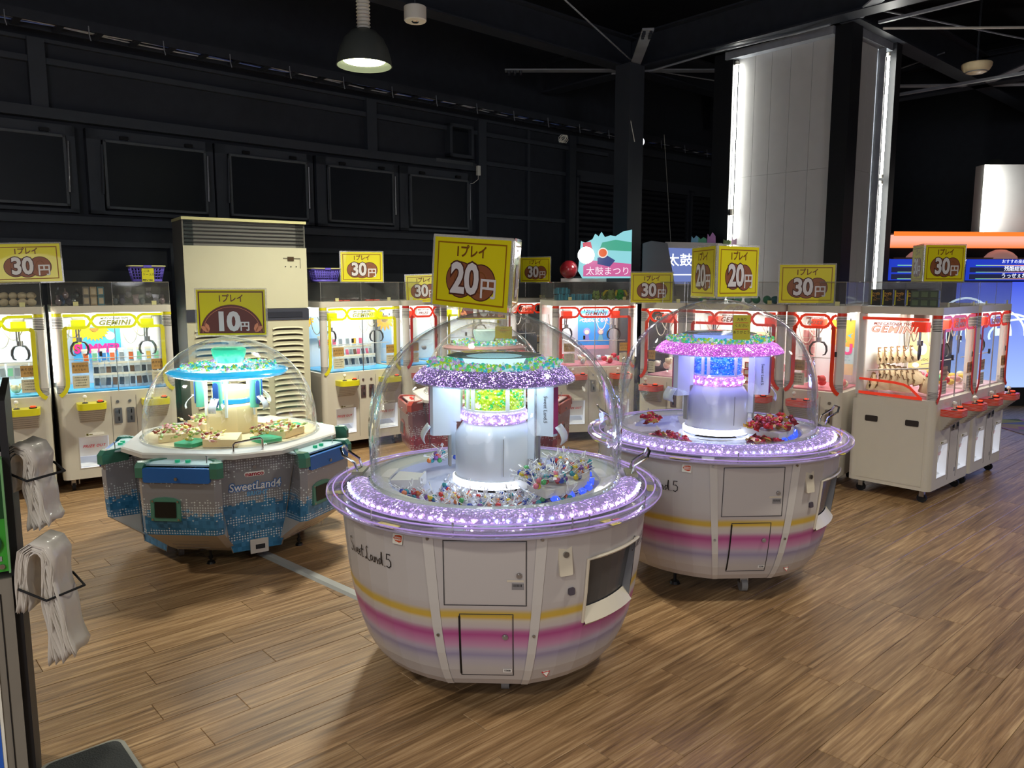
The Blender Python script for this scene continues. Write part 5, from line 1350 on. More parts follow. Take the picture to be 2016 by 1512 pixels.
def crane(label, loc, ang, W=.88, D=.60, ckey='yellow', double=True, logo=('GEMINI', True), side=None, bed='#3aa0e0', claws=True, ledbar=False, name='claw_machine'):
    t = thing(name, label, 'claw machine', loc, ang)
    TR, TL = COL2[ckey]
    def p_(nm, b, m, par=t, **k): return obj(nm, b, m, par, **k)
    xs = [W * .13] if double else [W * .5]
    if double: st = [(W * .12, W * .40), (W * .66, W * .94)]
    else: st = [(W * .10, W * .62)]
    # base shell with the prize openings cut in
    holes = [(a + .02, b - .01, .185, .435) for a, b in st]
    b = MB(); rc = .045
    b.panel(rc, W - rc, .10, ZG - .03, 0, holes)
    for (cx, cy, a0) in ((rc, rc, 180), (W - rc, rc, 270)):
        n = 5; P = [(cx + rc * math.cos(R(a0 + 90 * i / n)), cy + rc * math.sin(R(a0 + 90 * i / n))) for i in range(n + 1)]
        b.add([(x, y, z) for x, y in P for z in (.10, ZG - .03)], [(2 * i, 2 * i + 2, 2 * i + 3, 2 * i + 1) for i in range(n)])
    b.add([(0, rc, .10), (0, D, .10), (0, D, ZG - .03), (0, rc, ZG - .03)], [(0, 3, 2, 1)]); b.add([(W, rc, .10), (W, D, .10), (W, D, ZG - .03), (W, rc, ZG - .03)], [(0, 1, 2, 3)])
    b.add([(0, D, .10), (W, D, .10), (W, D, ZG - .03), (0, D, ZG - .03)], [(0, 3, 2, 1)])
    b.add([(0, rc, .10), (rc, 0, .10), (W - rc, 0, .10), (W, rc, .10), (W, D, .10), (0, D, .10)], [(0, 5, 4, 3, 2, 1)])
    base = p_('base_cabinet', b, BEIGE)
    p_('sill', MB().prism(rrect(W, D, .045, 4, W / 2, D / 2), ZG - .03, ZG), BEIGE)
    for x in ([W * .43, W * .64] if double else [W * .66]): p_('panel_seam', MB().box(x - .001, x + .001, -.0015, .001, .14, ZG - .04), mat('dark_panel_gap', '#3c3a3c', .6), base)
    for i, (a, c) in enumerate(st):
        x0, x1, z0, z1 = a + .02, c - .01, .185, .435
        b = MB(); d = .17
        b.add([(x0, 0, z0), (x1, 0, z0), (x1, 0, z1), (x0, 0, z1), (x0, d, z0), (x1, d, z0), (x1, d, z1), (x0, d, z1)], [(0, 1, 5, 4), (1, 2, 6, 5), (2, 3, 7, 6), (3, 0, 4, 7), (4, 5, 6, 7)])
        rc_ = p_('prize_outlet', b, mat('outlet_white', '#e9ebee', .4, emis='#eef2ff', es=.16))  # emission paints the light inside the outlet onto its walls
        p_('inner_ramp', MB().add([(x0, .04, z0 + .004), (x1, .04, z0 + .004), (x1, d - .01, z0 + .06), (x0, d - .01, z0 + .06)], [(0, 1, 2, 3)]), INW, rc_)
        p_('outlet_flap', MB().add([(x0 + .003, .06, z0 + .085), (x1 - .003, .06, z0 + .085), (x1 - .003, .03, z1), (x0 + .003, .03, z1)], [(0, 1, 2, 3)]), INW, rc_)
        Mt = Matrix.Translation(((x0 + x1) / 2, .042, z0 + .165)) @ Matrix.Rotation(R(-8), 4, 'X') @ UP
        p_('outlet_lettering', MB().text('PRIZE OUT', .030, 0, 0, Mt, z=.006, bold=.02, shear=.35, sx=.92, space=1.2), mat('outlet_red', '#cf2438', .5), rc_)
        b = MB(); ribbon(b, [(x0, z0), (x1, z0), (x1, z1), (x0, z1)], .006, 0, .003, closed=True); p_('outlet_rim', b, PLAS, rc_)
        p_('caution_label', MB().box(x0 + .05, x1 - .03, -.002, 0, z1 + .008, z1 + .028), PAPER, base)
        p_('caution_mark', MB().box(x0 + .055, x0 + .07, -.003, -.002, z1 + .010, z1 + .026).box(x0 + .075, x0 + .10, -.003, -.002, z1 + .014, z1 + .020), mat('black_and_yellow', '#6a6420', .5), base)
        # control shelf with striped hood below
        xa, xb = a + .02, c - .015; xm, hw = (xa + xb) / 2, (xb - xa) / 2
        shp = [(xa, 0), (xa, -.085)] + [(xa + .05 - .05 * math.cos(R(q)), -.085 - .05 * math.sin(R(q))) for q in (20, 45, 70, 90)] + [(xb - .05 + .05 * math.cos(R(q)), -.085 - .05 * math.sin(R(q))) for q in (90, 70, 45, 20)] + [(xb, -.085), (xb, 0)]
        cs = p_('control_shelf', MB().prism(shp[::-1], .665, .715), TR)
        if ckey != 'yellow':
            for q in range(4): p_('shelf_groove', MB().prism([(x * 1.0 + (x - xm) * .012, y * 1.012) for x, y in shp][::-1], .672 + q * .010, .6745 + q * .010), mat('groove_pale', '#c8a09a', .5), cs)
        hood = MB(); lo = [(xm + (x - xm) * .82, y * .10) for x, y in shp]
        hood.prism(lo[::-1], .555, .665, top=[(xm + (x - xm) * .97, y * .95) for x, y in shp][::-1]); hd = p_('striped_hood', hood, mat('hood_grey', '#b0aa9f', .5), cs)
        for q in range(6):
            u = (q + .5) / 6; pl = [(xm + (x - xm) * (.82 + .15 * u) * 1.004, y * (.10 + .85 * u) - .001) for x, y in shp]
            p_('hood_line', MB().tube([(x, y, .555 + .11 * u) for x, y in pl[1:-1]], .0012, 4), mat('line_grey', '#7c776f', .5), hd)
        js = MB(); js.cyl((xm - .045, -.075, .715), (xm - .045, -.075, .75), .005, n=8); j = p_('joystick', js, CREAM, cs)
        p_('joystick_base', MB().lathe([(.022, .715), (.02, .72), (.008, .724)], 16, M=Matrix.Translation((xm - .045, -.075, 0))), DGREY, cs)
        p_('joystick_ball', MB().ball((xm - .045, -.075, .764), .017, 14, 10), mat('pearl_ball', '#e8e4dc', .15, coat=1), j)
        bt = p_('push_button', MB().cyl((xm + .06, -.078, .715), (xm + .06, -.078, .724), .026, n=18), BLACK, cs)
        p_('button_cap', MB().cyl((xm + .06, -.078, .724), (xm + .06, -.078, .733), .018, n=16), mat('lit_red_button', '#e04028', .3, emis='#ff4a20', es=.8), bt)
        # printed cards on the glass
        gx = a + .01 if i == 0 else c - .125
        for (z0c, hc, mm) in ((.945, .085, 'card_orange'), (.825, .10, 'card_text')):
            cm = mat('howto_card_orange', '#bc9456', .5, wear=.35) if mm == 'card_orange' else mat('rules_card_cream', '#cfcab0', .6, wear=.08)
            cd = p_('notice_card', MB().box(gx, gx + .115, .008, .010, z0c, z0c + hc), cm)
            bb = MB()
            if mm == 'card_orange': bb.text('あそびかた', .022, gx + .0575, z0c + .055, UP, z=-.007); bb.text('のりもの', .02, gx + .0575, z0c + .025, UP, z=-.007)
            else:
                for q in range(4): bb.text('ご利用のお客様へ'[:8 - q % 3], .0125, gx + .055, z0c + .085 - q * .021, UP, z=-.007)
            p_('card_print', bb, mat('card_ink', '#4c4438', .6), cd)
    # coin slots between the stations
    cx0 = W * .535 if double else W * .82
    for q, dx in enumerate((-.045, .045) if double else (0,)):
        x = cx0 + dx
        p_('key_lock', MB().prism(circ(.012, 14, x, .700), 0, .006, UP), STEEL, base)
        cm = p_('coin_slot', MB().prism(rrect(.055, .125, .004, 2, x, .585), 0, .007, UP), STEEL)
        p_('coin_entry', MB().prism(rrect(.008, .035, .003, 2, x + .006, .618), .007, .0085, UP), BLACK, cm)
        p_('return_lever', MB().prism(rrect(.012, .035, .005, 2, x + .003, .560), .007, .014, UP), DGREY, cm)
        p_('coin_hood', MB().prism(circ(.012, 12, x - .010, .620), .007, .013, UP), CHROME, cm)
    p_('small_plate', MB().prism(rrect(.022, .03, .002, 2, cx0 + .06, .20), 0, .002, UP), GREY, base)
    # corner pillars with pinstripes
    for (cx, cy) in ((.038, .038), (W - .038, .038), (.03, D - .03), (W - .03, D - .03)):
        r_ = .036 if cy < .1 else .03
        pl = p_('corner_pillar', MB().cyl((cx, cy, ZG), (cx, cy, ZT), r_, n=20), PLAS)
        if cy < .1:
            for q in range(7): p_('pinstripe', MB().lathe([(r_ + .001, ZT - .045 - q * .012), (r_ + .001, ZT - .041 - q * .012)], 20, 150, 390, M=Matrix.Translation((cx, cy, 0))), STRIPE, pl)
            for q in range(6): p_('pinstripe', MB().lathe([(r_ + .001, ZG + .010 + q * .010), (r_ + .001, ZG + .013 + q * .010)], 20, 150, 390, M=Matrix.Translation((cx, cy, 0))), STRIPE, pl)
            p_('pillar_band', MB().lathe([(r_ + .0015, ZT - .026), (r_ + .0015, ZT - .002)], 20, 150, 390, M=Matrix.Translation((cx, cy, 0))), TR, pl)
    # top frame and tray
    p_('top_frame', MB().prism(rrect(W, D, .045, 4, W / 2, D / 2), ZT, ZR), BEIGE)
    # glass
    GL = p_('front_glass', MB().add([(.06, .012, ZG), (W - .06, .012, ZG), (W - .06, .012, ZT), (.06, .012, ZT)], [(0, 1, 2, 3)]), GLASS)
    for x in (.012, W - .012): p_('side_glass', MB().add([(x, .06, ZG), (x, D - .05, ZG), (x, D - .05, ZT), (x, .06, ZT)], [(0, 1, 2, 3)]), GLASS)
    if double:
        p_('glass_joint', MB().box(W / 2 - .003, W / 2 + .003, .008, .016, ZG, ZT), STEEL, GL)
    p_('back_panel', MB().box(.04, W - .04, D - .02, D - .01, ZG, ZT), INW)
    p_('play_floor', MB().box(.05, W - .05, .05, D - .03, ZG - .002, ZG + .012), mat('bed_' + bed[1:], bed, .35, wear=.35), t)
    # printed trim: header chain of long hexagons and side bars curling out to the pillars
    y = .010; z0, z1 = ZT - .115, ZT - .018; b = MB(); w_ = .022
    h0, h1 = (.31 * W, .69 * W) if double else (.24 * W, .76 * W)
    ribbon(b, hexa(h0, h1, z0, z1), w_, y, closed=True)
    ribbon(b, [(.075, z1), (h0 - .045, z1), (h0 - .02, z1 - .012), (h0, (z0 + z1) / 2), (h0 - .02, z0 + .012), (h0 - .045, z0), (.10, z0)], w_, y)
    ribbon(b, [(W - .075, z1), (h1 + .045, z1), (h1 + .02, z1 - .012), (h1, (z0 + z1) / 2), (h1 + .02, z0 + .012), (h1 + .045, z0), (W - .10, z0)], w_, y)
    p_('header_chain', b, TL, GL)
    for s in (0, 1):
        X = (lambda x: x) if s == 0 else (lambda x: W - x)
        P = [(.10, z0)] + arcpts(.10, z0 - .02, .02, 90, 180, 4) + [(.08, ZG + .10), (.076, ZG + .06)] + [(.06, ZG + .025), (.04, ZG + .002), (.02, ZG - .012)]
        b = MB(); ribbon(b, [(X(x), z) for x, z in (P if s == 0 else P[::-1])], .030, -.001, .004); p_('side_trim', b, TR, GL)
    if logo[1]:
        b = MB(); b.text('MINI CATCHER TWIN' if double else 'MINI CATCHER', .020, W / 2, z1 - .028, UP, z=-.004, bold=.03, shear=.3); b.text(logo[0], .052 if double else .036, W / 2, z1 - .063, UP, z=-.004, bold=.045, shear=.25, sx=1.2, space=1.12)
        p_('logo_outline', b, mat('logo_dark' + ckey, {'yellow': '#7a8020', 'orange': '#a83c2c', 'red': '#8a2c30', 'magenta': '#8a2c30'}[ckey], .4, emis={'yellow': '#606818', 'orange': '#d04a30', 'red': '#c03a40', 'magenta': '#8a2c30'}[ckey], es=.15), GL)  # faint emission paints the backlight into the print
        b = MB(); b.text(logo[0], .052 if double else .036, W / 2, z1 - .063, UP, z=-.002, bold=.0, shear=.25, sx=1.2, space=1.12); p_('logo_lettering', b, mat('logo_pale' + ckey, {'yellow': '#e8ec90', 'orange': '#f0d0c0', 'red': '#e8b8b8', 'magenta': '#e8b8b8'}[ckey], .4), GL)
    # lamps: tubes behind the header and at the back top
    p_('light_tube', MB().cyl((.08, .05, ZT - .014), (W - .08, .05, ZT - .014), .010, n=8), FLUO)
    p_('light_tube', MB().cyl((.08, D - .06, ZT - .016), (W - .08, D - .06, ZT - .016), .010, n=8), FLUO)
    c0 = Vector((W / 2, D * .5, ZT - .03)); c0.rotate(Matrix.Rotation(ang, 3, 'Z'))
    l_ = lamp('machine_light', 'AREA', Vector(loc) + c0, 5.5 if double else 3.2, (1, .98, .93), W * .7, Vector(loc) + c0 - Vector((0, 0, 1)), sizey=D * .55)
    l_.rotation_euler = (0, 0, ang)
    if ledbar: p_('corner_light_bar', MB().cyl((ledbar, -.004, ZG + .1), (ledbar, -.004, ZT + .01), .007, n=8), emat('corner_bar_light', '#fff0e0', 10))
    # sliding-door latches and stop rods
    p_('prize_rod', MB().cyl((.07, .14, 1.045), (W - .07, .14, 1.045), .004, n=6), PLAS)
    if claws:
        if double: claw(t, W * .22, .20, 1.16, ckey, .3); claw(t, W * .80, .20, 1.15, ckey, -.5)
        else: claw(t, W * .42, .22, 1.15, ckey, .4)
    for x in ((W * .36, W * .9) if double else (W * .85,)):
        p_('door_latch', MB().box(x, x + .02, .0, .012, 1.07, 1.11), DGREY, GL)
    # casters
    for (cx, cy) in ((.07, .07), (W - .07, .07), (.07, D - .07), (W - .07, D - .07)):
        wq = p_('caster', MB().cyl((cx - .012, cy, .034), (cx + .012, cy, .034), .034, n=16), MATT)
        p_('caster_fork', MB().box(cx - .016, cx + .016, cy - .018, cy + .018, .045, .10), STEEL, wq)
        p_('level_bolt', MB().cyl((cx + .04, cy, .05), (cx + .04, cy, .10), .008, n=6), STEEL, wq)
    # acrylic topper
    b = MB(); w0, w1, d0, d1 = .01, W - .01, .02, D - .02
    for (x0, y0, x1, y1) in ((w0, d0, w1, d0), (w1, d0, w1, d1), (w1, d1, w0, d1), (w0, d1, w0, d0)):
        b.add([(x0, y0, ZR), (x1, y1, ZR), (x1, y1, ZX), (x0, y0, ZX)], [(0, 1, 2, 3)])
    tp = p_('topper_case', b, TOPACR)
    p_('topper_lid', MB().box(w0, w1, d0, d1, ZX - .003, ZX), TOPACR, tp)
    b = MB()
    for (x0, y0, x1, y1) in ((w0, d0, w1, d0), (w1, d0, w1, d1), (w0, d1, w0, d0)): b.tube([(x0, y0, ZX), (x1, y1, ZX)], .003, 5)
    for (x, y_) in ((w0, d0), (w1, d0), (W / 2, d0)): b.tube([(x, y_, ZR), (x, y_, ZX)], .0025, 5)
    p_('topper_edge', b, clear('topper_edge_plastic', (.9, .9, .88), .9, .15, .25, (.6, .6, .57)), tp)
    for x in (W * .2, W * .85): p_('price_tag', MB().box(x - .018, x + .018, .012, .014, ZR + .002, ZR + .034), mat('tag_cream', '#c8c48c', .6), tp)
    if side:            # the end wall that faces the aisle (x = 0 side)
        b = MB(); b.box(-.003, 0, .06, D - .06, .13, .72); p_('side_panel', b, BEIGE, base)
        for y0 in (.10, D - .20): p_('vent_handle', MB().prism(rrect(.095, .045, .008, 3), 0, .004, Matrix.Translation((-.003, y0 + .05, .605)) @ Matrix.Rotation(R(-90), 4, 'Z') @ UP), mat('dark_brown_handle', '#2a2422', .5), base)
        M = Matrix.Rotation(R(-90), 4, 'Z')       # local x -> world -y ; work in s = D - y
        def sd(P): return [(-.002 if False else 0, 0) for _ in P]
        def rib(P, w, m, nm='side_stripe'):
            b = MB(); ribbon(b, P, w, 0, .004); b.v = [(.008 - (-q[1]) * -1 * 0 - .012 + q[1], D - q[0], q[2]) for q in b.v]; p_(nm, b, m, GL)
        rib([(.04, ZT - .035), (D - .075, ZT - .035)], .022, TL)
        rib([(.04, ZG + .125), (.30, ZG + .115), (.375, ZG + .105), (.42, ZG + .085), (D - .10, ZG + .012)], .018, TL)
        rib([(.04, ZG + .018), (D - .09, ZG + .010)], .022, TL)
        b = MB(); 
        Ms = Matrix.Translation((.002, 0, 0)) @ Matrix(((0, 0, -1, 0), (-1, 0, 0, D), (0, 1, 0, 0), (0, 0, 0, 1)))
        b.text('MINI CATCHER TWIN', .030, .27, ZT - .075, Ms, z=.004, bold=.03, shear=.3); b.text('GEMINI', .070, .27, ZT - .118, Ms, z=.004, bold=.045, shear=.25, sx=1.35, space=1.12); p_('logo_outline', b, mat('side_logo_dark', '#8a3a34', .4, emis='#c04838', es=.35), GL)  # emission of both side logo layers paints in the light behind the glass
        b = MB(); b.text('GEMINI', .070, .27, ZT - .118, Ms, z=.006, bold=.01, shear=.25, sx=1.35, space=1.12); p_('logo_lettering', b, mat('side_logo_pale', '#f0b8a0', .4, emis='#f8c8b0', es=.6), GL)
    return t

AN = R(35)
d1 = (math.cos(R(30)), math.sin(R(30)))
CM = {}
CM['a'] = crane('yellow-trimmed claw machine cut off by the left edge of the photo', (-3.52 - .90 * d1[0], 5.82 - .90 * d1[1] + .02, 0), R(30), ckey='yellow', bed='#58b8e8')
CM['b'] = crane('yellow-trimmed claw machine with the SUMMER poster, left of the air conditioner', (-3.53, 5.91, 0), R(33), ckey='yellow', W=.86, bed='#35a0ea', ledbar=-.006)
CM['c'] = crane('yellow-trimmed claw machine right of the air conditioner', (-1.80, 7.28, 0), R(40), ckey='yellow', W=.88, bed='#48a8e0')
CM['d'] = crane('slim red-trimmed claw machine right of the second yellow one', (-1.10, 7.92, 0), R(42), ckey='red', W=.47, double=False, logo=('PRIZE', True))
CM['e'] = crane('yellow-trimmed claw machine mostly hidden behind the largest 20 yen sign', (-.74, 8.26, 0), R(42), ckey='yellow', W=.86)
CM['f'] = crane('red-trimmed claw machine behind the right edge of the largest 20 yen sign', (-.09, 8.86, 0), R(42), ckey='orange', W=.70, bed='#3a3f58')
CM['g'] = crane('orange-trimmed claw machine with a blue poster, under the green plush toys', (.42, 7.86, 0), R(12), ckey='orange', W=.90, bed='#d88a9a', ledbar=.895)
AB = R(-41); db = (math.cos(AB), math.sin(AB)); B0 = Vector((1.19, 7.20, 0))
def brow(t_): return (B0.x + db[0] * t_, B0.y + db[1] * t_, 0)
CM['h'] = crane('slim orange-trimmed claw machine behind the two-sided 20 yen sign', brow(0), AB, ckey='orange', W=.46, double=False, logo=('PRIZE', True), bed='#d8a0b0')
CM['i'] = crane('orange-trimmed claw machine seen through the rear right dome', brow(.47), AB, ckey='orange', W=.90, bed='#e0a0a8')
CM['j'] = crane('slim orange-trimmed claw machine with a torn-looking summer poster, beside the corner unit', brow(1.38), AB, ckey='orange', W=.47, double=False, logo=('PRIZE', True), bed='#d87a88')
IS0 = Vector((2.70, 6.02, 0)); AI = R(42)
# island: near unit shows its end wall (x=0 side) towards the aisle; its fronts face right
N0 = Vector((3.10, 5.57, 0))
CM['k'] = crane('corner claw machine with cream dumpling-like plush and GEMINI on its end glass', N0, AI, W=.82, D=.60, ckey='orange', side=True, bed='#e8a0b8', logo=('GEMINI', True))
CM['l'] = crane('rearmost claw machine at the right, behind the corner unit', (N0.x + .83 * CU, N0.y + .83 * SU, 0), AI, W=.82, D=.60, ckey='orange', bed='#e8c0c8')

def at(k, x, y, z, rz=0.0, rx=0.0, ry=0.0):
    r = CM[k]; M = Matrix.Translation(r.location) @ Matrix.Rotation(r.rotation_euler.z, 4, 'Z') @ Matrix.Translation((x, y, z)) @ Matrix.Rotation(rz, 4, 'Z') @ Matrix.Rotation(ry, 4, 'Y') @ Matrix.Rotation(rx, 4, 'X')
    return M
def place(o, M):
    o.location = M.to_translation(); o.rotation_euler = M.to_euler(); return o
def solo(name, mb, m, M, label, cat, group=None, smooth=35):
    o = obj(name, mb, m, None, None, smooth); place(o, M); return tag(o, label, cat, group)
def inst(name, me, M, label, cat, group=None):
    o = put(name, me); place(o, M); return tag(o, label, cat, group)

# ---- price signs standing on the machines
def msign(k, x, z, W_, H_, rz, label, kind='30', y=.03, **kw):
    M = at(k, x, y, z); t = sign_single(kind, W_, H_, M.to_translation(), rz, label, **kw); return t
msign('a', .80, ZX, .45, .285, R(22), 'yellow 30 yen sign leaning back on the leftmost claw machine', roll=R(-2), tilt=R(-6), y=.05)
msign('c', .46, ZX + .005, .40, .285, R(10), 'yellow 30 yen sign on the claw machine right of the air conditioner')
msign('d', .24, ZR - .02, .37, .28, R(0), 'yellow 30 yen sign hung on the front of the slim red machine', y=-.012, roll=R(-2))
msign('f', .52, ZX, .40, .29, R(-30), 'yellow 30 yen sign peeping out behind the largest 20 yen sign')
msign('h', .14, ZR + .0, .38, .27, R(0), 'yellow 30 yen sign left of the two-sided 20 yen sign', y=-.03)
msign('j', .17, ZR + .02, .42, .30, R(-8), 'yellow 30 yen sign on the slim machine left of the corner unit', y=-.03)
M = at('k', .62, .30, ZX + .005); sign_prism('30', .38, .28, M.to_translation(), R(14), 'dim 30 yen sign prism on top of the corner claw machine', kinds=None)

# ---- posters
def poster(k, x, y, z, w, h, art, label, rz=0.0):
    M = at(k, x, y, z, rz); t = thing('poster', label, 'poster', M.to_translation(), M.to_euler().z)
    def q(nm, b, m, par=t): return obj(nm, b, m, par)
    sheet = {'summer': '#4aa6dc', 'blue': '#3f8fe0', 'tall': '#b8d4d8', 'plush': '#e8cf8c', 'green': '#a8c08c', 'pale': '#9cc4e8'}[art]
    q('sheet', MB().box(-w / 2, w / 2, 0, .002, 0, h), mat('poster_' + art, sheet, .5, wear=.12))
    for s in (-.3, .3): q('clip', MB().box(s * w - .004, s * w + .004, -.004, .002, h - .01, h + .012), BLACK)
    def fl(nm, pts, m, z_=.001): return q(nm, MB().flat(pts, z_, UP), m)
    def petals(cx, cz, r, n, m1, m2, a0=180, a1=360):
        b = MB()
        for i in range(n):
            a = R(a0 + (a1 - a0) * i / (n - 1)); ca, sa = math.cos(a), math.sin(a)
            b.flat([(cx + ca * u * r - sa * v * r, cz + sa * u * r + ca * v * r) for u, v in ((.25, 0), (.5, -.13), (.8, -.10), (1, 0), (.8, .10), (.5, .13))], .002 + .0002 * i, UP)
        q('sunflower_petals', b, m1); fl('flower_centre', [(x, z_) for x, z_ in circ(r * .3, 18, cx, cz) if z_ <= h], m2, .006)
    PY, PB, PP = mat('petal_yellow', '#eaa81c', .5, wear=.2), mat('flower_brown', '#8a6a28', .6), mat('poster_pink', '#e02c80', .4)
    if art == 'summer':
        fl('sun_glow', circ(w * .10, 20, w * .28, h * .72), mat('sun_glow_print', '#bfe2f4', .5))
        fl('yellow_flower', [(-w / 2, h * .98), (-w * .34, h), (-w * .25, h * .75), (-w * .36, h * .42), (-w / 2, h * .30)][::-1], PY)
        fl('green_leaf', [(-w / 2, h * .5), (-w * .42, h * .62), (-w * .34, h * .40), (-w * .44, h * .28)][::-1], mat('leaf_green', '#7ab038', .5), .0015)
        petals(-.04 * w, h * .98, h * .42, 13, PY, PB)
        q('lettering', MB().text('SUMMER', h * .36, 0, h * .34, UP, z=.009, bold=.05, sx=.66 * w / (h * .95)), PP)
    elif art == 'blue':
        for r_, (s_, zz) in enumerate((('毎日ひんやり', .86), ('べたのいくらい', .74))): q('lettering', MB().text(s_, w * .13, 0, h * zz, UP, z=.002, bold=.05), mat('poster_pale_pink', '#f0b0c8', .5))
        for s in (-1, 1):
            cx = s * w * .22
            fl('figure_print', circ(w * .11, 18, cx, h * .46), mat('hair_violet', '#8a88c8', .5), .002); fl('figure_print', circ(w * .07, 16, cx, h * .44), mat('print_skin', '#e8c8b8', .5), .003)
            fl('figure_print', [(cx - w * .09, h * .2), (cx + w * .09, h * .2), (cx + w * .05, h * .38), (cx - w * .05, h * .38)], mat('print_dress' + str(s), '#7a7ac8' if s < 0 else '#6aa8c0', .5), .002)
        fl('pink_base', [(-w / 2, 0), (w / 2, 0), (w / 2, h * .1), (-w / 2, h * .1)], mat('poster_rose', '#e0a0b0', .5))
    elif art == 'tall':
        fl('yellow_bloom', [(-w / 2, h * .55), (w / 2, h * .5), (w / 2, h), (-w / 2, h)], PY)
        for (cx, cz, r_) in ((-.05, .86, .10), (.2, .72, .12), (-.3, .66, .14)): fl('blue_bird', [(w * cx, h * cz), (w * (cx + r_ * 2), h * (cz + .05)), (w * (cx + r_), h * cz), (w * (cx + r_ * 1.6), h * (cz - .05))], mat('bird_blue', '#3aa8d8', .5), .002)
        fl('green_leaf', [(w * -.3, h * .62), (w * .1, h * .70), (w * .2, h * .6), (w * -.1, h * .55)], mat('leaf_green', '#7ab038', .5), .0018)
        fl('sand', [(-w / 2, 0), (w / 2, 0), (w / 2, h * .2), (-w / 2, h * .2)], mat('sand_print', '#d8c090', .5))
        q('lettering', MB().text('SU', w * .62, w * .08, h * .46, UP, z=.003, bold=.05), PP)
        q('small_lettering', MB().text('It is summer', w * .13, 0, h * .33, UP, z=.003).text('always with us', w * .13, 0, h * .27, UP, z=.003), mat('print_teal', '#5a9ab0', .5))
    elif art == 'plush':
        fl('band', [(-w / 2, h * .62), (w / 2, h * .62), (w / 2, h), (-w / 2, h)], mat('poster_tan', '#ddb890', .5)); fl('blob_print', circ(w * .18, 20, .03 * w, h * .48, h * .14), WHITE, .002)
        q('lettering', MB().text('ぷるぷるDくん', w * .13, 0, h * .24, UP, z=.003, bold=.03), mat('print_green', '#6a9a68', .5)); fl('blob_print', circ(w * .14, 18, -w * .2, h * .1, h * .06), WHITE, .002)
        q('small_lettering', MB().text('ぎょうざ', w * .16, .0, h * .86, UP, z=.003, bold=.03), mat('print_grey', '#a09088', .5))
    elif art == 'green':
        q('lettering', MB().text('とれたて入荷！', h * .42, 0, h * .5, UP, z=.003, bold=.05, shear=.2), mat('print_red', '#c8404a', .5))
    elif art == 'pale':
        petals(-.2 * w, h * .9, h * .4, 9, PY, PB)
    return t
poster('b', .34, .50, 1.0, .36, .28, 'summer', 'SUMMER poster with a big sunflower on blue sky')
poster('c', .16, .52, 1.09, .34, .22, 'pale', 'blue sky poster with a sunflower in the machine right of the air conditioner')
poster('g', .58, .45, .93, .36, .42, 'blue', 'blue poster with two cartoon children and pink Japanese lettering')
poster('i', .40, .52, 1.12, .50, .09, 'green', 'long green banner with red Japanese lettering seen through the rear right dome')
poster('j', .30, .50, .88, .19, .46, 'tall', 'tall yellow and blue poster reading SU in pink')
poster('d', .10, .5, .95, .12, .36, 'pale', 'narrow pale blue poster in the slim red machine')
M = at('k', .775, .42, .96)
pp = poster('k', .50, .50, .93, .20, .36, 'plush', 'yellow and tan poster of a white blob plush in the corner machine')
place(pp, at('k', .78, .40, .93, R(-90)))

# ---- bagged prizes on pegs
def bag_mesh(i, c):
    b = MB(); w, h, d = .026, .062, .009
    vs = []; n = 5
    for j in range(6):
        u = j / 5; z = -h + 2 * h * u * .85; tt = math.sin(math.pi * min(1, u * 1.1 + .05)) ** .5 if u < .95 else .1
        for q in range(8): a = 2 * math.pi * q / 8; vs.append((w * (.9 + .1 * math.cos(j * 2 + q)) * math.cos(a), d * tt * math.sin(a), z + .002 * math.sin(q * 2 + j)))
    b.add(vs, [(j * 8 + q, j * 8 + (q + 1) % 8, (j + 1) * 8 + (q + 1) % 8, (j + 1) * 8 + q) for j in range(5) for q in range(8)], k=0)
    b.flat([(-.017, -.04), (.017, -.04), (.017, .022), (-.017, .022)], .0095, UP, k=1)
    b.prism(rrect(.050, .018, .002, 1, 0, .052), -.0012, .0012, UP, k=2)
    return b.mesh('bagged_prize', [mat('bag_film_' + str(i), '#c8d4dc', .15, coat=1, wear=.2), mat('bag_card_' + c[1:], c, .4, wear=.35), PAPER], 60)
BAGS = [(n_, bag_mesh(i, c)) for i, (n_, c) in enumerate((('orange', '#d86a3a'), ('green', '#7ac09a'), ('blue', '#3a80c8'), ('pink', '#d86a8a'), ('grey', '#8a949c'), ('yellow', '#d8b048'), ('navy', '#34465a'), ('brown', '#6a5448')))]
def bagrow(k, x0, x1, n, y, z, which, txt, lean=.2, jit=.004):
    rr = random.Random(int(z * 1000) + ord(k))
    for i in range(n):
        nm, me = BAGS[which[i % len(which)]]
        x = x0 + (x1 - x0) * (i + .5) / n
        inst('bagged_prize', me, at(k, x + rr.uniform(-jit, jit), y, z, rr.uniform(-.25, .25), -lean, rr.uniform(-.1, .1)), '%s bagged prize %s' % (nm, txt), 'prize', '%s bagged prizes %s' % (nm, txt))
bagrow('b', .20, .80, 9, .30, 1.05, (0, 1, 2, 0, 4, 0, 1, 5, 1), 'in the top row below the SUMMER poster')
bagrow('b', .27, .80, 12, .20, .945, (6, 4, 7, 6, 4, 6, 7, 4), 'in the middle row of the SUMMER poster machine')
bagrow('b', .27, .80, 12, .15, .86, (6, 4, 6, 7), 'in the bottom row of the SUMMER poster machine')
bagrow('c', .10, .62, 7, .32, 1.065, (3, 0, 3, 4, 4, 5), 'in the top row right of the air conditioner')
bagrow('c', .12, .66, 12, .22, .965, (3, 4, 7, 3, 6), 'in the middle row right of the air conditioner')
bagrow('c', .22, .66, 11, .15, .880, (6, 4, 6, 4), 'in the bottom row right of the air conditioner')
bagrow('a', .55, .80, 5, .25, .97, (4, 1, 4), 'in the leftmost claw machine')
def rods(k, zs, x0=.10, x1=.82):
    pass
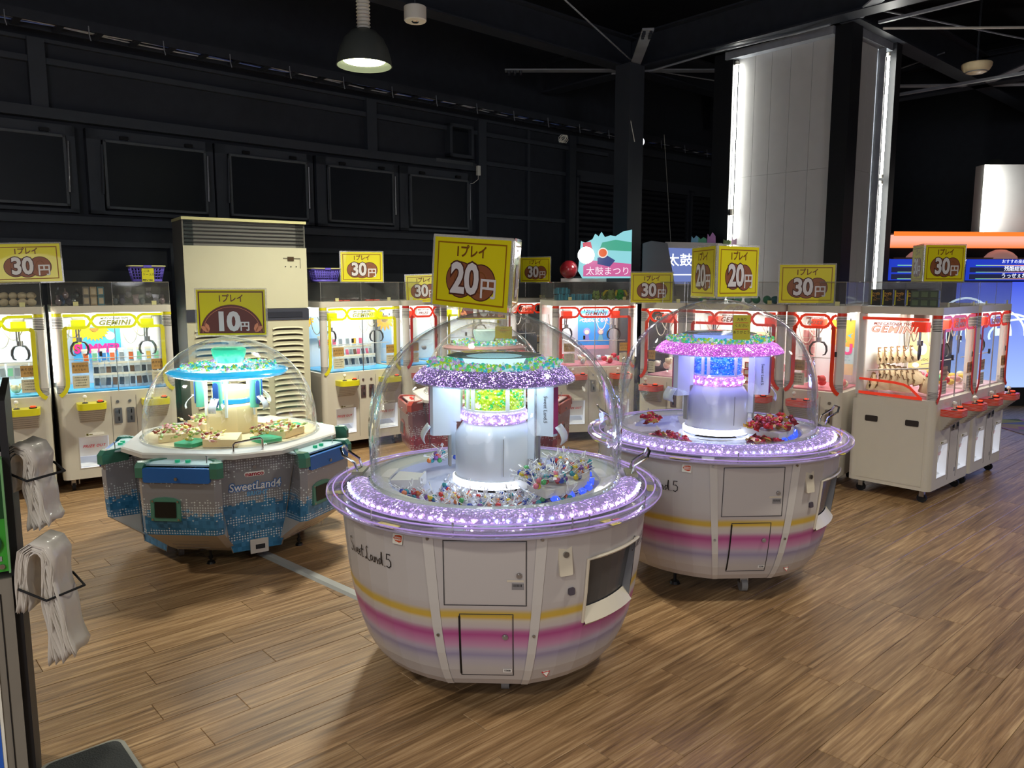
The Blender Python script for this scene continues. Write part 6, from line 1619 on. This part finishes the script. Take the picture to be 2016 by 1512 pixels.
# ---- topper goods
def plush_round(name, c, s, M, label, group, eyes=True, ears=0, cat='plush toy', sx=1.0, patch=None):
    t = thing(name, label, cat, M.to_translation(), M.to_euler().z, group)
    m = mat('fleece_' + c[1:], c, .95, wear=.12, bump=.4, bscale=160)
    obj('body', MB().ball((0, 0, s * .55), s * .62, 14, 10, sc=(1.05 * sx, .9, .9)), m, t)
    hd = obj('head', MB().ball((0, -.15 * s, s * 1.25), s * .62, 14, 10, sc=(1.15 * sx, 1, .92)), m, t)
    if ears:
        for q in (-1, 1): obj('ear', MB().ball((q * s * .45, -.1 * s, s * (1.75 + .2 * (ears > 1))), s * (.2 if ears == 1 else .16), 8, 6, sc=(.8, .6, 1 if ears == 1 else 2.4)), m, t)
    for q in (-1, 1): obj('arm', MB().ball((q * s * .62, -.2 * s, s * .6), s * .24, 8, 6, sc=(1, 1, 1.3)), m, t); obj('foot', MB().ball((q * s * .36, -.5 * s, s * .16), s * .22, 8, 6, sc=(1, 1.3, .9)), m, t)
    if eyes:
        for q in (-1, 1): obj('eye', MB().ball((q * s * .24, -.74 * s, s * 1.3), s * .06, 6, 5), BLACK, hd)
    if patch: obj('muzzle', MB().ball((0, -.62 * s, s * 1.12), s * .24, 10, 7, sc=(1.1, .6, .7)), mat('fleece_' + patch[1:], patch, .95), hd)
    return t
# green plush on machine g
for i, (x, s, c, ea, sx, lb) in enumerate(((.50, .050, '#8fae5c', 1, 1.1, 'pale green round-eared plush at the left end of the topper case'), (.585, .046, '#7f9a52', 0, 1.0, 'olive green plush second in the topper case'), (.66, .055, '#9cb468', 1, 1.15, 'light green plush with black snout in the topper case'), (.755, .060, '#4cae4a', 0, 1.0, 'bright green plush toy in the topper case'), (.835, .045, '#9a8a6a', 2, .8, 'small brown long-eared plush at the right end of the topper case'))):
    plush_round('plush_toy', c, s, at('g', x, .14, ZR + .004, rnd.uniform(-.4, .4)), lb, None, True, ea, sx=sx, patch='#e8e0c0' if ea == 2 else '#3a3a30')
for i, (x, c) in enumerate(((.56, '#d8c23a'), (.70, '#d8b42e'), (.82, '#e0d060'))):
    b = MB(); P = [(0, 0, 0), (.012, 0, .03), (.030, 0, .05), (.055, 0, .055)]; b.tube(P, [.006, .012, .012, .004], 8)
    solo('plush_horn_toy', b, mat('yellow_fleece', c, .9), at('g', x, .09, ZR + .045, i), ['short', 'middle', 'rightmost'][i] + ' yellow banana-shaped toy among the green plush', 'plush toy')
# teal boxes on machine g
TB = MB().box(-.009, .009, -.04, .04, 0, .062).mesh('toy_box', mat('teal_box', '#2f8ea4', .4, wear=.3)); TB2 = MB().box(-.012, .012, -.04, .04, 0, .05).mesh('toy_box', mat('dark_teal_box', '#1f6878', .4, wear=.4))
for i in range(17): inst('toy_box', TB if i % 3 else TB2, at('g', .06 + i * .0225, .10, ZR + .003, rnd.uniform(-.05, .05)), 'small teal box in the bottom row left of the green plush', 'box', 'teal boxes in the bottom row')
for i in range(7): inst('toy_box', TB if i % 2 else TB2, at('g', .05 + i * .022, .11, ZR + .067, rnd.uniform(-.08, .08)), 'small teal box stacked on the bottom row of teal boxes', 'box', 'teal boxes on top')
# beige round cushions on machine a
for i in range(8):
    for j in range(2):
        x = .40 + i * .058; c = '#b8a98c'
        b = MB(); b.ball((0, 0, 0), .036, 12, 8, sc=(1, .85, .78))
        solo('bun_plush', b, mat('bun_fleece', c, .9, wear=.15, bump=.4, bscale=120), at('a', x, .10 + .02 * j, ZR + .032 + j * .05, i, .3), ('lower' if j == 0 else 'upper') + ' row beige bun-shaped plush under the leftmost 30 yen sign', 'plush toy', ('lower' if j == 0 else 'upper') + ' row of beige buns')
# assorted goods on machine b
rr = random.Random(5)
for i in range(14):
    c = rr.choice(('#4c5458', '#5c5a66', '#6a7484', '#3c4248', '#7a6a70', '#546a8c'))
    x = .06 + i * .026 if i < 6 else .46 + (i - 6) * .050
    b = MB(); b.ball((0, 0, .028), .030, 9, 7, sc=(.9, .8, 1.0)); b.prism([(-.02, .05), (.02, .05), (.028, .085), (-.026, .08)], -.002, .002, UP)
    solo('wrapped_figure', b, mat('film_bag_' + c[1:], c, .12, coat=1, wear=.4), at('b', x, .09 + rr.random() * .05, ZR + .002 + (.055 if i % 3 == 2 else 0), rr.random() * 3), ('dark film-wrapped toy at the left end of the topper of the SUMMER machine' if i < 6 else 'grey-blue film-wrapped toy below the purple basket'), 'wrapped toy', 'film-wrapped toys left' if i < 6 else 'film-wrapped toys right')
for i in range(6):
    b = MB(); x, z = .25 + (i % 3) * .052, ZR + .003 + (i // 3) * .075
    solo('figure_box', MB().box(-.023, .023, -.03, .03, 0, .070).box(-.016, .016, -.032, -.03, .012, .058, k=1), [mat('carton_%d' % (i % 3), ('#7a746c', '#a08c6c', '#4a7480')[i % 3], .5), mat('carton_face', '#b4a488', .4, wear=.4)], at('b', x, .09, z), ['bottom', 'top'][i // 3] + ' ' + ['grey', 'tan', 'teal'][i % 3] + ' figure carton in the topper of the SUMMER machine', 'box')
for i, (x, c) in enumerate(((.22, '#c84a3a'), (.30, '#b04838'), (.55, '#c8442e'), (.63, '#c03c30'))):
    b = MB(); b.box(-.034, .034, -.02, .02, 0, .012)
    solo('flat_package', b, mat('red_package', c, .3, coat=.5), at('c', x, .07, ZR + .003, rr.uniform(-.1, .1)), ['first', 'second', 'third', 'fourth'][i] + ' flat red package from the left on the machine beside the second basket', 'package')
for i in range(3): plush_round('plush_toy', ('#b83a30', '#c8a83a', '#a83830')[i], .036, at('e', .08 + i * .09, .12, ZR + .004, i), ['red plush nearest', 'yellow plush beside', 'dark red plush behind'][i] + ' the left edge of the largest 20 yen sign', None, True, 1)
for i in range(9):
    c = ('#2c7a5c', '#3a8a68', '#2a6a70')[i % 3]; x = .12 + i * .082
    solo('toy_ball', MB().ball((0, 0, .035), .035, 14, 10), mat('ball_' + c[1:], c, .35, wear=.4), at('i', x, .10 + .03 * (i % 2), ZR + .003), 'green toy ball in the topper right of the two-sided 20 yen sign', 'toy ball', 'green toy balls')
BX = MB().prism(rrect(.075, .125, .003, 1, 0, .065), -.012, .012, UP, k=0).text('謎', .06, 0, .07, UP, z=.013, bold=.05, k=1).box(-.036, -.028, -.0135, -.0125, .01, .12, k=2).mesh('snack_pack', [mat('black_snack_pack', '#1c1614', .25, coat=.6, wear=.3), mat('snack_gold_print', '#b8842c', .35), YEL])
for i in range(4):
    inst('snack_pack', BX, at('k', .05, .60 - .08 - i * .088 - .03, ZR + .003, R(-90)), ['leftmost', 'second', 'third', 'rightmost'][i] + ' black snack pack with gold print on the corner machine', 'snack pack')
GB = MB().box(-.032, .032, -.02, .02, 0, .058).box(-.022, .022, -.0215, -.02, .01, .048, k=1).mesh('toy_carton', [mat('green_grey_carton', '#3c4a3a', .4, wear=.3), mat('carton_print', '#5c7050', .4, wear=.4)])
for i in range(6): inst('toy_carton', GB, at('k', .05, .20 - (i % 3) * .064, ZR + .003 + (i // 3) * .062, R(-90)), ['lower', 'upper'][i // 3] + ' row ' + ['left', 'middle', 'right'][i % 3] + ' dark green carton beside the black snack packs', 'box')
# ---- purple baskets
def basket(M, label, note_=False):
    t = thing('plastic_basket', label, 'basket', M.to_translation(), M.to_euler().z)
    m = mat('violet_plastic', '#6a5cc8', .4); W0, W1, Dp, H = .21, .26, .16, .125
    b = MB()
    def wall(p0, p1, q0, q1, nx, nz):       # perforated slanted wall
        p0, p1, q0, q1 = map(Vector, (p0, p1, q0, q1))
        def P(u, v): return (p0 * (1 - u) + p1 * u) * (1 - v) + (q0 * (1 - u) + q1 * u) * v
        g = .26
        for i in range(nx):
            b.add([P(i / nx, .12), P((i + g) / nx, .12), P((i + g) / nx, .84), P(i / nx, .84)], [(0, 1, 2, 3)])
        b.add([P((nx - .0) / nx, .12), P((nx - g / 2) / nx, .12), P((nx - g / 2) / nx, .84), P(1, .84)], [(0, 1, 2, 3)])
        for j in range(nz + 1): z_ = .12 + .72 * j / nz; b.add([P(0, z_), P(1, z_), P(1, min(1, z_ + .05)), P(0, min(1, z_ + .05))], [(0, 1, 2, 3)])
        b.add([P(0, 0), P(1, 0), P(1, .12), P(0, .12)], [(0, 1, 2, 3)]); b.add([P(0, .84), P(1, .84), P(1, 1), P(0, 1)], [(0, 1, 2, 3)])
    a, c = (-W0 / 2, -Dp / 2 * .85, 0), (W0 / 2, -Dp / 2 * .85, 0); a2, c2 = (-W1 / 2, -Dp / 2, H), (W1 / 2, -Dp / 2, H)
    d, e = (-W0 / 2, Dp / 2 * .85, 0), (W0 / 2, Dp / 2 * .85, 0); d2, e2 = (-W1 / 2, Dp / 2, H), (W1 / 2, Dp / 2, H)
    wall(a, c, a2, c2, 11, 4); wall(c, e, c2, e2, 7, 4); wall(e, d, e2, d2, 11, 4); wall(d, a, d2, a2, 7, 4); b.add([a, c, e, d], [(0, 3, 2, 1)])
    bk = obj('basket_body', b, m, t); bk.modifiers.new('thickness', 'SOLIDIFY').thickness = .003
    obj('rim', MB().tube([(x, y, H) for x, y in rrect(W1 + .01, Dp + .01, .02, 3)], .006, 6, closed=True), mat('pale_yellow_rim', '#c8c88c', .5), t)
    obj('handle_tab', MB().box(-.03, .03, -Dp / 2 - .012, -Dp / 2 - .004, H - .012, H + .006), m, t)
    if note_:
        n_ = obj('yellow_label', MB().box(-.045, .045, -Dp / 2 - .004, -Dp / 2 - .002, -.002, H * .86), YEL, t)
        obj('label_writing', MB().text('ここは', .022, -.02, .085, UP, z=Dp / 2 + .0045).text('ケース用', .022, .005, .055, UP, z=Dp / 2 + .0045).text('返却してね！', .014, 0, .012, UP, z=Dp / 2 + .0045, bold=.06), DGREY, n_)
    return t
basket(at('b', .70, .11, ZX + .004), 'purple basket with yellow handwritten label, left of the air conditioner', True)
basket(at('c', .10, .12, ZX + .004), 'purple perforated basket just right of the air conditioner')
# ---- cream dumpling plush in the corner machine
def gyoza(s=1.0):
    b = MB(); n = 16; top = []; vs = []
    for j in range(5):
        v = j / 4
        for i in range(n + 1):
            u = i / n; x = (u - .5) * .15; h = math.sin(math.pi * u) ** .6
            y = (-.032 * math.cos(v * math.pi * .5) * h if j < 5 else 0); z = .02 + .075 * h * v + (.010 * math.cos(i * 2.0) if j == 4 else 0)
            vs.append((x * s, (y - (.006 * math.sin(i * 2.0) if j == 4 else 0)) * s, z * s))
    b.add(vs, [(j * (n + 1) + i, j * (n + 1) + i + 1, (j + 1) * (n + 1) + i + 1, (j + 1) * (n + 1) + i) for j in range(4) for i in range(n)])
    vs2 = [(x, -y * .9, z) for x, y, z in vs]; b.add(vs2, [(j * (n + 1) + i, (j + 1) * (n + 1) + i, (j + 1) * (n + 1) + i + 1, j * (n + 1) + i + 1) for j in range(4) for i in range(n)])
    b.add([(x, y, z) for x, y, z in vs[:n + 1]] + [(x, -y * .9, z) for x, y, z in vs[:n + 1]], [(i, n + 1 + i, n + 2 + i, i + 1) for i in range(n)])
    seam = [(x, y - .002, z + .001) for x, y, z in vs[4 * (n + 1):]]
    b.tube(seam, .0022 * s, 5, k=1)
    return b.mesh('dumpling_plush', [mat('cream_fleece', '#ecd6b0', .9, wear=.06, bump=.3, bscale=120), mat('brown_stitch', '#8a6440', .8)], 70)
GY = gyoza(1.55)
for i in range(6): inst('dumpling_plush', GY, at('k', .10 + .035 * i * .0 + .20, .50 - i * .048, .985 + i * .006, R(-90 + 14 - 90 * 0) + R(90), R(-18)), ['first', 'second', 'third', 'fourth', 'fifth', 'sixth'][i] + ' cream plush from the left in the upper leaning row of the corner machine', 'plush toy')
for i in range(7): inst('dumpling_plush', GY, at('k', .20, .42 - i * .042, .875 - i * .004, R(0), R(-25)), ['first', 'second', 'third', 'fourth', 'fifth', 'sixth', 'seventh'][i] + ' cream plush from the left in the lower leaning row of the corner machine', 'plush toy')
for i, (x, y, a) in enumerate(((.10, .50, .2), (.12, .40, -.4), (.13, .10, .9), (.10, .30, 1.2))): inst('dumpling_plush', GY, at('k', x, y, .795, a), ['leftmost', 'second', 'pointed rightmost', 'middle'][i] + ' loose cream plush lying on the pink floor of the corner machine', 'plush toy')
obj_rod = MB().cyl((.10, .55, .965), (.10, .06, 1.02), .006, n=8)
o = obj('plush_rail', obj_rod, PLAS, CM['k'])
CD = [('red', '#c8384a'), ('yellow', '#e0b858'), ('pink', '#e08a9a'), ('green', '#6ab07a'), ('pale', '#e8c8b8')]
for i in range(16):
    nm, c = CD[i % 5]; x, y = .45 + .07 * (i % 4), .46 - (i // 4) * .10
    b = MB(); b.ball((0, 0, .03), .032, 10, 8, sc=(1.5, .9, .8))
    solo('candy_plush', b, mat('plush_' + nm, c, .85, wear=.15), at('k', x, y, .80 + .03 * (i % 3) + (.045 if x > .5 else 0), i * 1.3), '%s soft candy-shaped toy behind the cream plush in the corner machine' % nm, 'plush toy', '%s candy-shaped toys in the corner machine' % nm)
for i in range(14):
    nm, c = (('yellow', '#d8b858'), ('pink', '#dca0a0'), ('pale', '#e0d0b8'))[i % 3]; b = MB(); b.ball((0, 0, .03), .032, 10, 8, sc=(1.4, .9, .8))
    solo('candy_plush', b, mat('plush_' + nm + '2', c, .85, wear=.15), at('l', .12 + .10 * (i % 6), .22 + .09 * (i // 6), .80 + .02 * (i % 2), i * 1.7), '%s soft toy on the floor of the rearmost right machine' % nm, 'plush toy', '%s soft toys in the rearmost right machine' % nm)
# ---- goods in the middle machines
def heap(k, x0, x1, y0, y1, z, n, cols, name, txt, cat, s=.03, zr=.05):
    rr = random.Random(ord(k) * 7 + n)
    for i in range(n):
        nm, c = cols[i % len(cols)]; b = MB(); b.ball((0, 0, 0), s, 9, 7, sc=(1, .8, .85)); b.ball((s * .7, -s * .2, s * .5), s * .35, 6, 5)
        b.ball((-s * .6, -s * .3, s * .55), s * .3, 6, 5)
        solo(name, b, mat(name + '_' + c[1:], c, .7, wear=.2), at(k, rr.uniform(x0, x1), rr.uniform(y0, y1), z + s * .8 + rr.random() * zr, rr.random() * 6, rr.uniform(-.6, .6)), '%s %s' % (nm, txt), cat, '%s, %s' % (nm, txt))
heap('g', .10, .80, .14, .45, .80, 26, (('pink', '#d86a7a'), ('pale blue', '#b8ccd8'), ('cream', '#e0d0b8'), ('red', '#c04050')), 'small_plush', 'small soft toy on the floor of the blue poster machine', 'plush toy', .032, .04)
heap('i', .10, .80, .14, .45, .80, 26, (('cream', '#e0d4c0'), ('white', '#d8d8d8'), ('pink', '#d89098')), 'small_plush', 'small soft toy in the machine behind the rear right dome', 'plush toy', .034, .10)
heap('h', .08, .38, .14, .45, .80, 14, (('white', '#d8d6d0'), ('cream', '#ddd0b8')), 'small_plush', 'small soft toy in the slim machine behind the 20 yen prism', 'plush toy', .034, .10)
heap('j', .22, .40, .12, .32, .80, 7, (('red and cream', '#d85a5a'), ('cream', '#e8dcc0')), 'small_plush', 'small soft toy below the SU poster', 'plush toy', .034, .05)
heap('d', .10, .38, .14, .35, .86, 12, (('silver', '#9a9a9e'), ('white', '#d0d0d0')), 'foil_packet', 'crumpled foil packet in the slim red machine', 'packet', .028, .08)
heap('a', .55, .80, .12, .30, .80, 8, (('pale yellow', '#e8e0b0'), ('white', '#e8ecec')), 'small_plush', 'small soft toy in the leftmost machine', 'plush toy', .034, .03)
heap('f', .10, .60, .14, .45, .80, 10, (('dark red', '#8a3a48'), ('blue', '#4a5888')), 'small_plush', 'small soft toy in the machine behind the largest sign', 'plush toy', .034, .05)
for i in range(12):
    b = MB().box(-.028, .028, -.02, .02, 0, .055).box(-.018, .018, -.0212, -.02, .01, .045, k=1)
    solo('snack_box', b, [mat('red_snack_box', '#c85848', .45, wear=.15), mat('snack_box_face', '#e8d8c8', .5, wear=.2)], at('i', .56 + (i % 4) * .062, .10 if i < 8 else .12, .80 + (i // 4) * .058), 'red and white snack box stacked behind the rear right dome', 'box', 'snack boxes in the middle machine')
for i in range(12):
    b = MB().cyl((0, 0, 0), (0, 0, .06), .024, n=14).cyl((0, 0, .06), (0, 0, .066), .022, n=14, k=1)
    solo('sweet_can', b, [mat('pink_can', '#d8a0a0', .35, wear=.3), PAPER], at('j', .065 + (i % 2) * .052, .30, .86 + (i // 2) * .0 + (i // 2) * .067 if i < 6 * 2 else .8), 'pink and white can in the tall stack of the slim machine by the corner unit', 'can', 'pink cans in the tall stack')

# ================================================================== PACKAGED AIR CONDITIONER
AC0 = (-2.79, 6.62, 0); ACA = R(34)
t = thing('air_conditioner', 'tall beige floor-standing air conditioner with black top grille', 'air conditioner', AC0, ACA)
W, D, H = 1.07, .42, 2.20
AB_ = mat('aircon_beige', '#c3bfa4', .45, wear=.03)
def a_(nm, b, m, par=t, **k): return obj(nm, b, m, par, **k)
a_('cabinet', MB().box(.004, W - .004, .02, D, .02, H - .02).box(0, .012, .012, D, .02, H), mat('aircon_side_grey', '#6c6a64', .5))
a_('lower_panel', MB().box(0, W, 0, .03, .05, 1.31), AB_)
a_('mid_band', MB().box(-.002, W + .002, -.006, .03, 1.31, 1.415), mat('aircon_slate_band', '#3a3c48', .45))
a_('band_slot', MB().box(.53, W - .06, -.010, -.004, 1.335, 1.385), mat('slate_slot', '#2a2c36', .4))
up = a_('upper_panel', MB().box(0, W, 0, .03, 1.418, 1.965), AB_)
a_('display', MB().box(W - .22, W - .06, -.003, 0, 1.865, 1.875).box(W - .065, W - .06, -.003, 0, 1.78, 1.87), mat('display_shadow', '#6e6a58', .6), up)
a_('display_window', MB().box(W - .18, W - .12, -.004, 0, 1.845, 1.885), mat('display_brown', '#4a3a2a', .3), up)
for x in (W - .20, W - .15, W - .10): a_('indicator', MB().prism(circ(.006, 10, x, 1.795), 0, .003, UP), DGREY, up)
a_('top_cap', MB().box(-.004, W + .004, -.006, D, H - .018, H + .006), mat('aircon_cap', '#d8d49c', .45))
a_('grille_recess', MB().box(.01, W - .01, .06, .09, 1.965, H - .018), mat('grille_black', '#07090a', .6))
for x in (.05, W - .05): a_('grille_end', MB().box(x - .04, x + .04, .02, .06, 1.965, H - .018), mat('grille_end_grey', '#3c4442', .5))
sm = MB().box(.02, W - .02, .008, .022, 0, .006).mesh('grille_slat', mat('slat_dark_grey', '#1c2020', .5))
for i in range(6): put('grille_slat', sm, t, Matrix.Translation((0, 0, 1.995 + i * .032)))
lm_ = MB(); P = []
for i in range(9): u = i / 8; P.append((-.14 + .28 * u, 0, -.012 * (abs(2 * u - 1) ** 4)))
lm_.add([(x, -.001, z) for x, y, z in P] + [(x, -.014, z + .003) for x, y, z in P] + [(x, -.001, z + .016) for x, y, z in P], [(i, i + 1, 10 + i, 9 + i) for i in range(8)] + [(9 + i, 10 + i, 19 + i, 18 + i) for i in range(8)])
lv = lm_.mesh('louvre', AB_)
ls = MB().box(-.135, .135, -.002, 0, -.016, 0).mesh('louvre_shadow', mat('louvre_slot', '#3a3830', .6))
for c in range(3):
    for r_ in range(20):
        M = Matrix.Translation((.20 + c * .335, 0, 1.235 - r_ * .052)); put('louvre', lv, t, M); put('louvre_slot', ls, t, M)
# ================================================================== DRUM GAME AND WHITE GAME BEHIND THE ROW
t = thing('drum_game', 'bright lit header sign of a drum game standing behind the claw machines', 'arcade game', (.98, 8.9, 0), R(-10))
def g_(nm, b, m, par=t, **k): return obj(nm, b, m, par, **k)
g_('cabinet', MB().box(-.3, .36, .05, .6, 0, 1.72), DGREY)
outline = [(-.17, 1.70), (-.22, 1.78), (-.20, 2.02), (-.19, 2.12), (-.14, 2.10), (-.06, 2.14), (-.03, 2.20), (.01, 2.17), (.04, 2.22), (.08, 2.16), (.14, 2.18), (.20, 2.17), (.28, 2.22), (.38, 2.24), (.38, 1.70)]
hd = g_('lit_header', MB().prism(outline[::-1], 0, .05, UP), emat('header_aqua_light', '#8fd4dc', .75))
for pts, c, z_ in (([(-.16, 1.72), (.38, 1.72), (.38, 1.86), (-.05, 1.90), (-.16, 1.84)], '#e06aa8', .052), ([(.02, 2.02), (.38, 2.0), (.38, 2.10), (.2, 2.13), (.05, 2.1)], '#4fb89a', .052), ([(-.16, 2.0), (-.06, 2.03), (-.08, 2.11), (-.17, 2.1)], '#e05a70', .052), ([(.0, 1.86), (.14, 1.83), (.2, 1.9), (.1, 1.96), (.0, 1.93)], '#3a4a8a', .053)):
    g_('printed_shape', MB().flat(pts, z_, UP), emat('header_' + c[1:], c, .6), hd)
g_('lamp_glow', MB().prism(circ(.095, 20, -.13, 1.96), .053, .056, UP), emat('header_white_lamp', '#fffdf4', 7), hd)
g_('round_emblem', MB().prism(circ(.058, 24, .06, 1.985), .056, .060, UP), emat('emblem_rim', '#f0e8e0', .7), hd)
g_('round_emblem', MB().prism(circ(.045, 24, .06, 1.985), .060, .063, UP), emat('emblem_orange', '#e8642c', .7), hd)
g_('lettering', MB().text('太鼓まつり', .10, .12, 1.775, UP, z=.055), emat('header_lettering', '#f8e8f4', .8), hd)
g_('red_drum', MB().ball((-.33, -.02, 1.80), .105, 20, 12, sc=(1, .8, 1)), mat('lacquer_red', '#8c2028', .25, coat=.6), t)
g_('drum_bracket', MB().box(-.42, .1, -.02, .02, 1.66, 1.70).box(-.12, .0, -.03, .01, 1.68, 1.80), PLAS, t)
lamp('drum_header_lamp', 'POINT', (.85, 8.7, 1.96), 3, (1, .98, .95), .06)
t = thing('white_game_cabinet', 'white-framed screen of an arcade game behind the row, left of the silver tower', 'arcade game', (2.02, 9.05, 0), R(-8))
g_ = lambda nm, b, m, par=t, **k: obj(nm, b, m, par, **k)
g_('cabinet', MB().box(-.16, .42, .08, .6, 0, 1.70), GREY)
g_('cabinet_side', MB().prism([(-.50, 1.5), (-.50, 2.10), (-.40, 2.13), (-.22, 2.10), (-.10, 1.5)][::-1], -.1, .1, UP), mat('game_side_grey', '#6c6e74', .5))
g_('screen_frame', MB().prism([(-.20, 1.62), (-.26, 2.08), (-.24, 2.12), (.40, 2.10), (.42, 2.06), (.36, 1.62)][::-1], 0, .03, UP), PLAS)
sc = g_('screen', MB().prism([(-.15, 1.64), (-.21, 2.05), (.36, 2.03), (.32, 1.64)][::-1], .031, .034, UP), emat('screen_slate_blue', '#6878b4', .8))
g_('screen_lettering', MB().text('太鼓祭', .15, -.0, 1.90, UP, z=.036, bold=.01).box(-.17, .33, -.037, -.036, 1.735, 1.748), emat('screen_white', '#f4f6ff', 1.3), sc)
for i, (x, c, z_) in enumerate(((.10, '#7ab8d8', .05), (.18, '#5ab08a', .04), (.28, '#c08ac8', .07), (.46, '#8aa868', .02), (.55, '#c0a0b8', .03))):
    g_('crown_ornament', MB().flat([(x - .05, 2.08), (x + .05, 2.08), (x + .045, 2.11 + z_), (x + .01, 2.10 + z_ * 1.8), (x - .02, 2.11 + z_ * .9), (x - .045, 2.12 + z_ * 1.3)], .01 + i * .002, UP), mat('crown_' + c[1:], c, .5, wear=.3), t)

# ================================================================== FOREGROUND LEFT: GREEN-PANELLED MACHINE, BAG BUNDLES, MAT
FX = -1.335; FY = 2.0
t = thing('capsule_machine', 'grey cabinet with a green panel and blue poster cut off by the left edge', 'arcade game', (FX, FY, 0), R(32))
g_ = lambda nm, b, m, par=t, **k: obj(nm, b, m, par, **k)
KG = mat('warm_grey_cabinet', '#7c766c', .5, wear=.05)
g_('cabinet', MB().box(-.70, -.018, 0, .62, 0, .86), KG)
g_('door_seam', MB().box(-.048, -.045, -.002, .001, 0, .82), BLACK, t)
g_('side_panel', MB().box(-.018, 0, .02, .62, 0, 1.34), mat('side_black', '#141317', .55))
g_('upper_housing', MB().box(-.70, -.03, .10, .62, .86, 1.42), mat('upper_black', '#16161a', .5))
g_('clear_front', MB().box(-.70, -.06, .04, .045, 1.20, 1.55), clear('smoky_front', (.45, .42, .42), .4, .05, .25, (.45, .30, .28)), t)
g_('green_panel', MB().box(-.70, -.020, -.012, .03, .885, 1.18), mat('green_panel_print', '#2f8f2c', .35, coat=.4, wear=.35), t)
g_('dark_green_print', MB().box(-.70, -.020, -.0135, -.012, 1.03, 1.17), mat('dark_green', '#0d3d1a', .4), t)
g_('panel_edge', MB().box(-.022, -.017, -.016, .03, .88, 1.19), mat('pale_green_edge', '#6a9a66', .4), t)
for (x, z) in ((-.036, .90), (-.036, 1.10), (-.060, .965)): g_('screw', MB().prism(circ(.007, 10, x, z), .013, .018, UP), STEEL, t)
g_('dial', MB().prism(circ(.030, 20, -.062, .965), .012, .02, UP), mat('dial_green', '#14452a', .3), t)
g_('dial_label', MB().box(-.08, -.035, -.0150, -.013, .915, .928), GREY, t)
g_('blue_poster', MB().box(-.40, -.065, -.004, 0, .30, .72).box(-.40, -.073, -.006, -.004, .315, .71, k=1), [PAPER, mat('poster_royal_blue', '#2a5fc0', .4, wear=.2)], t)
g_('key_lock', MB().prism(circ(.014, 14, -.06, .12), 0, .012, UP), CHROME, t)
def bundle(x, y, z, L, label, rackz):
    """folded stack of thin plastic bags draped over a wire rack: many leaves, fanned hem"""
    t = thing('bag_bundle', label, 'plastic bags', (x, y, 0), R(8))
    BP = mat('bag_plastic', '#c8c1b8', .38, coat=.25, wear=.12)
    b = MB()
    for q in range(13):
        o = q * .0022; n = 26; vs = []; R0 = .015 + o
        for i in range(n + 1):
            u = i / n
            if u < .28:                      # short side hanging on the left
                v = 1 - u / .28; px, pz = -R0 - .004 * math.sin(v * 5 + q) - .012 * v, z - L * .48 * v
            elif u < .42:                    # over the wire
                a = math.pi * (1 - (u - .28) / .14); px, pz = R0 * math.cos(a), z + R0 * 1.1 * math.sin(a)
            else:                            # long side fanning out
                v = (u - .42) / .58; px = R0 + L * v * v * (.02 + q * .010) + .004 * math.sin(v * 11 + q * .7); pz = z - L * v * (1 - .008 * q) + .006 * math.sin(q * 2.1) * v
            for s_ in range(5):
                vs.append((px + .0035 * math.sin(s_ * 2.1 + q * 1.3 + u * 6), -.035 + s_ * .028 + .004 * math.sin(i * .7 + q * 2), pz + .003 * math.sin(s_ * 2 + q)))
        b.add(vs, [(5 * i + s_, 5 * i + s_ + 1, 5 * i + s_ + 6, 5 * i + s_ + 5) for i in range(n) for s_ in range(4)])
    o_ = obj('bag_leaves', b, BP, t, smooth=60, kind='stuff'); o_.modifiers.new('thickness', 'SOLIDIFY').thickness = .0015
    r_ = thing('wire_rack', 'black wire loop holding the ' + label.split(' of ')[0], 'rack', (x, y, 0), R(8))
    obj('wire_loop', MB().tube([(-.05, .11, rackz + .02), (.03, .12, rackz), (.095, .03, rackz - .006), (.03, -.05, rackz - .014), (-.04, -.045, rackz + .02)], .0035, 6), MATT, r_)
    return t
bundle(-1.365, 2.10, 1.165, .20, 'upper bundle of thin whitish plastic bags over a black wire rack at the left', 1.125)
bundle(-1.275, 2.00, .92, .30, 'lower bundle of thin whitish plastic bags over a black wire rack at the left', .825)
pc_ = Vector((-1.374, 2.53)); Uv = Vector((CU, SU)); Vv = Vector((-SU, CU)); pcn = pc_ - Uv * .135 - Vv * .5
t = thing('play_platform', 'low dark grey platform mat with pale rounded edge in the bottom left corner', 'platform', (pcn.x, pcn.y, 0), TH)
obj('platform_edge', MB().prism(rrect(.27, 1.0, .05, 6), 0, .055).prism(rrect(.27, 1.0, .05, 6), .055, .068, top=rrect(.26, .99, .045, 6)), mat('pale_grey_edge', '#9c9c94', .4), t)
obj('mat_surface', MB().prism(rrect(.23, .96, .035, 6), .066, .072), mat('charcoal_mat', '#3c3e3e', .8, bump=.5, bscale=200), t)
